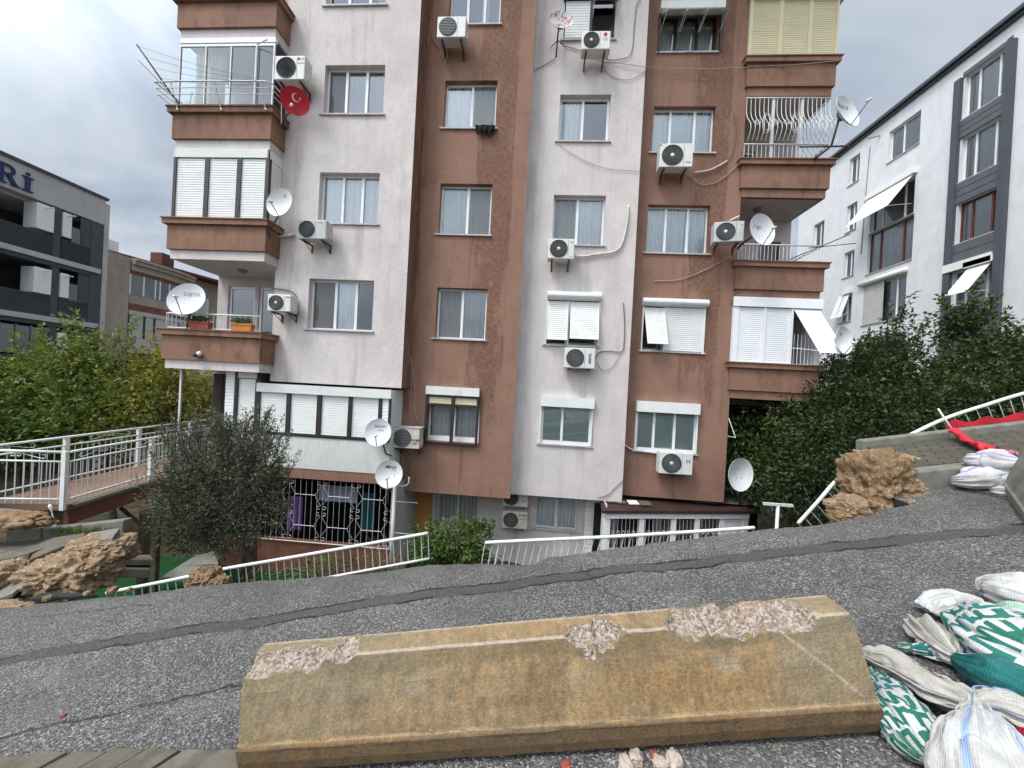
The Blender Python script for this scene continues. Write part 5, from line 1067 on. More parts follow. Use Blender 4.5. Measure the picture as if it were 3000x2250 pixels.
# ------------------------------------------------------------------ concrete barriers
def barrier_material():
    s = NT('stained barrier concrete'); X, Y, Z = s.xyz(); at = s.n('ShaderNodeAttribute'); at.attribute_name = 'hgt'; H = at.outputs['Fac']
    n1 = s.noise(1.7, 8, .66, s.map((1, 1, .8))); n2 = s.noise(9, 7, .7); st = s.noise(7, 6, .65, s.map((1.3, .3, .12)))
    k = s.mix(s.ramp(n1, (.30, 0.0), (.66, 1.0)), (.235, .178, .108), (.315, .208, .105))
    ora = s.math('MULTIPLY', s.smooth(s.noise(1.2, 6, .6, s.map((.8, 1, 1), (2.2, 0, 0))), .48, .66), s.math('SUBTRACT', 1.0, s.smooth(H, .55, .75)))
    k = s.mix(s.math('MULTIPLY', ora, .75), k, (.36, .215, .085))
    gr = s.math('MULTIPLY', s.smooth(s.noise(1.0, 6, .65, s.map((1, 1, 1), (7, 3, 0))), .50, .68), .8); k = s.mix(gr, k, (.26, .21, .135))
    k = s.mix(s.math('MULTIPLY', s.ramp(st, (.44, 0.0), (.64, 1.0)), .50), k, (.39, .275, .145)); k = s.mix(s.math('MULTIPLY', s.ramp(s.noise(26, 7, .8, s.map((1.2, .4, .35))), (.42, 1.0), (.56, 0.0)), .45), k, (.17, .115, .06))
    k = s.mix(s.math('MULTIPLY', s.ramp(s.noise(34, 6, .75), (.5, 0.0), (.7, 1.0)), .35), k, (.40, .34, .25))
    k = s.mix(s.math('MULTIPLY', s.ramp(s.noise(16, 7, .75, s.map((1, 1, 1), (3, 3, 3))), (.56, 0.0), (.70, 1.0)), .55), k, (.10, .08, .05))
    rag = s.math('MULTIPLY_ADD', s.noise(3.4, 8, .7, s.map((1, .2, .2))), .30, -.15)
    damp = s.math('MULTIPLY', s.smooth(s.math('ADD', H, s.math('ADD', rag, s.math('MULTIPLY_ADD', s.noise(11, 5, .7, s.map((1, .2, .1))), .20, -.10))), .79, .86), s.math('SUBTRACT', 1.0, s.smooth(H, .985, 1.0)))
    k = s.mix(s.math('MULTIPLY', damp, s.ramp(s.noise(2.4, 5, .6), (.35, .25), (.62, .8))), k, (.12, .105, .06))
    pale = s.math('MULTIPLY', s.math('SUBTRACT', 1.0, s.smooth(s.math('ABSOLUTE', s.math('SUBTRACT', s.math('ADD', H, rag), .665)), .03, .10)), s.ramp(s.noise(4, 5, .7), (.5, 0.0), (.62, .55))); k = s.mix(pale, k, (.36, .33, .25))
    for h0, w0, sd in ((.215, .018, 1), (.27, .008, 5)):
        r2 = s.math('MULTIPLY_ADD', s.noise(1.3, 7, .65, s.map((1, .1, .1), (sd, 0, 0))), .22, -.11); ln = s.math('SUBTRACT', 1.0, s.smooth(s.math('ABSOLUTE', s.math('SUBTRACT', H, s.math('ADD', r2, h0))), w0*.3, w0))
        k = s.mix(s.math('MULTIPLY', ln, s.ramp(s.noise(2.2, 5, .7, s.map((1, 1, 1), (sd, 3, 0))), (.42, 0.0), (.56, .8))), k, (.075, .058, .035))
    low = s.math('SUBTRACT', 1.0, s.smooth(s.math('ADD', H, s.math('MULTIPLY', rag, .16)), .235, .285)); k = s.mix(s.math('MULTIPLY', low, .74), k, (.088, .058, .034)); tl = s.math('SUBTRACT', 1.0, s.smooth(s.math('ABSOLUTE', s.math('SUBTRACT', H, s.math('ADD', .275, s.math('MULTIPLY', rag, .06)))), .006, .022)); k = s.mix(s.math('MULTIPLY', tl, s.ramp(s.noise(3, 5, .7), (.4, .1), (.55, .7))), k, (.40, .31, .19))  # dark brown lip; the pale line on its edge is a painted highlight
    gx_ = s.math('ADD', X, s.math('MULTIPLY', s.noise(1.6, 6, .7), .5)); gends = s.math('MAXIMUM', s.math('SUBTRACT', 1.0, s.smooth(gx_, -.85, -.15)), s.smooth(gx_, 1.2, 1.5)); k = s.mix(s.math('MULTIPLY', gends, s.math('MULTIPLY', .62, s.smooth(H, .25, .33))), k, (.215, .19, .135))
    blot = s.smooth(s.noise(3.1, 8, .75, s.map((1, .6, .6), (1, 6, 2))), .50, .64); k = s.mix(s.math('MULTIPLY', blot, .42), k, (.150, .108, .062))
    sc3 = s.math('SUBTRACT', 1.0, s.smooth(s.math('ABSOLUTE', s.math('SUBTRACT', s.math('ADD', s.math('MULTIPLY', X, 1.9), s.math('ADD', H, s.math('MULTIPLY', s.noise(2, 2), .1))), 3.0)), .006, .026)); k = s.mix(s.math('MULTIPLY', sc3, s.math('MULTIPLY', .6, s.smooth(H, .3, .35))), k, (.42, .36, .27))
    scr = s.math('MULTIPLY', s.smooth(s.noise(40, 3, .5, s.map((1, .2, .08))), .60, .66), s.smooth(s.noise(1.9, 3, .5, s.map((1, 1, 2.2), (5.3, 1, 2))), .67, .73)); k = s.mix(s.math('MULTIPLY', scr, .8), k, (.55, .50, .42))
    rim = s.math('MULTIPLY', s.smooth(H, .965, .985), s.math('SUBTRACT', 1.0, s.smooth(H, 1.02, 1.06))); k = s.mix(s.math('MULTIPLY', rim, .6), k, (.42, .38, .33))
    k = s.mix(1.0, k, s.ramp(s.noise(75, 4, .75), (.30, .72), (.52, 1.0), (.72, (1.36, 1.28, 1.12))), 'MULTIPLY'); k = s.mix(1.0, k, s.ramp(s.noise(20, 7, .75, s.map((1, .8, .45), (4, 2, 2))), (.34, .80), (.62, (1.12, 1.05, .94))), 'MULTIPLY')
    s.col(k); s.bump(s.math('ADD', n2, s.math('MULTIPLY', s.noise(60, 5, .7), .9)), .8, .009); return s.done(.85, .2)
def chip_material():
    s = NT('broken concrete aggregate'); v = s.vor(80, out='Color'); g = s.n('ShaderNodeSeparateColor'); s.l(v, g.inputs[0])
    k = s.ramp(g.outputs[0], (0.0, (.17, .125, .09)), (.45, (.30, .235, .18)), (1.0, (.45, .385, .325)))
    k = s.mix(s.ramp(s.vor(48, vec=s.map((1, 1, 1), (3, 1, 2))), (.10, .8), (.20, 0.0)), k, (.09, .07, .055)); k = s.mix(s.ramp(s.noise(5, 6, .7), (.45, 0.0), (.7, .55)), k, (.34, .24, .17))
    s.col(k); s.bump(s.math('ADD', s.vor(55), s.noise(90, 3)), 1.0, .012); return s.done(.9, .2)
M['barrier'] = barrier_material(); M['chip'] = chip_material()
def barrier(name, label, p0, p1, chips, wtop=.15, h=.46, seed=1, mat='barrier'):
    """p0 -> p1: bottom front edge on the road, chips: (start, end, depth, back) along the top front edge"""
    p0, p1 = Vector(p0), Vector(p1); L = (p1-p0).length; ax = (p1-p0)/L; out = Vector((ax.y, -ax.x, 0)).normalized(); up = ax.cross(-out).normalized()
    if up.z < 0: up = -up
    n = int(L/.018); V = []; Hh = []; prof_n = 0; mats = []
    for i in range(n+1):
        s_ = L*i/n; t = s_/L; c = .010+.006*noise.noise(Vector((s_*9, seed, 0))); bk = .010
        for a, b, dp, bb in chips:
            if a < s_ < b:
                e_ = min(1, (s_-a)/.10, (b-s_)/.10); e_ = e_*e_*(3-2*e_); m = e_*(.78+.45*noise.noise(Vector((s_*6, seed*3, 0)))+.18*noise.noise(Vector((s_*22, seed, 5)))); c = max(c, dp*m); bk = max(bk, bb*m)
        drp = max(0, min(.055, (bk-wtop*.9)*.75))+(.016*noise.noise(Vector((s_*15, seed, 8))) if bk > wtop*.8 else 0); bk = min(bk, wtop*.98); c = min(c, .14)
        top = h; rw = lambda q: .004*noise.noise(Vector((s_*5, q*2.1, seed)))
        fy = lambda z_: (-.005 if z_ < .12 else .01+(z_-.12)*.26 if z_ < .34 else .067+(z_-.34)*.40)     # depth of the front face at height z
        lst = [(fy(0)+.012, 0.0), (fy(.06), .05), (fy(.1), .108), (fy(.12)+.002, .124)]+[(fy(z_), z_) for z_ in (.16, .20, .25, .30, .335, .36)]
        zf = top-c; lst = [q for q in lst if q[1] < zf-.012]
        while len(lst) < 10: lst.append((fy(zf-.001*(10-len(lst))-.004), zf-.001*(10-len(lst))-.004))
        F_ = (fy(zf), zf); T_ = (fy(top)+bk, top-drp); mid = []
        big = c > .02
        for k in range(1, 6):
            u = k/6; jag = .009*noise.noise(Vector((s_*26, k*1.7, seed)))+.008*noise.noise(Vector((s_*55, k*3.1, seed+4))); sag = -.30*c*math.sin(math.pi*u)
            j = (jag if big else jag*.1); mid.append((F_[0]*(1-u)+T_[0]*u+j*.6-sag*.75, F_[1]*(1-u)+T_[1]*u+sag*.75+j))
        yb = fy(top)+wtop; tops = [T_, (max(T_[0]+.01, fy(top)+wtop*.6), top-drp+rw(3)), (yb-.008+rw(5), top-drp), (yb, top-drp-.01)]
        backs = [(yb+.10, .34), (yb+.16, .12), (yb+.17, 0.0)]
        pr = [(y+rw(q), z_) for q, (y, z_) in enumerate(lst)]+[F_]+mid+tops+backs; prof_n = len(pr)
        hs = [q[1]/top for q in lst]+[zf/top if not big else .9]+[.9 if big else 1.0]*5+[1.1]*2+[1.02, 1.0]+[.7, .25, 0]
        b = p0+ax*s_+ax*(.012*noise.noise(Vector((i*.0, seed, 2))) if i in (0, n) else 0)
        for y, z_ in pr: V.append(b-out*y+up*z_)
        Hh += hs; mats.append(big)
    f = []; mi = []
    for i in range(n):
        for k in range(prof_n-1):
            f.append((i*prof_n+k, (i+1)*prof_n+k, (i+1)*prof_n+k+1, i*prof_n+k+1)); jt = 1.6*noise.noise(Vector((i*.16, k*.9, seed))); mi.append(1 if ((10+jt <= k <= 15.5-jt) and (mats[i] or mats[i+1])) or (k in (9, 10) and jt > .75 and mats[i]) else 0)
    mb = MB(); mb.add(V, f, 0, False); mb.mi = mi
    mb.add(V[:prof_n], [tuple(range(prof_n))], 0); mb.add(V[-prof_n:], [tuple(range(prof_n-1, -1, -1))], 0); Hh += [.5]*(2*prof_n)
    o = mb.build(name, [M[mat], M['chip']], None, 0, tuple((p0+p1)/2)); a = o.data.attributes.new('hgt', 'FLOAT', 'POINT'); a.data.foreach_set('value', Hh)
    return tag(o, label, 'barrier', 'concrete barriers on the road')
p0 = P(700, 2266, 1.70); p1 = P(2592, 2146, 1.72)
barrier('concrete_barrier', 'ochre stained low concrete barrier with crumbled top edge in the foreground', p0, p1, [(-.2, .47, .085, .10), (.40, .62, .05, .17), (1.62, 1.98, .085, .12), (1.74, 1.90, .13, .20), (2.12, 2.88, .075, .16), (2.26, 2.62, .09, .22)], seed=1)
MB().tube([p0+(p1-p0)*.775+Vector((0, .15, .425)), p0+(p1-p0)*.86+Vector((0, .16, .432))], .006, 6).build('rebar', M['steel'], bpy.data.objects['concrete_barrier'])
bpy.data.objects['rebar'].data.transform(Matrix.Translation(-bpy.data.objects['concrete_barrier'].location))
q0 = G(2936, 1442); q1 = G(3002, 1540); q1 = q0+(q1-q0).normalized()*2.8; barrier('concrete_barrier', 'second concrete barrier at the right picture edge beside white sandbags', q0, q1, [(.1, .5, .04, .05)], seed=6, h=.52, wtop=.18, mat='concrete')

# ------------------------------------------------------------------ pavers at the bottom left, rubble
mb = MB(); rp = random.Random(3)
for k in range(9):
    px = -120+k*106+rp.uniform(-6, 6); a = G(px+ (28 if k else 0), 2196+rp.uniform(-5, 10)+ (18 if k < 2 else 0)); 
    ux = Vector((1, -.10, RA)).normalized(); uy = Vector((-.62, -1, -.62*RA)).normalized(); w = .215; l = .36
    cs = [a, a+ux*w, a+ux*w+uy*l, a+uy*l]; up = Vector((0, 0, 1)); tz = .016+rp.uniform(-.005, .007)
    mb.add([c_+up*tz for c_ in cs]+[c_-up*.05 for c_ in cs], [(0, 3, 2, 1), (0, 1, 5, 4), (1, 2, 6, 5), (2, 3, 7, 6), (3, 0, 4, 7)])
struct(mb.build('pavement', M['paver'], None, .006, tuple(G(300, 2220))), 'row of worn concrete pavers at the bottom left of the road')
rk = random.Random(11)
M['rubble'] = plain('pale rubble stone', (.40, .34, .27), .3, 9, .9, .2, bump=.6, bscale=60, dirt=(.22, .15, .10), dscale=(5, 5, 5), dlo=.5, dhi=.65)
M['grit'] = plain('grey grit', (.22, .20, .18), .4, 20, .9, .2)
M['redchip'] = plain('red brick chips', (.30, .06, .05), .3, 9, .9, .2)
def pebble(px, py, s, mat, label, seed):
    c = G(px, py, s*.3); o = rock_mesh(c, (s, s*.8, s*.6), seed, 3, .3, 1.3, M[mat], 'rubble_stone', rk.uniform(0, 3)); tag(o, label, 'stone', 'rubble in front of the barrier')
pebble(1862, 2220, .038, 'rubble', 'pale upright stone fragment nearest the middle of the barrier foot', 1); pebble(1835, 2243, .042, 'rubble', 'pale stone fragment at the bottom picture edge below the barrier', 2)
pebble(1935, 2238, .035, 'rubble', 'yellowish stone fragment between the red chip and the bottom edge', 3); pebble(1975, 2226, .045, 'rubble', 'flat light stone fragment rightmost of the rubble at the barrier foot', 4)
pebble(1918, 2216, .024, 'redchip', 'small red brick chip among the pale rubble', 5); pebble(1660, 2246, .026, 'redchip', 'red brick chip at the far left of the rubble by the barrier', 6)
gr = MB(); rg = random.Random(77)
for k in range(150):
    if k < 70: px_, py_ = rg.uniform(-60, 3000), rg.gauss(2235, 26)
    else: px_, py_ = rg.uniform(-50, 2900), rg.uniform(1750, 2200)
    c_ = G(px_, py_, .003); s_ = rg.uniform(.003, .0075)*(1 if k < 70 else .8); a_ = rg.uniform(0, 6.28); ux_ = Vector((math.cos(a_), math.sin(a_), RA*math.cos(a_)))*s_; uy_ = Vector((-math.sin(a_), math.cos(a_), -RA*math.sin(a_)))*s_*rg.uniform(.6, 1); gr.obox(c_, ux_, uy_, Vector((rg.uniform(-.2, .2)*s_, 0, s_*.6)))
tag(gr.build('loose_grit', M['grit']), 'loose pale grit scattered over the asphalt', None, None, 'stuff')
pebble(185, 2096, .016, 'redchip', 'tiny reddish chip lying alone on the open asphalt at the left', 8)

# ------------------------------------------------------------------ soil masses and broken paving
def soil_material(name, c0, c1, c2):
    s = NT(name); n1 = s.noise(2.2, 9, .7); n2 = s.noise(14, 8, .75)
    k = s.mix(s.ramp(n1, (.32, 0.0), (.66, 1.0)), c0, c1); k = s.mix(s.ramp(n2, (.48, 0.0), (.66, .9)), k, c2)
    k = s.mix(s.ramp(s.vor(26, vec=s.map((1, 1, 1.3))), (.10, .85), (.26, 0.0)), k, tuple(min(1, x*1.35) for x in c2)); k = s.mix(s.ramp(s.noise(30, 5, .7, s.map((1, 1, 1), (4, 4, 1))), (.57, 0.0), (.68, .8)), k, tuple(x*.3 for x in c0))
    s.col(k); s.bump(s.math('ADD', n2, s.math('MULTIPLY', s.noise(45, 5, .8), .7)), 1.0, .035); return s.done(.95, .1)
M['soil'] = soil_material('sandy broken soil', (.25, .155, .088), (.43, .30, .18), (.57, .44, .30)); M['soilochre'] = soil_material('ochre broken soil', (.21, .125, .062), (.36, .235, .125), (.46, .35, .23))
def clod(px, py, Y, wpx, hpx, dep, mat, label, seed, rot=0, amp=.26, sub=6, name='soil_clod'):
    c = P(px, py, Y); s_ = Y/F_PX; o = rock_mesh(c, (wpx*s_/2*.84, dep, hpx*s_/2*.84), seed, sub, amp, 1.5, M[mat], name, rot); return tag(o, label, 'soil clod', 'lumps of soil torn from the collapsed verge')
clod(212, 1676, 4.9, 262, 142, .38, 'soil', 'big sandy soil lump under the broken kerb at the left', 4, .1)
clod(300, 1610, 5.2, 210, 110, .3, 'soil', 'sandy soil shelf directly below the upright left kerb stones', 9, -.1)
clod(30, 1696, 4.75, 150, 130, .35, 'soil', 'brown soil lump at the left picture edge', 12)
clod(600, 1702, 4.35, 92, 100, .2, 'soilochre', 'ochre soil lump caught on the fallen railing near the olive tree', 21, .3); clod(645, 1712, 4.3, 56, 56, .12, 'soilochre', 'small ochre crumb right of the lump on the fallen railing', 23)
clod(2572, 1425, 4.75, 150, 222, .36, 'soilochre', 'tall ochre soil mass under the broken right pavement', 31, .1); clod(2512, 1496, 4.45, 120, 84, .26, 'soil', 'sandy soil spill sliding down toward the right fallen railing', 34, .3)
clod(2690, 1462, 4.5, 110, 46, .15, 'soil', 'pale soil crumbs at the foot of the right kerb', 36); clod(2530, 1372, 5.2, 100, 85, .25, 'concrete', 'rounded grey concrete chunk on top of the ochre soil', 38)
clod(45, 1778, 4.12, 200, 26, .10, 'soil', 'low reddish crumbs along the left road edge', 41)
def slab(name, pts, th, mat, label, cat, group, bev=.012):
    """pts: (px, py, Y) corners of the upper face"""
    q = [P(*p) for p in pts]; n_ = len(q); v = q+[p-Vector((0, 0, th)) for p in q]
    mb = MB().add(v, [tuple(range(n_)), tuple(range(2*n_-1, n_-1, -1))]+[(i, i+n_, (i+1) % n_+n_, (i+1) % n_) for i in range(n_)]); c = sum(q, Vector())/n_
    return tag(mb.build(name, M[mat], None, bev, tuple(c)), label, cat, group)
gk = 'kerb stones of the broken verge'
def kerb(px0, py0, px1, py1, Y, h, d, label, tilt=0):
    a, b = P(px0, py0, Y), P(px1, py1, Y); mb = MB(); dv = Vector((0, d, 0)); hv = Vector((0, tilt*.1, -h)); q = [a, b, b+dv, a+dv]
    mb.add(q+[p+hv for p in q], [(3, 2, 1, 0), (4, 5, 6, 7), (0, 1, 5, 4), (1, 2, 6, 5), (2, 3, 7, 6), (3, 0, 4, 7)]); return tag(mb.build('kerb_stone', M['concrete'], None, .02, tuple((a+b)/2)), label, 'kerb stone', gk)
kerb(16, 1556, 121, 1547, 5.75, .22, .16, 'leftmost upright grey kerb stone below the footbridge'); kerb(124, 1549, 234, 1538, 5.75, .22, .16, 'middle upright grey kerb stone of the left row with grass at its foot'); kerb(237, 1538, 360, 1524, 5.75, .24, .16, 'rightmost upright kerb stone of the left row at the broken end')
def tuft(px, py, Y, label):
    c = P(px, py, Y); o = thing('grass_tuft', label, 'grass tuft', c, 'grass tufts by the kerb'); C = RNG.normal(0, 1, (40, 3))*np.array([.13, .06, .03])+np.array(c); D = RNG.normal(0, .4, (40, 3)); D[:, 2] += 1
    leaf_mesh('blades', [leaf_arrays(C, D, 7, .02, .09, .006, 0)], M['leaf_bush'], o, c)
tuft(275, 1565, 5.55, 'green grass tuft at the foot of the rightmost left kerb stone'); tuft(215, 1565, 5.6, 'sparse green tuft in front of the middle kerb stone')
gs = 'broken paving slabs of the verge'
slab('paving_slab', [(-120, 1665, 4.75), (85, 1620, 4.9), (240, 1565, 5.6), (60, 1585, 5.65), (-120, 1595, 5.6)], .14, 'paver', 'long cracked paving slab sloping down at the left edge', 'paving slab', gs)
slab('paving_slab', [(85, 1640, 4.75), (245, 1575, 5.2), (250, 1560, 5.4), (120, 1580, 5.5)], .10, 'paver', 'narrow paving strip breaking off above the big soil lump', 'paving slab', gs)
slab('paving_slab', [(-110, 1800, 4.2), (40, 1735, 4.4), (125, 1665, 4.7), (60, 1680, 4.75), (-110, 1745, 4.6)], .07, 'concrete', 'dark tilted slab leaning against the brown soil lump', 'paving slab', gs)
slab('paving_slab', [(245, 1590, 5.1), (330, 1575, 5.1), (352, 1545, 5.3), (262, 1560, 5.4)], .16, 'concrete', 'squat concrete block below the right end of the kerb row', 'paving slab', gs)
slab('paving_slab', [(90, 1752, 4.12), (235, 1742, 4.14), (290, 1738, 4.2), (120, 1735, 4.3)], .05, 'asphaltedge', 'thin dark asphalt flake at the left road edge', 'paving slab', gs)
slab('paving_slab', [(470, 1690, 5.6), (575, 1625, 6.2), (632, 1615, 6.3), (560, 1690, 5.7)], .09, 'concrete', 'fallen grey slab lying beside the olive trunk', 'paving slab', gs)
slab('paving_slab', [(548, 1655, 5.9), (622, 1612, 6.4), (640, 1608, 6.6), (640, 1650, 6.0)], .06, 'concrete', 'dark grey slab leaning on the foot of the olive trunk', 'paving slab', gs)
slab('paving_slab', [(320, 1640, 6.0), (452, 1640, 6.1), (440, 1625, 6.6), (330, 1625, 6.5)], .10, 'concrete', 'upper grey block of the dark stack under the footbridge', 'paving slab', gs); slab('paving_slab', [(322, 1665, 5.9), (440, 1668, 6.0), (440, 1650, 6.4), (330, 1650, 6.4)], .16, 'concrete', 'lower grey block of the dark stack under the footbridge', 'paving slab', gs)

# ------------------------------------------------------------------ surviving pavement on the right
SO = .22
def sw(x, y, o=0): return Vector((x, y, road(x, y)+SO+o))
def paver_material():
    s = NT('herringbone pavers'); v = s.map((1, 1, 0)); v_ = v.node; v_.inputs['Rotation'].default_value = (0, 0, .65); br = s.n('ShaderNodeTexBrick'); br.inputs['Scale'].default_value = 1; br.inputs['Brick Width'].default_value = .24; br.inputs['Row Height'].default_value = .14; br.inputs['Mortar Size'].default_value = .012
    br.inputs['Color1'].default_value = (.080, .073, .054, 1); br.inputs['Color2'].default_value = (.11, .10, .075, 1); br.inputs['Mortar'].default_value = (.035, .034, .022, 1); s.l(v, br.inputs[0])
    k = s.mix(s.ramp(s.noise(2.2, 7, .7), (.45, 0.0), (.65, .8)), br.outputs[0], (.070, .064, .040)); k = s.mix(s.ramp(s.noise(3, 5, .7, s.map((.5, 3, 1), (2, 0, 0))), (.62, 0.0), (.70, .6)), k, (.24, .20, .13)); s.col(k); s.bump(br.outputs['Fac'], -.6, .01); return s.done(.85, .2)
M['herring'] = paver_material()
fr_edge = [(5.02, 5.95), (4.9, 5.75), (4.98, 5.5), (4.72, 5.3), (4.75, 5.05), (4.5, 4.95), (4.42, 4.75)]
mb = MB(); x1 = 14
top = [sw(x, y) for x, y in fr_edge]+[sw(x1, 4.75), sw(x1, 5.95)]; n_ = len(top)
mb.add(top+[p-Vector((0, 0, .12)) for p in top], [tuple(range(n_))]+[(i, i+n_, (i+1) % n_+n_, (i+1) % n_) for i in range(n_)])
struct(mb.build('sidewalk', M['herring'], None, 0, (8, 5.3, 0)), 'surviving strip of patterned pavement on the right ending at the break')
def kerb3(x0, x1, y0, y1, o, h, label, bev=.018):
    mb = MB(); q = [sw(x0, y0, o), sw(x1, y0, o), sw(x1, y1, o), sw(x0, y1, o)]; mb.add(q+[p-Vector((0, 0, h)) for p in q], [(0, 1, 2, 3), (7, 6, 5, 4), (0, 4, 5, 1), (1, 5, 6, 2), (2, 6, 7, 3), (3, 7, 4, 0)]); return tag(mb.build('kerb_stone', M['concrete'], None, bev, tuple(q[0])), label, 'kerb stone', gk)
kerb3(4.26, 5.20, 4.56, 4.745, .0, .30, 'right front kerb stone at the broken end beside the ochre soil')
kerb3(5.21, 6.15, 4.56, 4.745, .0, .30, 'front kerb stone behind the far white sandbags')
kerb3(4.96, 6.15, 5.955, 6.11, .10, .34, 'rear kerb stone above the torn bank on the right'); kerb3(6.16, 7.75, 5.955, 6.11, .10, .34, 'rear kerb stone at the right picture edge below the red fabric')
slab('asphalt_flake', [(2690, 1462, 4.5), (2860, 1438, 4.35), (3010, 1462, 3.9), (3010, 1430, 4.2), (2880, 1412, 4.5), (2780, 1425, 4.55)], .05, 'road', 'raised dark asphalt flake beside the far sandbags', 'asphalt piece', None, 0)
mb = MB(); tr = [G(2800, 1266, .33), G(2825, 1285, .30), G(2860, 1305, .28), G(2905, 1318, .27), G(2945, 1328, .26)]
C_ = catmull(tr, 8)
mb.grid(lambda u, v: tuple(Vector(C_[int(v*(len(C_)-1))])+Vector((.075*(1-v*.6)*math.cos(u*2*math.pi)+.02*math.sin(v*40+u*9), .07*math.sin(u*2*math.pi), .055*math.sin(u*2*math.pi)+.02*math.sin(u*12+v*17)))), 24, len(C_), 0, True, True)
tag(mb.build('warning_fabric', M['redcloth'], None, 0, tuple(tr[0])), 'crumpled red plastic fabric strip lying on the right pavement', 'fabric')
mb = MB(); mb.grid(lambda u, v: tuple(sw(6.35+2.8*u, 6.2+.02*math.sin(u*30), .08)+Vector((0, 0, .10*v+.03*math.sin(u*40)*v))), 60, 4); tag(mb.build('warning_fabric', M['redcloth'], None, 0, tuple(sw(6.6, 6.2))), 'red fabric strip strung along the base of the upper right railing', 'fabric')
clod(2640, 1440, 4.62, 90, 120, .22, 'soil', 'pale crumbly soil between the ochre mass and the right kerb', 61, .2); clod(2600, 1352, 5.3, 150, 60, .3, 'soil', 'dry soil crust directly under the ragged right pavement edge', 63); clod(2462, 1516, 4.4, 56, 36, .12, 'soilochre', 'ochre crumb at the lower tip of the soil spill', 65)
for k_, (px_, py_, Y_, w_) in enumerate(((2562, 1478, 4.2, 26), (2600, 1486, 4.2, 20), (2530, 1500, 4.15, 18), (2665, 1470, 4.25, 22), (330, 1728, 4.1, 30), (255, 1738, 4.05, 22), (140, 1752, 4.05, 26), (380, 1726, 4.1, 16))):
    clod(px_, py_, Y_, w_, w_*.75, w_*Y_/F_PX*.4, 'soil' if k_ % 2 else 'soilochre', ['soil crumb below the middle of the ochre mass', 'second soil crumb right of the ochre mass foot', 'soil crumb where the right spill meets the asphalt', 'soil crumb under the corner of the right kerb', 'soil crumb at the right foot of the big left lump', 'soil crumb before the centre of the big left lump', 'soil crumb before the left end of the big left lump', 'soil crumb beside the end of the left fallen railing'][k_], 70+k_, sub=4)

# ------------------------------------------------------------------ fallen railings
gf = 'white railings torn from the verge'
def fallen(name, label, rail, n, drop, low=False, r=.024, bw=.010, lowt=(0, 1), skip=(), tl=None):
    """rail: top rail (px, py, Y) points; drop(t) -> vector from rail to baluster foot"""
    C = [Vector(p) for p in catmull([P(*q) for q in rail], 8)]; L = [0]
    for i in range(1, len(C)): L.append(L[-1]+(C[i]-C[i-1]).length)
    def at(t):
        s_ = t*L[-1]; i = min(max(0, next((k for k in range(len(L)) if L[k] >= s_), len(L)-1)-1), len(C)-2); u = (s_-L[i])/max(1e-6, L[i+1]-L[i]); return C[i].lerp(C[i+1], u)
    o = thing(name, label, 'railing', C[len(C)//2], gf)
    MB().tube(C, r, 8).build('top_rail', M['whitemetal'], o)
    for i in range(n+1):
        if i in skip: continue
        t = i/n; a = at(t); MB().bar(a, a+drop(t), bw*(1.9 if (tl and i in tl) else 1)).build('baluster', M['whitemetal'], o)
    if low:
        MB().tube([at(t)+drop(t) for t in np.linspace(lowt[0], lowt[1], 12)], r*.8, 8).build('bottom_rail', M['whitemetal'], o)
    return o
fallen('fallen_railing', 'bent white railing sunk behind the road edge in front of the olive tree', [(312, 1737, 4.5), (520, 1696, 4.7), (650, 1668, 4.8), (900, 1625, 5.0), (1254, 1562, 5.3)], 42, lambda t: Vector((.05-.02*t, .02, -.38)), True)
fallen('fallen_railing', 'white railing leaning behind the middle of the broken road edge', [(1422, 1590, 5.0), (1560, 1583, 5.0), (1780, 1573, 5.0), (2000, 1560, 5.0), (2210, 1546, 5.0)], 36, lambda t: Vector((-.06-.05*t*(t < .5), .06, -.42)), False, tl=(2,))
fallen('fallen_railing', 'steep white railing hanging below the ochre soil at the right', [(2338, 1534, 5.0), (2400, 1465, 5.0), (2440, 1418, 5.05), (2485, 1376, 5.15)], 9, lambda t: Vector((.27, .04, -.27)), False, r=.022)
fallen('fallen_railing', 'long curved white railing behind the right pavement', [(2612, 1302, 6.15), (2760, 1230, 6.25), (2890, 1186, 6.3), (3010, 1150, 6.35), (3160, 1120, 6.4)], 17, lambda t: Vector((.50-.32*t, .06, -.46-.22*t)), False, r=.028, skip=(0, 1))
bpy.data.objects['fallen_railing.003']; MB().tube([P(2748, 1197, 6.2), P(2796, 1268, 6.1)], .012, 6).build('bent_bar', M['whitemetal'], bpy.data.objects['fallen_railing.003'])

# ------------------------------------------------------------------ footbridge
ZB = -2.45
O0, O1 = Vector((-8.12, 5.95, ZB)), Vector((-8.80, 9.5, ZB+.03)); N0, N1 = Vector((-9.5, 5.7, ZB)), Vector((-10.2, 9.7, ZB+.03))
Br = thing('footbridge', 'narrow footbridge with reddish deck and white railings leading to the porch', 'footbridge', (-9, 7.6, ZB))
mb = MB(); dn = Vector((0, 0, .10)); q = [O0, O1, N1, N0]; mb.add(q+[p-dn for p in q], [(0, 1, 2, 3), (7, 6, 5, 4)]+[(i, i+4, (i+1) % 4+4, (i+1) % 4) for i in range(4)]); mb.build('deck', M['deck'], Br)
mb = MB(); e_ = Vector((.04, 0, -.02)); q = [O0+e_, O1+e_]; 
for sgn, a, b in ((1, O0, O1), (-1, N0, N1)):
    w_ = Vector((.10*sgn, 0, 0)); qq = [a, b, b-w_, a-w_]; mb.add([p-Vector((0, 0, .102)) for p in qq]+[p-Vector((0, 0, .36)) for p in qq], [(0, 1, 2, 3), (7, 6, 5, 4)]+[(i, i+4, (i+1) % 4+4, (i+1) % 4) for i in range(4)])
mb.build('edge_beam', M['rust'], Br)
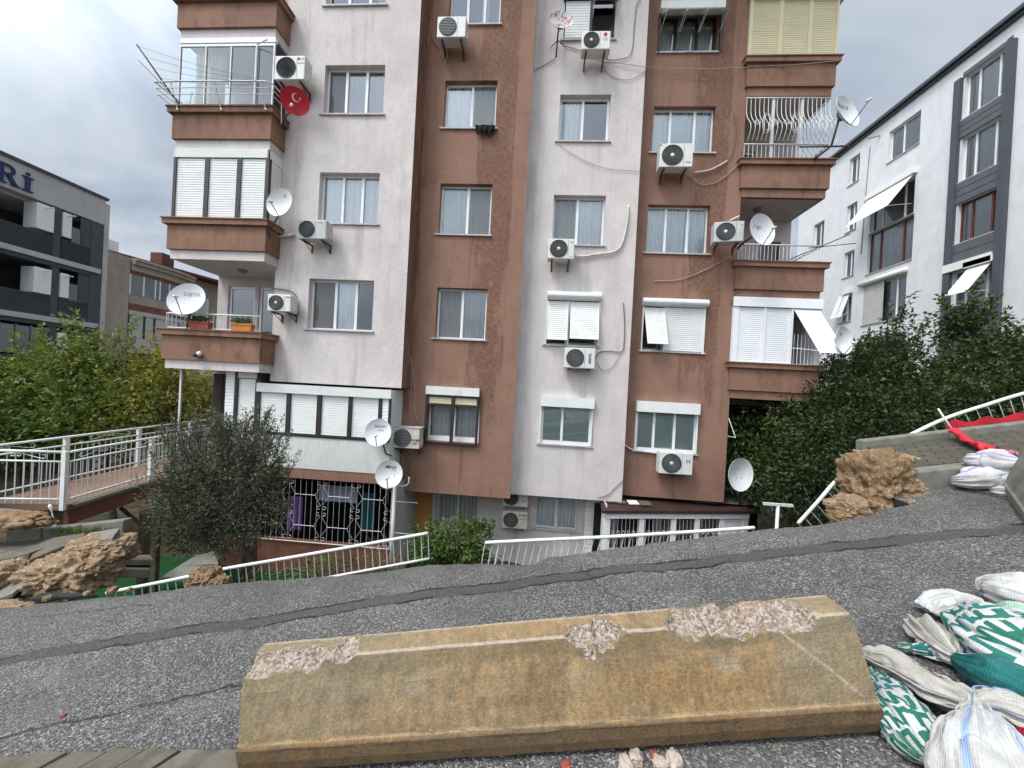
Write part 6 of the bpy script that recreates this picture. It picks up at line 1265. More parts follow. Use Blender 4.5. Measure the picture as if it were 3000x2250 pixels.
mb = MB(); a, b = O0+Vector((.03, 0, 0)), O1+Vector((.03, 0, 0)); v = [a+Vector((0, 0, .03)), b+Vector((0, 0, .03)), b+Vector((.05, 0, .0)), a+Vector((.05, 0, .0)), a+Vector((.05, 0, -.05)), b+Vector((.05, 0, -.05))]; mb.add(v, [(0, 3, 2, 1), (3, 4, 5, 2)]); mb.build('deck_edging', M['concrete'], Br)
def scroll(mb, c, d, s_=1.0):
    up = Vector((0, 0, 1))
    for sg in (-1, 1):
        mb.bar(c+d*sg*.10*s_+up*.045, c+d*sg*.42*s_-up*.035, .007)
        cc = c+d*sg*.46*s_-up*.0; mb.tube([cc+d*sg*.035*math.cos(t)+up*.035*math.sin(t) for t in np.linspace(-2.4, 2.2, 9)], .007, 4)
        cc = c+d*sg*.05*s_+up*.02; mb.tube([cc+d*sg*.03*math.cos(t)+up*.025*math.sin(t) for t in np.linspace(-3, 3, 9)], .007, 4)
def bridge_rail(name, a, b, h, n, posts):
    d = (b-a).normalized(); up = Vector((0, 0, 1)); mb = MB(); mb.tube([a+up*h, b+up*h], .024, 6); mb.tube([a+up*(h-.17), b+up*(h-.17)], .018, 6); mb.tube([a+up*.10, b+up*.10], .018, 6)
    ro = mb.build(name, M['whitemetal'], Br)
    for i in range(n+1):
        q = a.lerp(b, i/n); MB().bar(q+up*.02, q+up*(h-.17), .012).build('baluster', M['whitemetal'], ro)
    for t in posts:
        q = a.lerp(b, t); MB().box(q.x-.035, q.x+.035, q.y-.035, q.y+.035, q.z-.05, q.z+h).build('post', M['whitemetal'], ro)
    mb = MB(); m_ = 3 if n > 20 else 1
    for k in range(m_): scroll(mb, a.lerp(b, (k+.5)/m_)+up*(h-.085), d, .9)
    mb.build('scrollwork', M['whitemetal'], ro)
bridge_rail('near_railing', O0+Vector((-.04, .02, 0)), O1+Vector((-.04, 0, 0)), .93, 34, (.47, 1)); bridge_rail('far_railing', N0+Vector((.05, -.6, 0)), N1+Vector((.05, 1.0, .02)), .95, 46, (.05, .34, .62, .9))
a, b = Vector((-9.7, 5.62, ZB)), O0+Vector((-.04, -.02, 0)); bridge_rail('street_railing', a, b, .93, 12, (0,))
q = O0+Vector((-.04, 0, 0)); MB().box(q.x-.04, q.x+.04, q.y-.085, q.y-.04, q.z-.08, q.z+.95).build('end_post', M['whitemetal'], Br)
MB().box(-10.6, -8.1, 5.2, 5.66, ZB-.16, ZB-.03).build('end_slab', M['concrete'], Br)
mb = MB(); c = P(427, 1500, 7.4); mb.box(c.x-.07, c.x+.07, 7.33, 7.47, -5.4, c.z+.02); mb.bar((c.x, 7.4, c.z-.35), (c.x-.7, 7.5, c.z+.0), .07); mb.build('timber_prop', M['wood'], Br)
mb = MB(); c = P(465, 1480, 8.2); mb.box(c.x-.045, c.x+.045, 8.15, 8.25, -5.4, -2.6); mb.build('timber_prop', M['wood'], Br)
mb = MB(); mb.box(-9.4, -8.7, 6.3, 6.5, -5.4, ZB-.2); mb.build('concrete_pier', M['concrete'], Br)
tag(rock_mesh(P(40, 1525, 5.4), (.55, .25, .12), 51, 5, .25, 1.5, M['soilochre'], 'soil_clod'), 'ochre soil under the street end of the footbridge', 'soil clod')
mb = MB(); a = P(145, 1478, 5.8); mb.tube(catmull([a, a+Vector((.06, 0, -.16)), a+Vector((.16, -.02, -.44))], 5), [.016+.010*math.sin(i) for i in range(11)], 6); tag(mb.build('rag', M['white'], None, 0, tuple(a)), 'thin white plastic strip tied to the footbridge end post', 'rag')
mb = MB(); mb.box(-9.95, -9.2, 5.0, 5.06, -2.98, -2.78); tag(mb.build('white_board', M['white'], None, 0, (-9.6, 5, -2.9)), 'white board lying below the footbridge at the left edge', 'board')

# ------------------------------------------------------------------ sandbags
def sack_material(name, base, pattern=None, stripe=None):
    s = NT(name); uv = s.co('UV'); U, V_, _ = s.xyz(uv)
    k = s.mix(s.ramp(s.noise(3.5, 7, .7), (.35, 0.0), (.7, 1.0)), base, tuple(c*.72 for c in base))
    k = s.mix(s.math('MULTIPLY', s.ramp(s.noise(2.0, 7, .7, s.map((1, 1, 1), (5, 2, 1))), (.46, 0.0), (.66, 1.0)), .60), k, (.34, .27, .18)); k = s.mix(s.math('MULTIPLY', s.ramp(s.noise(7, 8, .75, s.map((1, 1, 1), (2, 8, 1))), (.52, 0.0), (.66, 1.0)), .35), k, (.30, .27, .23))
    if stripe:
        for u0, w, c in stripe: k = s.mix(s.math('MULTIPLY', s.math('LESS_THAN', s.math('ABSOLUTE', s.math('SUBTRACT', U, u0)), w), s.ramp(s.noise(20, 3), (.3, .6), (.5, 1.0))), k, c)
    if pattern:
        c0, c1 = pattern; mp_ = s.map((17, 13, 1), src=uv); nn = s.n('ShaderNodeVectorMath', operation='ADD'); s.l(mp_, nn.inputs[0]); nz = s.n('ShaderNodeTexNoise'); nz.inputs['Scale'].default_value = 3.0; s.l(uv, nz.inputs['Vector'])
        sc2 = s.n('ShaderNodeVectorMath', operation='SCALE'); sc2.inputs['Scale'].default_value = .40; s.l(nz.outputs['Color'], sc2.inputs[0]); s.l(sc2.outputs[0], nn.inputs[1])
        x, y, _ = s.xyz(nn.outputs[0]); row = s.math('FLOOR', y); fx = s.math('FRACT', s.math('ADD', x, s.math('MULTIPLY', row, .37))); fy = s.math('FRACT', y)
        stem = s.math('LESS_THAN', fx, .40); bar1 = s.math('LESS_THAN', s.math('ABSOLUTE', s.math('SUBTRACT', fy, .22)), .13); diag = s.math('LESS_THAN', s.math('ABSOLUTE', s.math('SUBTRACT', s.math('ADD', s.math('MULTIPLY', fx, .9), .1), fy)), .16)
        cell = s.n('ShaderNodeTexWhiteNoise', noise_dimensions='2D'); cv = s.n('ShaderNodeCombineXYZ'); s.l(s.math('FLOOR', s.math('ADD', x, s.math('MULTIPLY', row, .37))), cv.inputs[0]); s.l(row, cv.inputs[1]); s.l(cv.outputs[0], cell.inputs[0])
        letter = s.math('MAXIMUM', stem, s.mix(s.math('GREATER_THAN', cell.outputs[0], .5), bar1, diag)); gap = s.math('MULTIPLY', s.math('GREATER_THAN', fy, .08), s.math('LESS_THAN', fy, .92)); letter = s.math('MULTIPLY', letter, gap)
        blk = s.noise(3.2, 2, .5, uv); col = s.mix(s.smooth(blk, .46, .54), c0, c1); k = s.mix(letter, k, col)
        solid = s.math('GREATER_THAN', s.noise(2.6, 1, .5, s.map((2, 1.2, 1), (7, 3, 0), uv)), .66); k = s.mix(solid, k, c1)
    wv = s.n('ShaderNodeTexNoise'); wv.inputs['Scale'].default_value = 1; wv.inputs['Detail'].default_value = 5; s.l(s.map((26, 2.2, 1), src=uv), wv.inputs['Vector'])
    s.col(k); weave = s.math('MULTIPLY', s.math('ADD', s.math('SINE', s.math('MULTIPLY', U, 900)), s.math('SINE', s.math('MULTIPLY', V_, 900))), .03); s.bump(s.math('ADD', s.math('ADD', wv.outputs['Fac'], weave), s.math('MULTIPLY', s.noise(9, 6, .65), .7)), .9, .022); return s.done(.66, .25)
GR, TL = (.022, .145, .092), (.02, .165, .165)
M['sack_white'] = sack_material('white woven sack', (.60, .59, .565), None, [(.12, .014, (.30, .42, .62)), (.30, .012, (.30, .42, .62))])
M['sack_plain'] = sack_material('off white woven sack', (.57, .545, .49), None, [(.43, .010, (.20, .30, .50)), (.05, .010, (.20, .30, .50))])
M['sack_green'] = sack_material('green printed sack', (.58, .58, .555), (GR, TL)); M['sack_teal'] = sack_material('teal sack', (.014, .135, .128), None, [(.10, .10, (.60, .58, .54))])
M['sack_red'] = sack_material('dark red sack', (.28, .012, .03)); M['sack_redstripe'] = sack_material('white sack with red stripe', (.62, .62, .635), None, [(.20, .02, (.5, .04, .08)), (.33, .012, (.30, .25, .5))]); M['sack_pink'] = sack_material('white sack with pink print', (.64, .62, .63), None, [(.2, .04, (.55, .12, .22)), (.3, .03, (.30, .5, .35))])
UPR = Vector((-RA, 0, 1)).normalized()
def sack(label, st, mat, seed, nf=9, wr=.021, name='sandbag', u_off=0.0, res=9):
    """st: (x, y, height over road, half width, half height, ruffle)"""
    rows = catmull([(x, y, road(x, y)+h, w, t, r) for x, y, h, w, t, r in st], res); rnd = random.Random(seed); ph = [rnd.uniform(0, 6.28) for _ in range(4)]
    mb = MB(); nU = 96; V = []; UVs = []; al = 0
    for i, q in enumerate(rows):
        p = Vector(q[:3]); d = (Vector(rows[min(i+1, len(rows)-1)][:3])-Vector(rows[max(i-1, 0)][:3])).normalized(); sd = d.cross(UPR).normalized(); up = sd.cross(d).normalized()
        if i: al += (p-Vector(rows[i-1][:3])).length
        for k in range(nU):
            a = 2*math.pi*k/nU; ca, sa = math.cos(a), math.sin(a); f = q[5]
            rr = 1+f*(.55*math.cos(nf*a+ph[0]+.8*math.sin(al*9+ph[3]))+.35*math.cos((nf+4)*a+ph[1])+.2*math.cos((2*nf+1)*a+ph[2]))
            e = .80; x = math.copysign(abs(ca)**e, ca)*max(q[3], .004)*(1+.35*(rr-1)); y_ = math.copysign(abs(sa)**e, sa)*max(q[4], .004)*rr
            if f > .3: y_ += q[4]*.9*f*math.cos(nf*.5*ca*3.1+ph[1])*(1-abs(ca)**4)
            v = p+sd*x+up*y_; nv = v*6.5+Vector((seed*3.3, 0, 0)); dd = wr*(noise.fractal(nv, 1, 2, 4)+.9*abs(noise.noise(Vector((a*2.2+seed, al*2.2, seed))))-.3)*min(1, q[3]/.06)
            cr_ = -.8*wr*(1-min(1, abs(noise.noise(Vector((a*1.7+al*3, al*4.5-a, seed+3.3))))/.16))*min(1, q[3]/.08)
            v += (sd*ca+up*sa)*(dd+cr_); fl = road(v.x, v.y)+.006
            if v.z < fl: v.z = fl+.002*k/nU
            V.append(tuple(v)); UVs.append(((k/nU+u_off) % 1.0, al))
    n_ = len(rows); mb.add(V, [(i*nU+k, i*nU+(k+1) % nU, (i+1)*nU+(k+1) % nU, (i+1)*nU+k) for i in range(n_-1) for k in range(nU)], 0, True); mb.add([V[k] for k in range(nU)], [tuple(range(nU-1, -1, -1))]); mb.add(V[-nU:], [tuple(range(nU))]); mb.uv = UVs+UVs[:nU]+UVs[-nU:]
    return tag(mb.build(name, M[mat], None, 0, (st[0][0], st[0][1], road(st[0][0], st[0][1]))), label, 'sandbag', 'sandbags heaped beside the barrier')
def spx(label, st, mat, seed, **k):
    """stations given where they lie on the road in the photograph: (px, py, height, half width, half height, ruffle)"""
    q = []
    for px, py, h, w, t, r in st: g = G(px, py, h); q.append((g.x, g.y, h, w, t, r))
    return sack(label, q, mat, seed, **k)
spx('white tied sandbag with pale blue stripes nearest the camera', [(2975, 2560, .05, .06, .03, 0), (2960, 2480, .09, .15, .09, .02), (2935, 2370, .11, .175, .11, .06), (2908, 2255, .12, .155, .11, .12), (2888, 2170, .135, .105, .09, .2), (2874, 2108, .148, .055, .055, .3), (2866, 2076, .15, .036, .035, .3), (2864, 2062, .15, .034, .03, .3)], 'sack_white', 1, nf=11)
spx('long empty cream sack tail draped toward the barrier end', [(2864, 2064, .15, .034, .03, .3), (2838, 2056, .14, .06, .035, .4), (2765, 2024, .11, .080, .04, .45), (2655, 1964, .085, .085, .045, .45), (2575, 1928, .065, .075, .035, .4), (2535, 1911, .05, .055, .02, .3), (2522, 1906, .045, .03, .008, .2)], 'sack_plain', 2, nf=7, wr=.02)
spx('cream sack flap spreading right from the striped bag knot', [(2866, 2062, .15, .034, .03, .3), (2900, 2060, .14, .06, .035, .45), (2960, 2074, .13, .085, .04, .45), (3030, 2100, .11, .09, .03, .4), (3080, 2120, .09, .07, .01, .3)], 'sack_plain', 16, nf=6, wr=.02)
spx('green and white printed sandbag wedged against the barrier end', [(2556, 1962, .03, .04, .02, .1), (2584, 2008, .05, .085, .055, .06), (2632, 2082, .06, .115, .075, .05), (2685, 2150, .06, .12, .075, .04), (2728, 2212, .045, .09, .05, .03), (2748, 2244, .03, .03, .02, 0)], 'sack_green', 3, u_off=.1)
spx('teal sandbag with a white tied ruffle behind the striped one', [(3110, 2060, .05, .05, .03, 0), (3050, 2035, .08, .13, .09, .03), (2960, 1998, .09, .135, .10, .06), (2880, 1965, .085, .10, .08, .12), (2820, 1938, .08, .05, .045, .25), (2800, 1928, .08, .03, .028, .3)], 'sack_teal', 4)
spx('white gathered sack neck sticking out of the teal sandbag', [(2802, 1929, .08, .03, .028, .3), (2785, 1918, .08, .045, .03, .5), (2752, 1890, .075, .075, .045, .55), (2718, 1852, .07, .09, .05, .5), (2700, 1828, .055, .075, .03, .5), (2692, 1816, .045, .05, .01, .4)], 'sack_plain', 5, nf=6, wr=.02)
spx('small frayed sack scrap left of the gathered white neck', [(2790, 1926, .05, .03, .02, .3), (2740, 1912, .045, .045, .025, .5), (2680, 1902, .035, .04, .02, .5), (2630, 1892, .03, .03, .01, .4)], 'sack_green', 15, nf=5)
spx('big green patterned sandbag stacked at the right edge', [(3130, 1960, .08, .06, .03, 0), (3060, 1935, .13, .17, .11, .03), (2970, 1890, .14, .20, .14, .06), (2905, 1842, .13, .165, .12, .10), (2878, 1806, .11, .08, .06, .22), (2868, 1785, .10, .036, .03, .3)], 'sack_green', 6, u_off=.45)
spx('white sack tail with a green corner pointing left from the patterned bag', [(2868, 1783, .10, .036, .03, .3), (2845, 1772, .095, .06, .035, .4), (2795, 1766, .08, .085, .045, .35), (2745, 1776, .065, .085, .035, .3), (2716, 1788, .05, .07, .012, .2)], 'sack_white', 7, nf=5, u_off=.2)
spx('white sandbag at the right edge above the patterned bag', [(3120, 1775, .08, .05, .04, 0), (3060, 1762, .12, .17, .11, .04), (2980, 1738, .13, .16, .11, .08), (2905, 1722, .11, .11, .07, .2), (2862, 1722, .09, .06, .02, .3)], 'sack_white', 8, u_off=.5)
spx('white sandbag with pink print squeezed under the right edge bags', [(3090, 1830, .10, .05, .03, 0), (3045, 1822, .15, .12, .08, .04), (2985, 1806, .15, .12, .08, .1), (2935, 1796, .12, .06, .04, .3)], 'sack_pink', 9)
spx('dark red sack corner beneath the striped sandbag', [(3120, 2200, .03, .05, .02, 0), (3060, 2180, .06, .13, .06, .03), (2995, 2150, .06, .12, .06, .04), (2955, 2125, .05, .05, .03, .1)], 'sack_red', 10)
spx('upper white sandbag with thin red stripe behind the second barrier', [(2990, 1362, .26, .05, .03, 0), (2960, 1356, .29, .15, .10, .03), (2905, 1346, .30, .17, .11, .04), (2860, 1348, .28, .13, .08, .1), (2836, 1354, .24, .05, .03, .1)], 'sack_redstripe', 11)
spx('lower white sandbag with a red band on the far dark asphalt', [(2985, 1398, .08, .05, .03, 0), (2950, 1396, .12, .16, .10, .03), (2890, 1398, .13, .18, .12, .04), (2832, 1404, .12, .15, .10, .05), (2803, 1410, .08, .06, .04, .05)], 'sack_redstripe', 12, u_off=.08)
spx('small white sack end beside the second barrier foot', [(2960, 1436, .05, .05, .03, .1), (2930, 1434, .06, .08, .05, .1), (2908, 1436, .04, .04, .02, .2)], 'sack_plain', 13)

# ------------------------------------------------------------------ trees and plants
def tr(px, py, Y): return tuple(P(px, py, Y))
def blob(px, py, Y, wpx, hpx, d=.9):
    c = P(px, py, Y); s_ = Y/F_PX/2; return (c.x, c.y, c.z, wpx*s_, wpx*s_*d, hpx*s_)
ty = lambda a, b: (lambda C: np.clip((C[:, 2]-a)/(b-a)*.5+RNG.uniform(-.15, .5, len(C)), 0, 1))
g1 = 'citrus trees behind the footbridge'
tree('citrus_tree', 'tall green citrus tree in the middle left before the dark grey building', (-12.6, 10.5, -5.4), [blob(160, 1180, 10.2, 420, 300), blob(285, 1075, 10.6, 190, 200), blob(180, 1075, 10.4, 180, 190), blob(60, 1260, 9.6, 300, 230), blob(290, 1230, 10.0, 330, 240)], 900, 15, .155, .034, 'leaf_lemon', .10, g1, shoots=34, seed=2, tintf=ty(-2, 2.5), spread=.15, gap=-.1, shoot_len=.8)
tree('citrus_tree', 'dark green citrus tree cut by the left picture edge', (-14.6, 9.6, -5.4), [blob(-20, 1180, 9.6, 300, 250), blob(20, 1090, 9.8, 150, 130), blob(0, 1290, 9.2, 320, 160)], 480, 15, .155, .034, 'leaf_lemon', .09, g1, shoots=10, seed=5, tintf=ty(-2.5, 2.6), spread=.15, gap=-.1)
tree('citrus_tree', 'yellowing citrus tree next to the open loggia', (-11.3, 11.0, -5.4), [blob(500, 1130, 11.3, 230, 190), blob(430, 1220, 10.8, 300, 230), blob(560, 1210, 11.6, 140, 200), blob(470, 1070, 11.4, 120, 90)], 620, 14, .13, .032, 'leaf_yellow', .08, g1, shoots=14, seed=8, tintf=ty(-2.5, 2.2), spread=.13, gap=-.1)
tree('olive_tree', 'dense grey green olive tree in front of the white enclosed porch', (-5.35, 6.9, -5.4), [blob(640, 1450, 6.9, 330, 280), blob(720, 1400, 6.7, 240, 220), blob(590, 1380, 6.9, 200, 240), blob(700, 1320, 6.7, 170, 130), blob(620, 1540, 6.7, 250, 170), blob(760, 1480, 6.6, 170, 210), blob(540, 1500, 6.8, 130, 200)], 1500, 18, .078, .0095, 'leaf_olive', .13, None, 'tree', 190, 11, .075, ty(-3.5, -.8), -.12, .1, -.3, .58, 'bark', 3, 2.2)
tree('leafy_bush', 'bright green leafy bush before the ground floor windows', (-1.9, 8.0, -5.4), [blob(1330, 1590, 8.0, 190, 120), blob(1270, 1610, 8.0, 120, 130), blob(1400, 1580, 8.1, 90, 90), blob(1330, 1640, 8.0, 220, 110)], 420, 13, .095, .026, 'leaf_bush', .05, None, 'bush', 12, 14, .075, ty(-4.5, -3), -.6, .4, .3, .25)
# bare reddish shrub
bc = P(1120, 1690, 6.6); o = thing('bare_shrub', 'leafless reddish shrub behind the fallen railing', 'shrub', (bc.x, bc.y, bc.z-.2)); mb = MB(); rb = random.Random(5); cs, ds = [], []
for k in range(26):
    a = rb.uniform(0, 6.28); L = rb.uniform(.45, .95); d = Vector((math.cos(a)*.5, math.sin(a)*.3, 1)).normalized(); p = bc+Vector((rb.uniform(-.2, .2), 0, -.2)); pts = [p, p+d*L*.5+Vector((rb.uniform(-.06, .06), 0, 0)), p+d*L]
    mb.tube(catmull(pts, 3), [.008-.0009*i for i in range(7)], 4)
    for q in range(3): t = rb.uniform(.4, .9); w = p.lerp(pts[2], t); mb.tube([w, w+Vector((rb.uniform(-.2, .2), rb.uniform(-.1, .1), rb.uniform(.05, .2)))], .003, 3); cs.append(tuple(w)); ds.append((0, 0, 1))
mb.build('stems', M['rust'], o); leaf_mesh('foliage', [leaf_arrays(np.array(cs), np.array(ds, float), 4, .06, .045, .012)], M['leaf_lemon'], o, o.location)
g2 = 'dark evergreen trees right of the apartment block'
td = ty(-3, 2.5)
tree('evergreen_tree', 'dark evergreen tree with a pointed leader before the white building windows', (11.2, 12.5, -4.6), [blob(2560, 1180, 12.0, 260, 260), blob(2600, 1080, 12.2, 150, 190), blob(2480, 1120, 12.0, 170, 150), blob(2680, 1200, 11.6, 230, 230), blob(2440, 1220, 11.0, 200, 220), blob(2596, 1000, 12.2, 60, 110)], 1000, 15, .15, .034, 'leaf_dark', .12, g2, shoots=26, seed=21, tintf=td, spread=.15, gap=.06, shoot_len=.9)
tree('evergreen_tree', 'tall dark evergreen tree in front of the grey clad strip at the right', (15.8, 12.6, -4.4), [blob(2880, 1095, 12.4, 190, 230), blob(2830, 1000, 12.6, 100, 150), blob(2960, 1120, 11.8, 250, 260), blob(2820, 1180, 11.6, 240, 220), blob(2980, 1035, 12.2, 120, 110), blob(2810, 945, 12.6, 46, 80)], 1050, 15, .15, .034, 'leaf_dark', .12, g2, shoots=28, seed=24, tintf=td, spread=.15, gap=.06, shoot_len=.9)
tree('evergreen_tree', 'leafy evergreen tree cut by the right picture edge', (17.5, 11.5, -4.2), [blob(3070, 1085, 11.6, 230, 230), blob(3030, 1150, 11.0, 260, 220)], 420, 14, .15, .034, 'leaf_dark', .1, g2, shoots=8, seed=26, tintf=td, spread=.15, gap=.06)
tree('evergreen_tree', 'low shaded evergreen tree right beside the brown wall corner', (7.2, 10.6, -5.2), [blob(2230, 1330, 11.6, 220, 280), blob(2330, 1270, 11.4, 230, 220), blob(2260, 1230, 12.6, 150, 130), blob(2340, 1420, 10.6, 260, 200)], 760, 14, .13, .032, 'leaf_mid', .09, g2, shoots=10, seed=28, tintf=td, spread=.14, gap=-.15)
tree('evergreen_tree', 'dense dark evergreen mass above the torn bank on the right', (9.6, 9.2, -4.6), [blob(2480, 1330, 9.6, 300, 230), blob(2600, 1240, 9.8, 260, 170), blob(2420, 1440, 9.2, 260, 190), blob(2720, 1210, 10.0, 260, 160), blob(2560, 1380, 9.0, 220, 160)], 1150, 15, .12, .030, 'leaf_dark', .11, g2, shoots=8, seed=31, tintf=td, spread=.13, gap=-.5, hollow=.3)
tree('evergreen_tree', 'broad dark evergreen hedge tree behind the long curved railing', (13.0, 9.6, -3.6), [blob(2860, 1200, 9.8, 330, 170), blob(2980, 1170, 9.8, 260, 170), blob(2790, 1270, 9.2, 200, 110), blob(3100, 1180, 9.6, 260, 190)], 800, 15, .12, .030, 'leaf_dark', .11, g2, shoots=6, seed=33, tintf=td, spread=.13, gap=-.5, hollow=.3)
tree('low_shrub', 'small leafy shrub at the back of the left fallen railing', (-3.4, 6.0, -5.2), [blob(1010, 1690, 6.0, 300, 60), blob(790, 1695, 6.0, 130, 60)], 130, 10, .07, .018, 'leaf_bush', .02, None, 'shrub', 0, 41, .06)

# ------------------------------------------------------------------ white building on the right (facade in the plane X = 18.5)
XR = 18.5; fr = lambda y, d, z_: (XR+d, -y, z_)         # runs along -Y so that its outside looks to -X
W_ = thing('apartment_building', 'white apartment building with a dark grey clad strip at the right', 'building', (XR+4, 20, -5))
ho = [(16.62, 18.12, 13.25, 15.2), (16.62, 18.12, 10.4, 12.4), (16.62, 18.12, 7.6, 9.42), (16.62, 18.2, 4.8, 6.35), (20.05, 21.75, 13.5, 15.2), (20.15, 22.65, 10.0, 11.9), (20.1, 22.7, 7.65, 9.95), (20.3, 22.8, 4.75, 7.0), (23.6, 24.35, 13.65, 15.3), (23.6, 24.35, 10.75, 12.4), (23.6, 24.35, 7.95, 9.5), (23.6, 24.5, 5.2, 6.8), (26.15, 27.1, 10.8, 12.45), (20.2, 22.6, 1.6, 4.0)]
hn = [(-b, -a, c, d) for a, b, c, d in ho]
f_ = lambda x, d, z_: (XR+d, -x, z_)
mb = MB(); wall_grid(mb, -28.7, -8.0, -6, 16.05, hn, f_, .16); mb.quad((XR, 28.7, -6), (XR, 28.7, 16.05), (XR+10, 28.7, 16.05), (XR+10, 28.7, -6)); mb.quad((XR, 8, -6), (XR+10, 8, -6), (XR+10, 8, 16.05), (XR, 8, 16.05)); mb.quad((XR+10, 8, -6), (XR+10, 28.7, -6), (XR+10, 28.7, 16.05), (XR+10, 8, 16.05)); mb.quad((XR+2.5, 8.1, -5), (XR+2.5, 28.6, -5), (XR+2.5, 28.6, 16), (XR+2.5, 8.1, 16)); mb.build('wall', M['offwhite'], W_)
mb = MB(); mb.box(XR-.28, XR+10.3, 7.7, 28.95, 16.12, 16.27); mb.box(XR-.14, XR-.01, 7.8, 28.8, 15.98, 16.06); mb.build('roof_edge', M['dkgrey'], W_)
MB().box(XR-.22, XR+10, 7.75, 28.9, 16.275, 16.33).build('roof', M['dkpanel'], W_)
mb = MB(); mb.box(XR-.16, XR-.005, 16.28, 16.56, -4, 15.2); mb.box(XR-.16, XR-.005, 18.18, 18.44, -4, 15.2); mb.box(XR-.16, XR-.165+.01, 16.3, 16.5, 15.2, 15.35); mb.build('pilaster', M['dkgrey'], W_)
zs = [(15.2, 15.25), (12.4, 13.22), (9.42, 10.37), (6.35, 7.57), (2.6, 4.77)]
for a, b in zs[1:]:
    mb = MB(); n_ = 3; mb.box(XR-.04, XR-.004, 16.565, 18.175, a, b)
    for k in range(n_): h_ = (b-a)/n_; mb.box(XR-.06, XR-.041, 16.565, 18.175, a+k*h_+.014, a+(k+1)*h_-.014)
    mb.build('cladding', M['dkpanel'], W_)
MB().box(XR-.05, XR-.004, 16.565, 18.175, 15.2, 15.4).build('cladding', M['dkpanel'], W_)
for i, h in enumerate(hn):
    wd = h[1]-h[0]; red = i in (2, 6); sp = (.25, .75) if wd > 2 else ((.3, .78) if i < 4 else (.42,)); small = wd < 1.1
    window(W_, *h, f_, (.5,) if small else sp, frame='redwood' if red else 'pvc', glass='darkglass' if (small or i in (5, 13)) else 'glass', curtain=None if (small or i in (5, 13)) else 'sheer', reveal=.16, fw=.06, fold=4, sill=True, sill_ext=(.06, .06))
def proj_shutter(y0, y1, z0, z1, length, ang, mat, box=True):
    ct, st = math.cos(ang), math.sin(ang); mb = MB(); mb.slats(0, y1-y0, 0, length, lambda x, o, l: (XR-.08-(length-l)*st-o*ct, y0+x, z1-(length-l)*ct+o*st), .12, .01)
    mb.bar((XR-.1, y0+.02, z1-length*.75), (XR-.08-length*st, y0+.02, z1-length*ct), .015); s = mb.build('projected_shutter', M[mat], W_)
    if box: MB().box(XR-.2, XR-.003, y0-.1, y1+.1, z1+.01, z1+.26).build('shutter_box', M['shutter'], s)
proj_shutter(20.15, 22.75, 10.0, 12.0, 2.0, .62, 'shutter'); proj_shutter(16.65, 17.5, 4.8, 6.32, 1.55, .62, 'shutter'); proj_shutter(23.65, 24.05, 5.2, 6.85, 1.5, .30, 'shutter'); proj_shutter(24.1, 24.5, 5.2, 6.85, 1.5, .30, 'shutter', False)
MB().box(XR-.2, XR-.003, 16.6, 18.45, 6.36, 6.72).build('shutter_box', M['shutter'], W_)
mb = MB(); n_ = 12; mb.tube([(XR-.09, 20.25, 7.16), (XR-.09, 23.05, 7.16)], .13, 12); mb.build('shutter_box', M['shutter'], W_)
mb = MB(); mb.slats(0, 1.25, 4.78, 7.0, lambda x, o, z_: (XR+.02-o, 21.55+x, z_), .14, .012); mb.build('slat_curtain', M['greywhite'], W_)
mb = MB(); mb.tube([(XR-.02, 22.3, 15.4), (XR-.5, 22.5, 15.35)], .03, 6); mb.tube([(XR-.03, 22.9, 15.2), (XR-.03, 23.0, 13), (XR-.03, 23.1, 9.0)], .015, 5); mb.build('wall_cable', M['cablegrey'], W_)

# ------------------------------------------------------------------ dark grey building at the left (facade in the plane X = -23.4)
XL = -23.4; D_ = thing('apartment_building', 'dark grey apartment building with white top band and blue letters', 'building', (XL-4, 14, -6))
mb = MB(); mb.box(XL-.5, XL, 6.0, 18.1, 7.56, 8.86); mb.build('parapet', M['greywhite'], D_); MB().box(XL-12, XL+.08, 5.8, 18.2, 8.865, 9.0).build('roof', M['dkgrey'], D_)
mb = MB(); mb.box(XL-12, XL-.02, 17.55, 18.08, -6, 7.555); mb.box(XL-12, XL-3.0, 6, 17.5, -6, 7.555); mb.quad((XL-.04, 17.1, -6), (XL-.04, 17.55, -6), (XL-.04, 17.55, 7.55), (XL-.04, 17.1, 7.55)); mb.build('wall', M['dkgrey'], D_)
MB().box(XL-12, XL+.01, 18.085, 18.3, -6, 8.7).build('end_wall', M['greywhite'], D_)
MB().box(XL-.35, XL-.01, 16.06, 16.34, -6, 7.555).build('column', M['dkgrey'], D_)
mb = MB(); mb.box(XL-3, XL-.5, 6, 17.55, 7.45, 7.555); mb.build('soffit', M['soffit'], D_)
for zz in (5.05, 2.18, -.7):
    MB().box(XL-3, XL+.10, 6, 17.95, zz-.14, zz+.10).build('balcony_slab', M['greywhite'], D_); MB().box(XL-3, XL+.02, 6, 17.5, zz-.34, zz-.145).build('balcony_beam', M['dkgrey'], D_)
    for a, b in ((12.0, 16.05), (16.36, 17.5)):
        r_ = MB().box(XL-.02, XL+.0, a, b, zz+.12, zz+1.02).build('glass_railing', M['smoke'], D_); MB().box(XL-.035, XL+.015, a, b, zz+1.03, zz+1.08).build('handrail', M['steel'], r_)
for zz in (7.45, 4.50, 1.6):
    for a, b, d in ((15.42, 16.03, .75), (16.37, 16.70, .3)):
        if zz < 2 and a < 16: continue
        MB().box(XL-d+.1, XL+.06, a, b, zz-1.2, zz-.02).build('white_cabinet', M['white'], D_, .02); MB().box(XL+.06, XL+.45, (a+b)/2-.03, (a+b)/2+.03, zz-.17, zz-.12).build('wall_lamp', M['white'], D_)
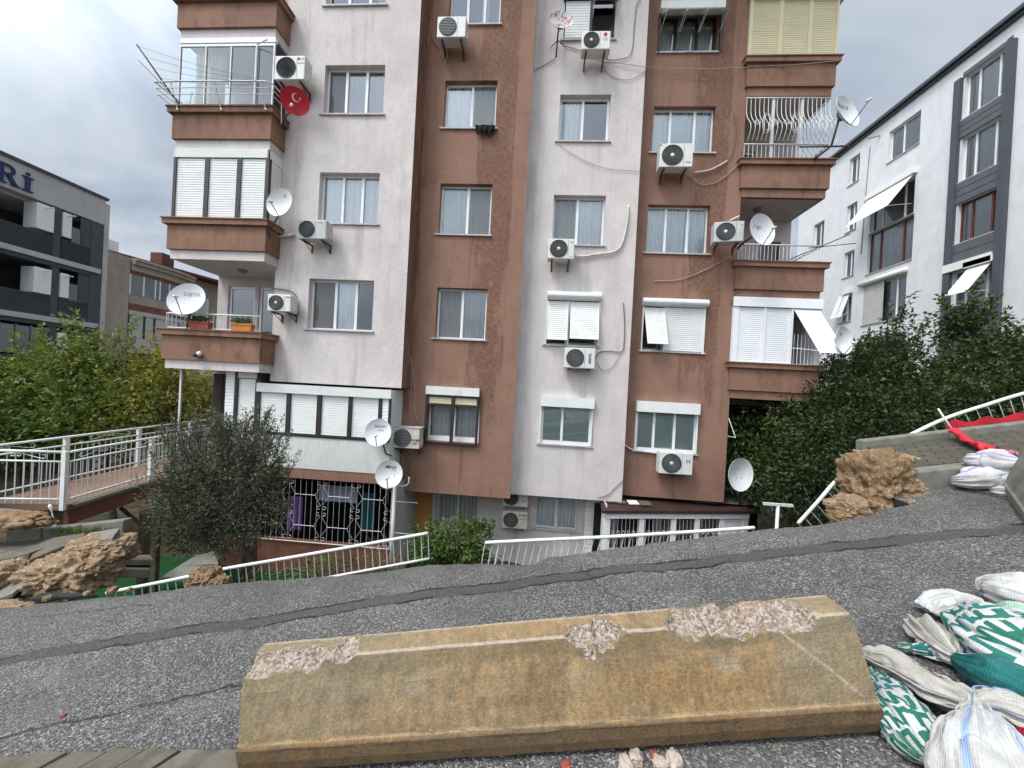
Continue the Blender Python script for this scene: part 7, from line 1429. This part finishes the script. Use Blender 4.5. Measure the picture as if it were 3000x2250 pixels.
for z0, z1 in ((5.2, 7.0), (2.4, 4.2), (-.5, 1.3)):
    mb = MB(); mb.box(XL-.038, XL-.012, 16.72, 17.12, z0+.75, z1-.1); w = mb.build('window', M['ink'], D_); MB().quad((XL-.008, 16.75, z0+.8), (XL-.008, 17.08, z0+.8), (XL-.008, 17.08, z1-.15), (XL-.008, 16.75, z1-.15)).build('pane', M['darkglass'], w)
    for a in (8, 10, 12.2, 14.2): mb = MB(); mb.quad((XL-2.98, a, z0-.0), (XL-2.98, a+1.6, z0), (XL-2.98, a+1.6, z1), (XL-2.98, a, z1)); mb.build('balcony_door', M['darkglass'], D_)
mb = MB(); 
for a in (14.45, 14.95, 15.45, 15.95): mb.box(XL-.06, XL-.0, a-.02, a+.02, -.58, 1.75)
mb.build('glazing_bars', M['acgrey'], D_); MB().quad((XL-.04, 12, .45), (XL-.04, 16.05, .45), (XL-.04, 16.05, 1.7), (XL-.04, 12, 1.7)).build('enclosed_glazing', M['darkglass'], D_)
def serif_letter(strokes): 
    mb = MB()
    for poly in strokes: mb.prism(poly, lambda u, v, w: (XL+.02+.06*(1-w), ly+u*1.0, 7.72+v), 1)
    return mb
ly = 14.2
def arc(cx, cy, ro, ri, a0, a1, n=14): return [(cx+ro*math.cos(a), cy+ro*math.sin(a)) for a in np.linspace(a0, a1, n)]+[(cx+ri*math.cos(a), cy+ri*math.sin(a)) for a in np.linspace(a1, a0, n)]
serif_letter([[(-.12, 0), (.22, 0), (.22, .06), (-.12, .06)], [(-.12, .79), (.1, .79), (.1, .85), (-.12, .85)], [(-.04, .06), (.12, .06), (.12, .79), (-.04, .79)], [(.12, .75), (.24, .75), (.24, .85), (.10, .85)], [(.12, .38), (.24, .38), (.24, .47), (.12, .47)], arc(.24, .615, .235, .135, -math.pi/2, math.pi/2), [(.20, .38), (.34, .42), (.56, .06), (.40, .02)], [(.36, 0), (.64, 0), (.64, .06), (.36, .06)]]).build('letter', M['navy'], D_)
ly = 15.08
serif_letter([[(-.18, 0), (.18, 0), (.18, .06), (-.18, .06)], [(-.18, .60), (.18, .60), (.18, .66), (-.18, .66)], [(-.08, .06), (.08, .06), (.08, .60), (-.08, .60)], [(-.06, .73), (.06, .73), (.06, .84), (-.06, .84)]]).build('letter', M['navy'], D_)
MB().box(XL-3.5, XL-2.2, 13.2, 14.5, 9.0, 9.9).build('stair_tower', M['greywhite'], D_)

# ------------------------------------------------------------------ beige building beyond it
XB = -24.0; E_ = thing('apartment_building', 'beige apartment building with a curved glazed bay behind the citrus trees', 'building', (XB-4, 24, -6))
mb = MB(); mb.box(XB-10, XB, 18.35, 19.9, -6, 6.45); mb.box(XB-10, XB-.6, 19.9, 24.4, -6, 6.7); mb.box(XB-10, XB-1.5, 24.4, 34, -6, 7.2); mb.build('wall', M['beige'], E_)
bay = lambda t: XB-.25+.45*math.sin(math.pi*(.15+.7*t)); yb = lambda t: 19.95+3.75*t
def bayband(z0, z1, off, mat, name, n=12):
    mb = MB(); v = []
    for i in range(n+1): t = i/n; v += [(bay(t)+off, yb(t), z0), (bay(t)+off, yb(t), z1), (XB-.62, yb(t), z1), (XB-.62, yb(t), z0)]
    for i in range(n): a, b = 4*i, 4*i+4; mb.add([v[a], v[b], v[b+1], v[a+1]], [(0, 1, 2, 3)]); mb.add([v[a+1], v[b+1], v[b+2], v[a+2]], [(0, 1, 2, 3)]); mb.add([v[a], v[a+3], v[b+3], v[b]], [(0, 1, 2, 3)])
    mb.quad(v[0], v[1], v[2], v[3]); mb.quad(v[-4], v[-1], v[-2], v[-3]); return mb.build(name, M[mat], E_)
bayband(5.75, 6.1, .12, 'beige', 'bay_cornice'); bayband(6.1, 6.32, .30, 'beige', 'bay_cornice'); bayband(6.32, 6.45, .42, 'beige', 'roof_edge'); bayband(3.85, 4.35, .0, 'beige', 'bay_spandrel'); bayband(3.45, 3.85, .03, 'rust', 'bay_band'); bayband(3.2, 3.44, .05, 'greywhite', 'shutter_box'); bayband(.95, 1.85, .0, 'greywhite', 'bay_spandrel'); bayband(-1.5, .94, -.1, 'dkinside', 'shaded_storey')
bayband(5.55, 5.745, .06, 'rust', 'bay_band'); bayband(4.36, 5.54, .01, 'darkglass', 'bay_glazing'); bayband(1.86, 3.19, .01, 'greywhite', 'bay_shutters')
mb = MB()
for t in (0, .17, .33, .40, .55, .70, .85, 1): mb.box(bay(t)-.03, bay(t)+.04, yb(t)-.035, yb(t)+.035, 4.36, 5.54)
mb.build('glazing_bars', M['pvc'], E_); mb = MB()
for t in (0, .20, .34, .55, .78, 1): mb.box(bay(t)-.03, bay(t)+.05, yb(t)-.045, yb(t)+.045, 1.86, 3.19)
mb.build('shutter_frame', M['dkframe'], E_)
mb = MB(); mb.prism([(19.0, 6.5), (34.2, 7.22), (34.2, 7.34), (27, 7.06), (19.0, 6.58)], lambda u, v, w: (XB-.3-9*w, u, v), 1); mb.build('roof', M['tile'], E_)
mb = MB(); mb.box(XB-1.6, XB-.9, 19.3, 20.0, 6.4, 7.35); mb.build('chimney', M['white'], E_); MB().box(XB-1.4, XB-.6, 22.2, 23.0, 6.7, 7.6).build('chimney', M['tile'], E_)
w = MB().box(XB-1.52, XB-1.44, 25.6, 26.6, 3.9, 5.6).build('window', M['pvc'], E_); MB().quad((XB-1.42, 25.7, 4.0), (XB-1.42, 26.5, 4.0), (XB-1.42, 26.5, 5.5), (XB-1.42, 25.7, 5.5)).build('pane', M['glass'], w)
w = MB().box(XB-1.52, XB-1.44, 26.2, 27.4, -.2, 1.7).build('window', M['pvc'], E_); MB().quad((XB-1.42, 26.3, -.1), (XB-1.42, 27.3, -.1), (XB-1.42, 27.3, 1.6), (XB-1.42, 26.3, 1.6)).build('pane', M['glass'], w)
# pale low wall glimpsed between the right trees
w = thing('garden_wall', 'pale low house wall glimpsed between the dark right trees', 'wall', (13, 17, -5)); MB().box(10.5, 15.0, 17, 17.3, -5.5, .2).build('wall', M['offwhite'], w); MB().box(11.6, 12.2, 16.97, 16.99, -1.6, -.5).build('window', M['darkglass'], w)
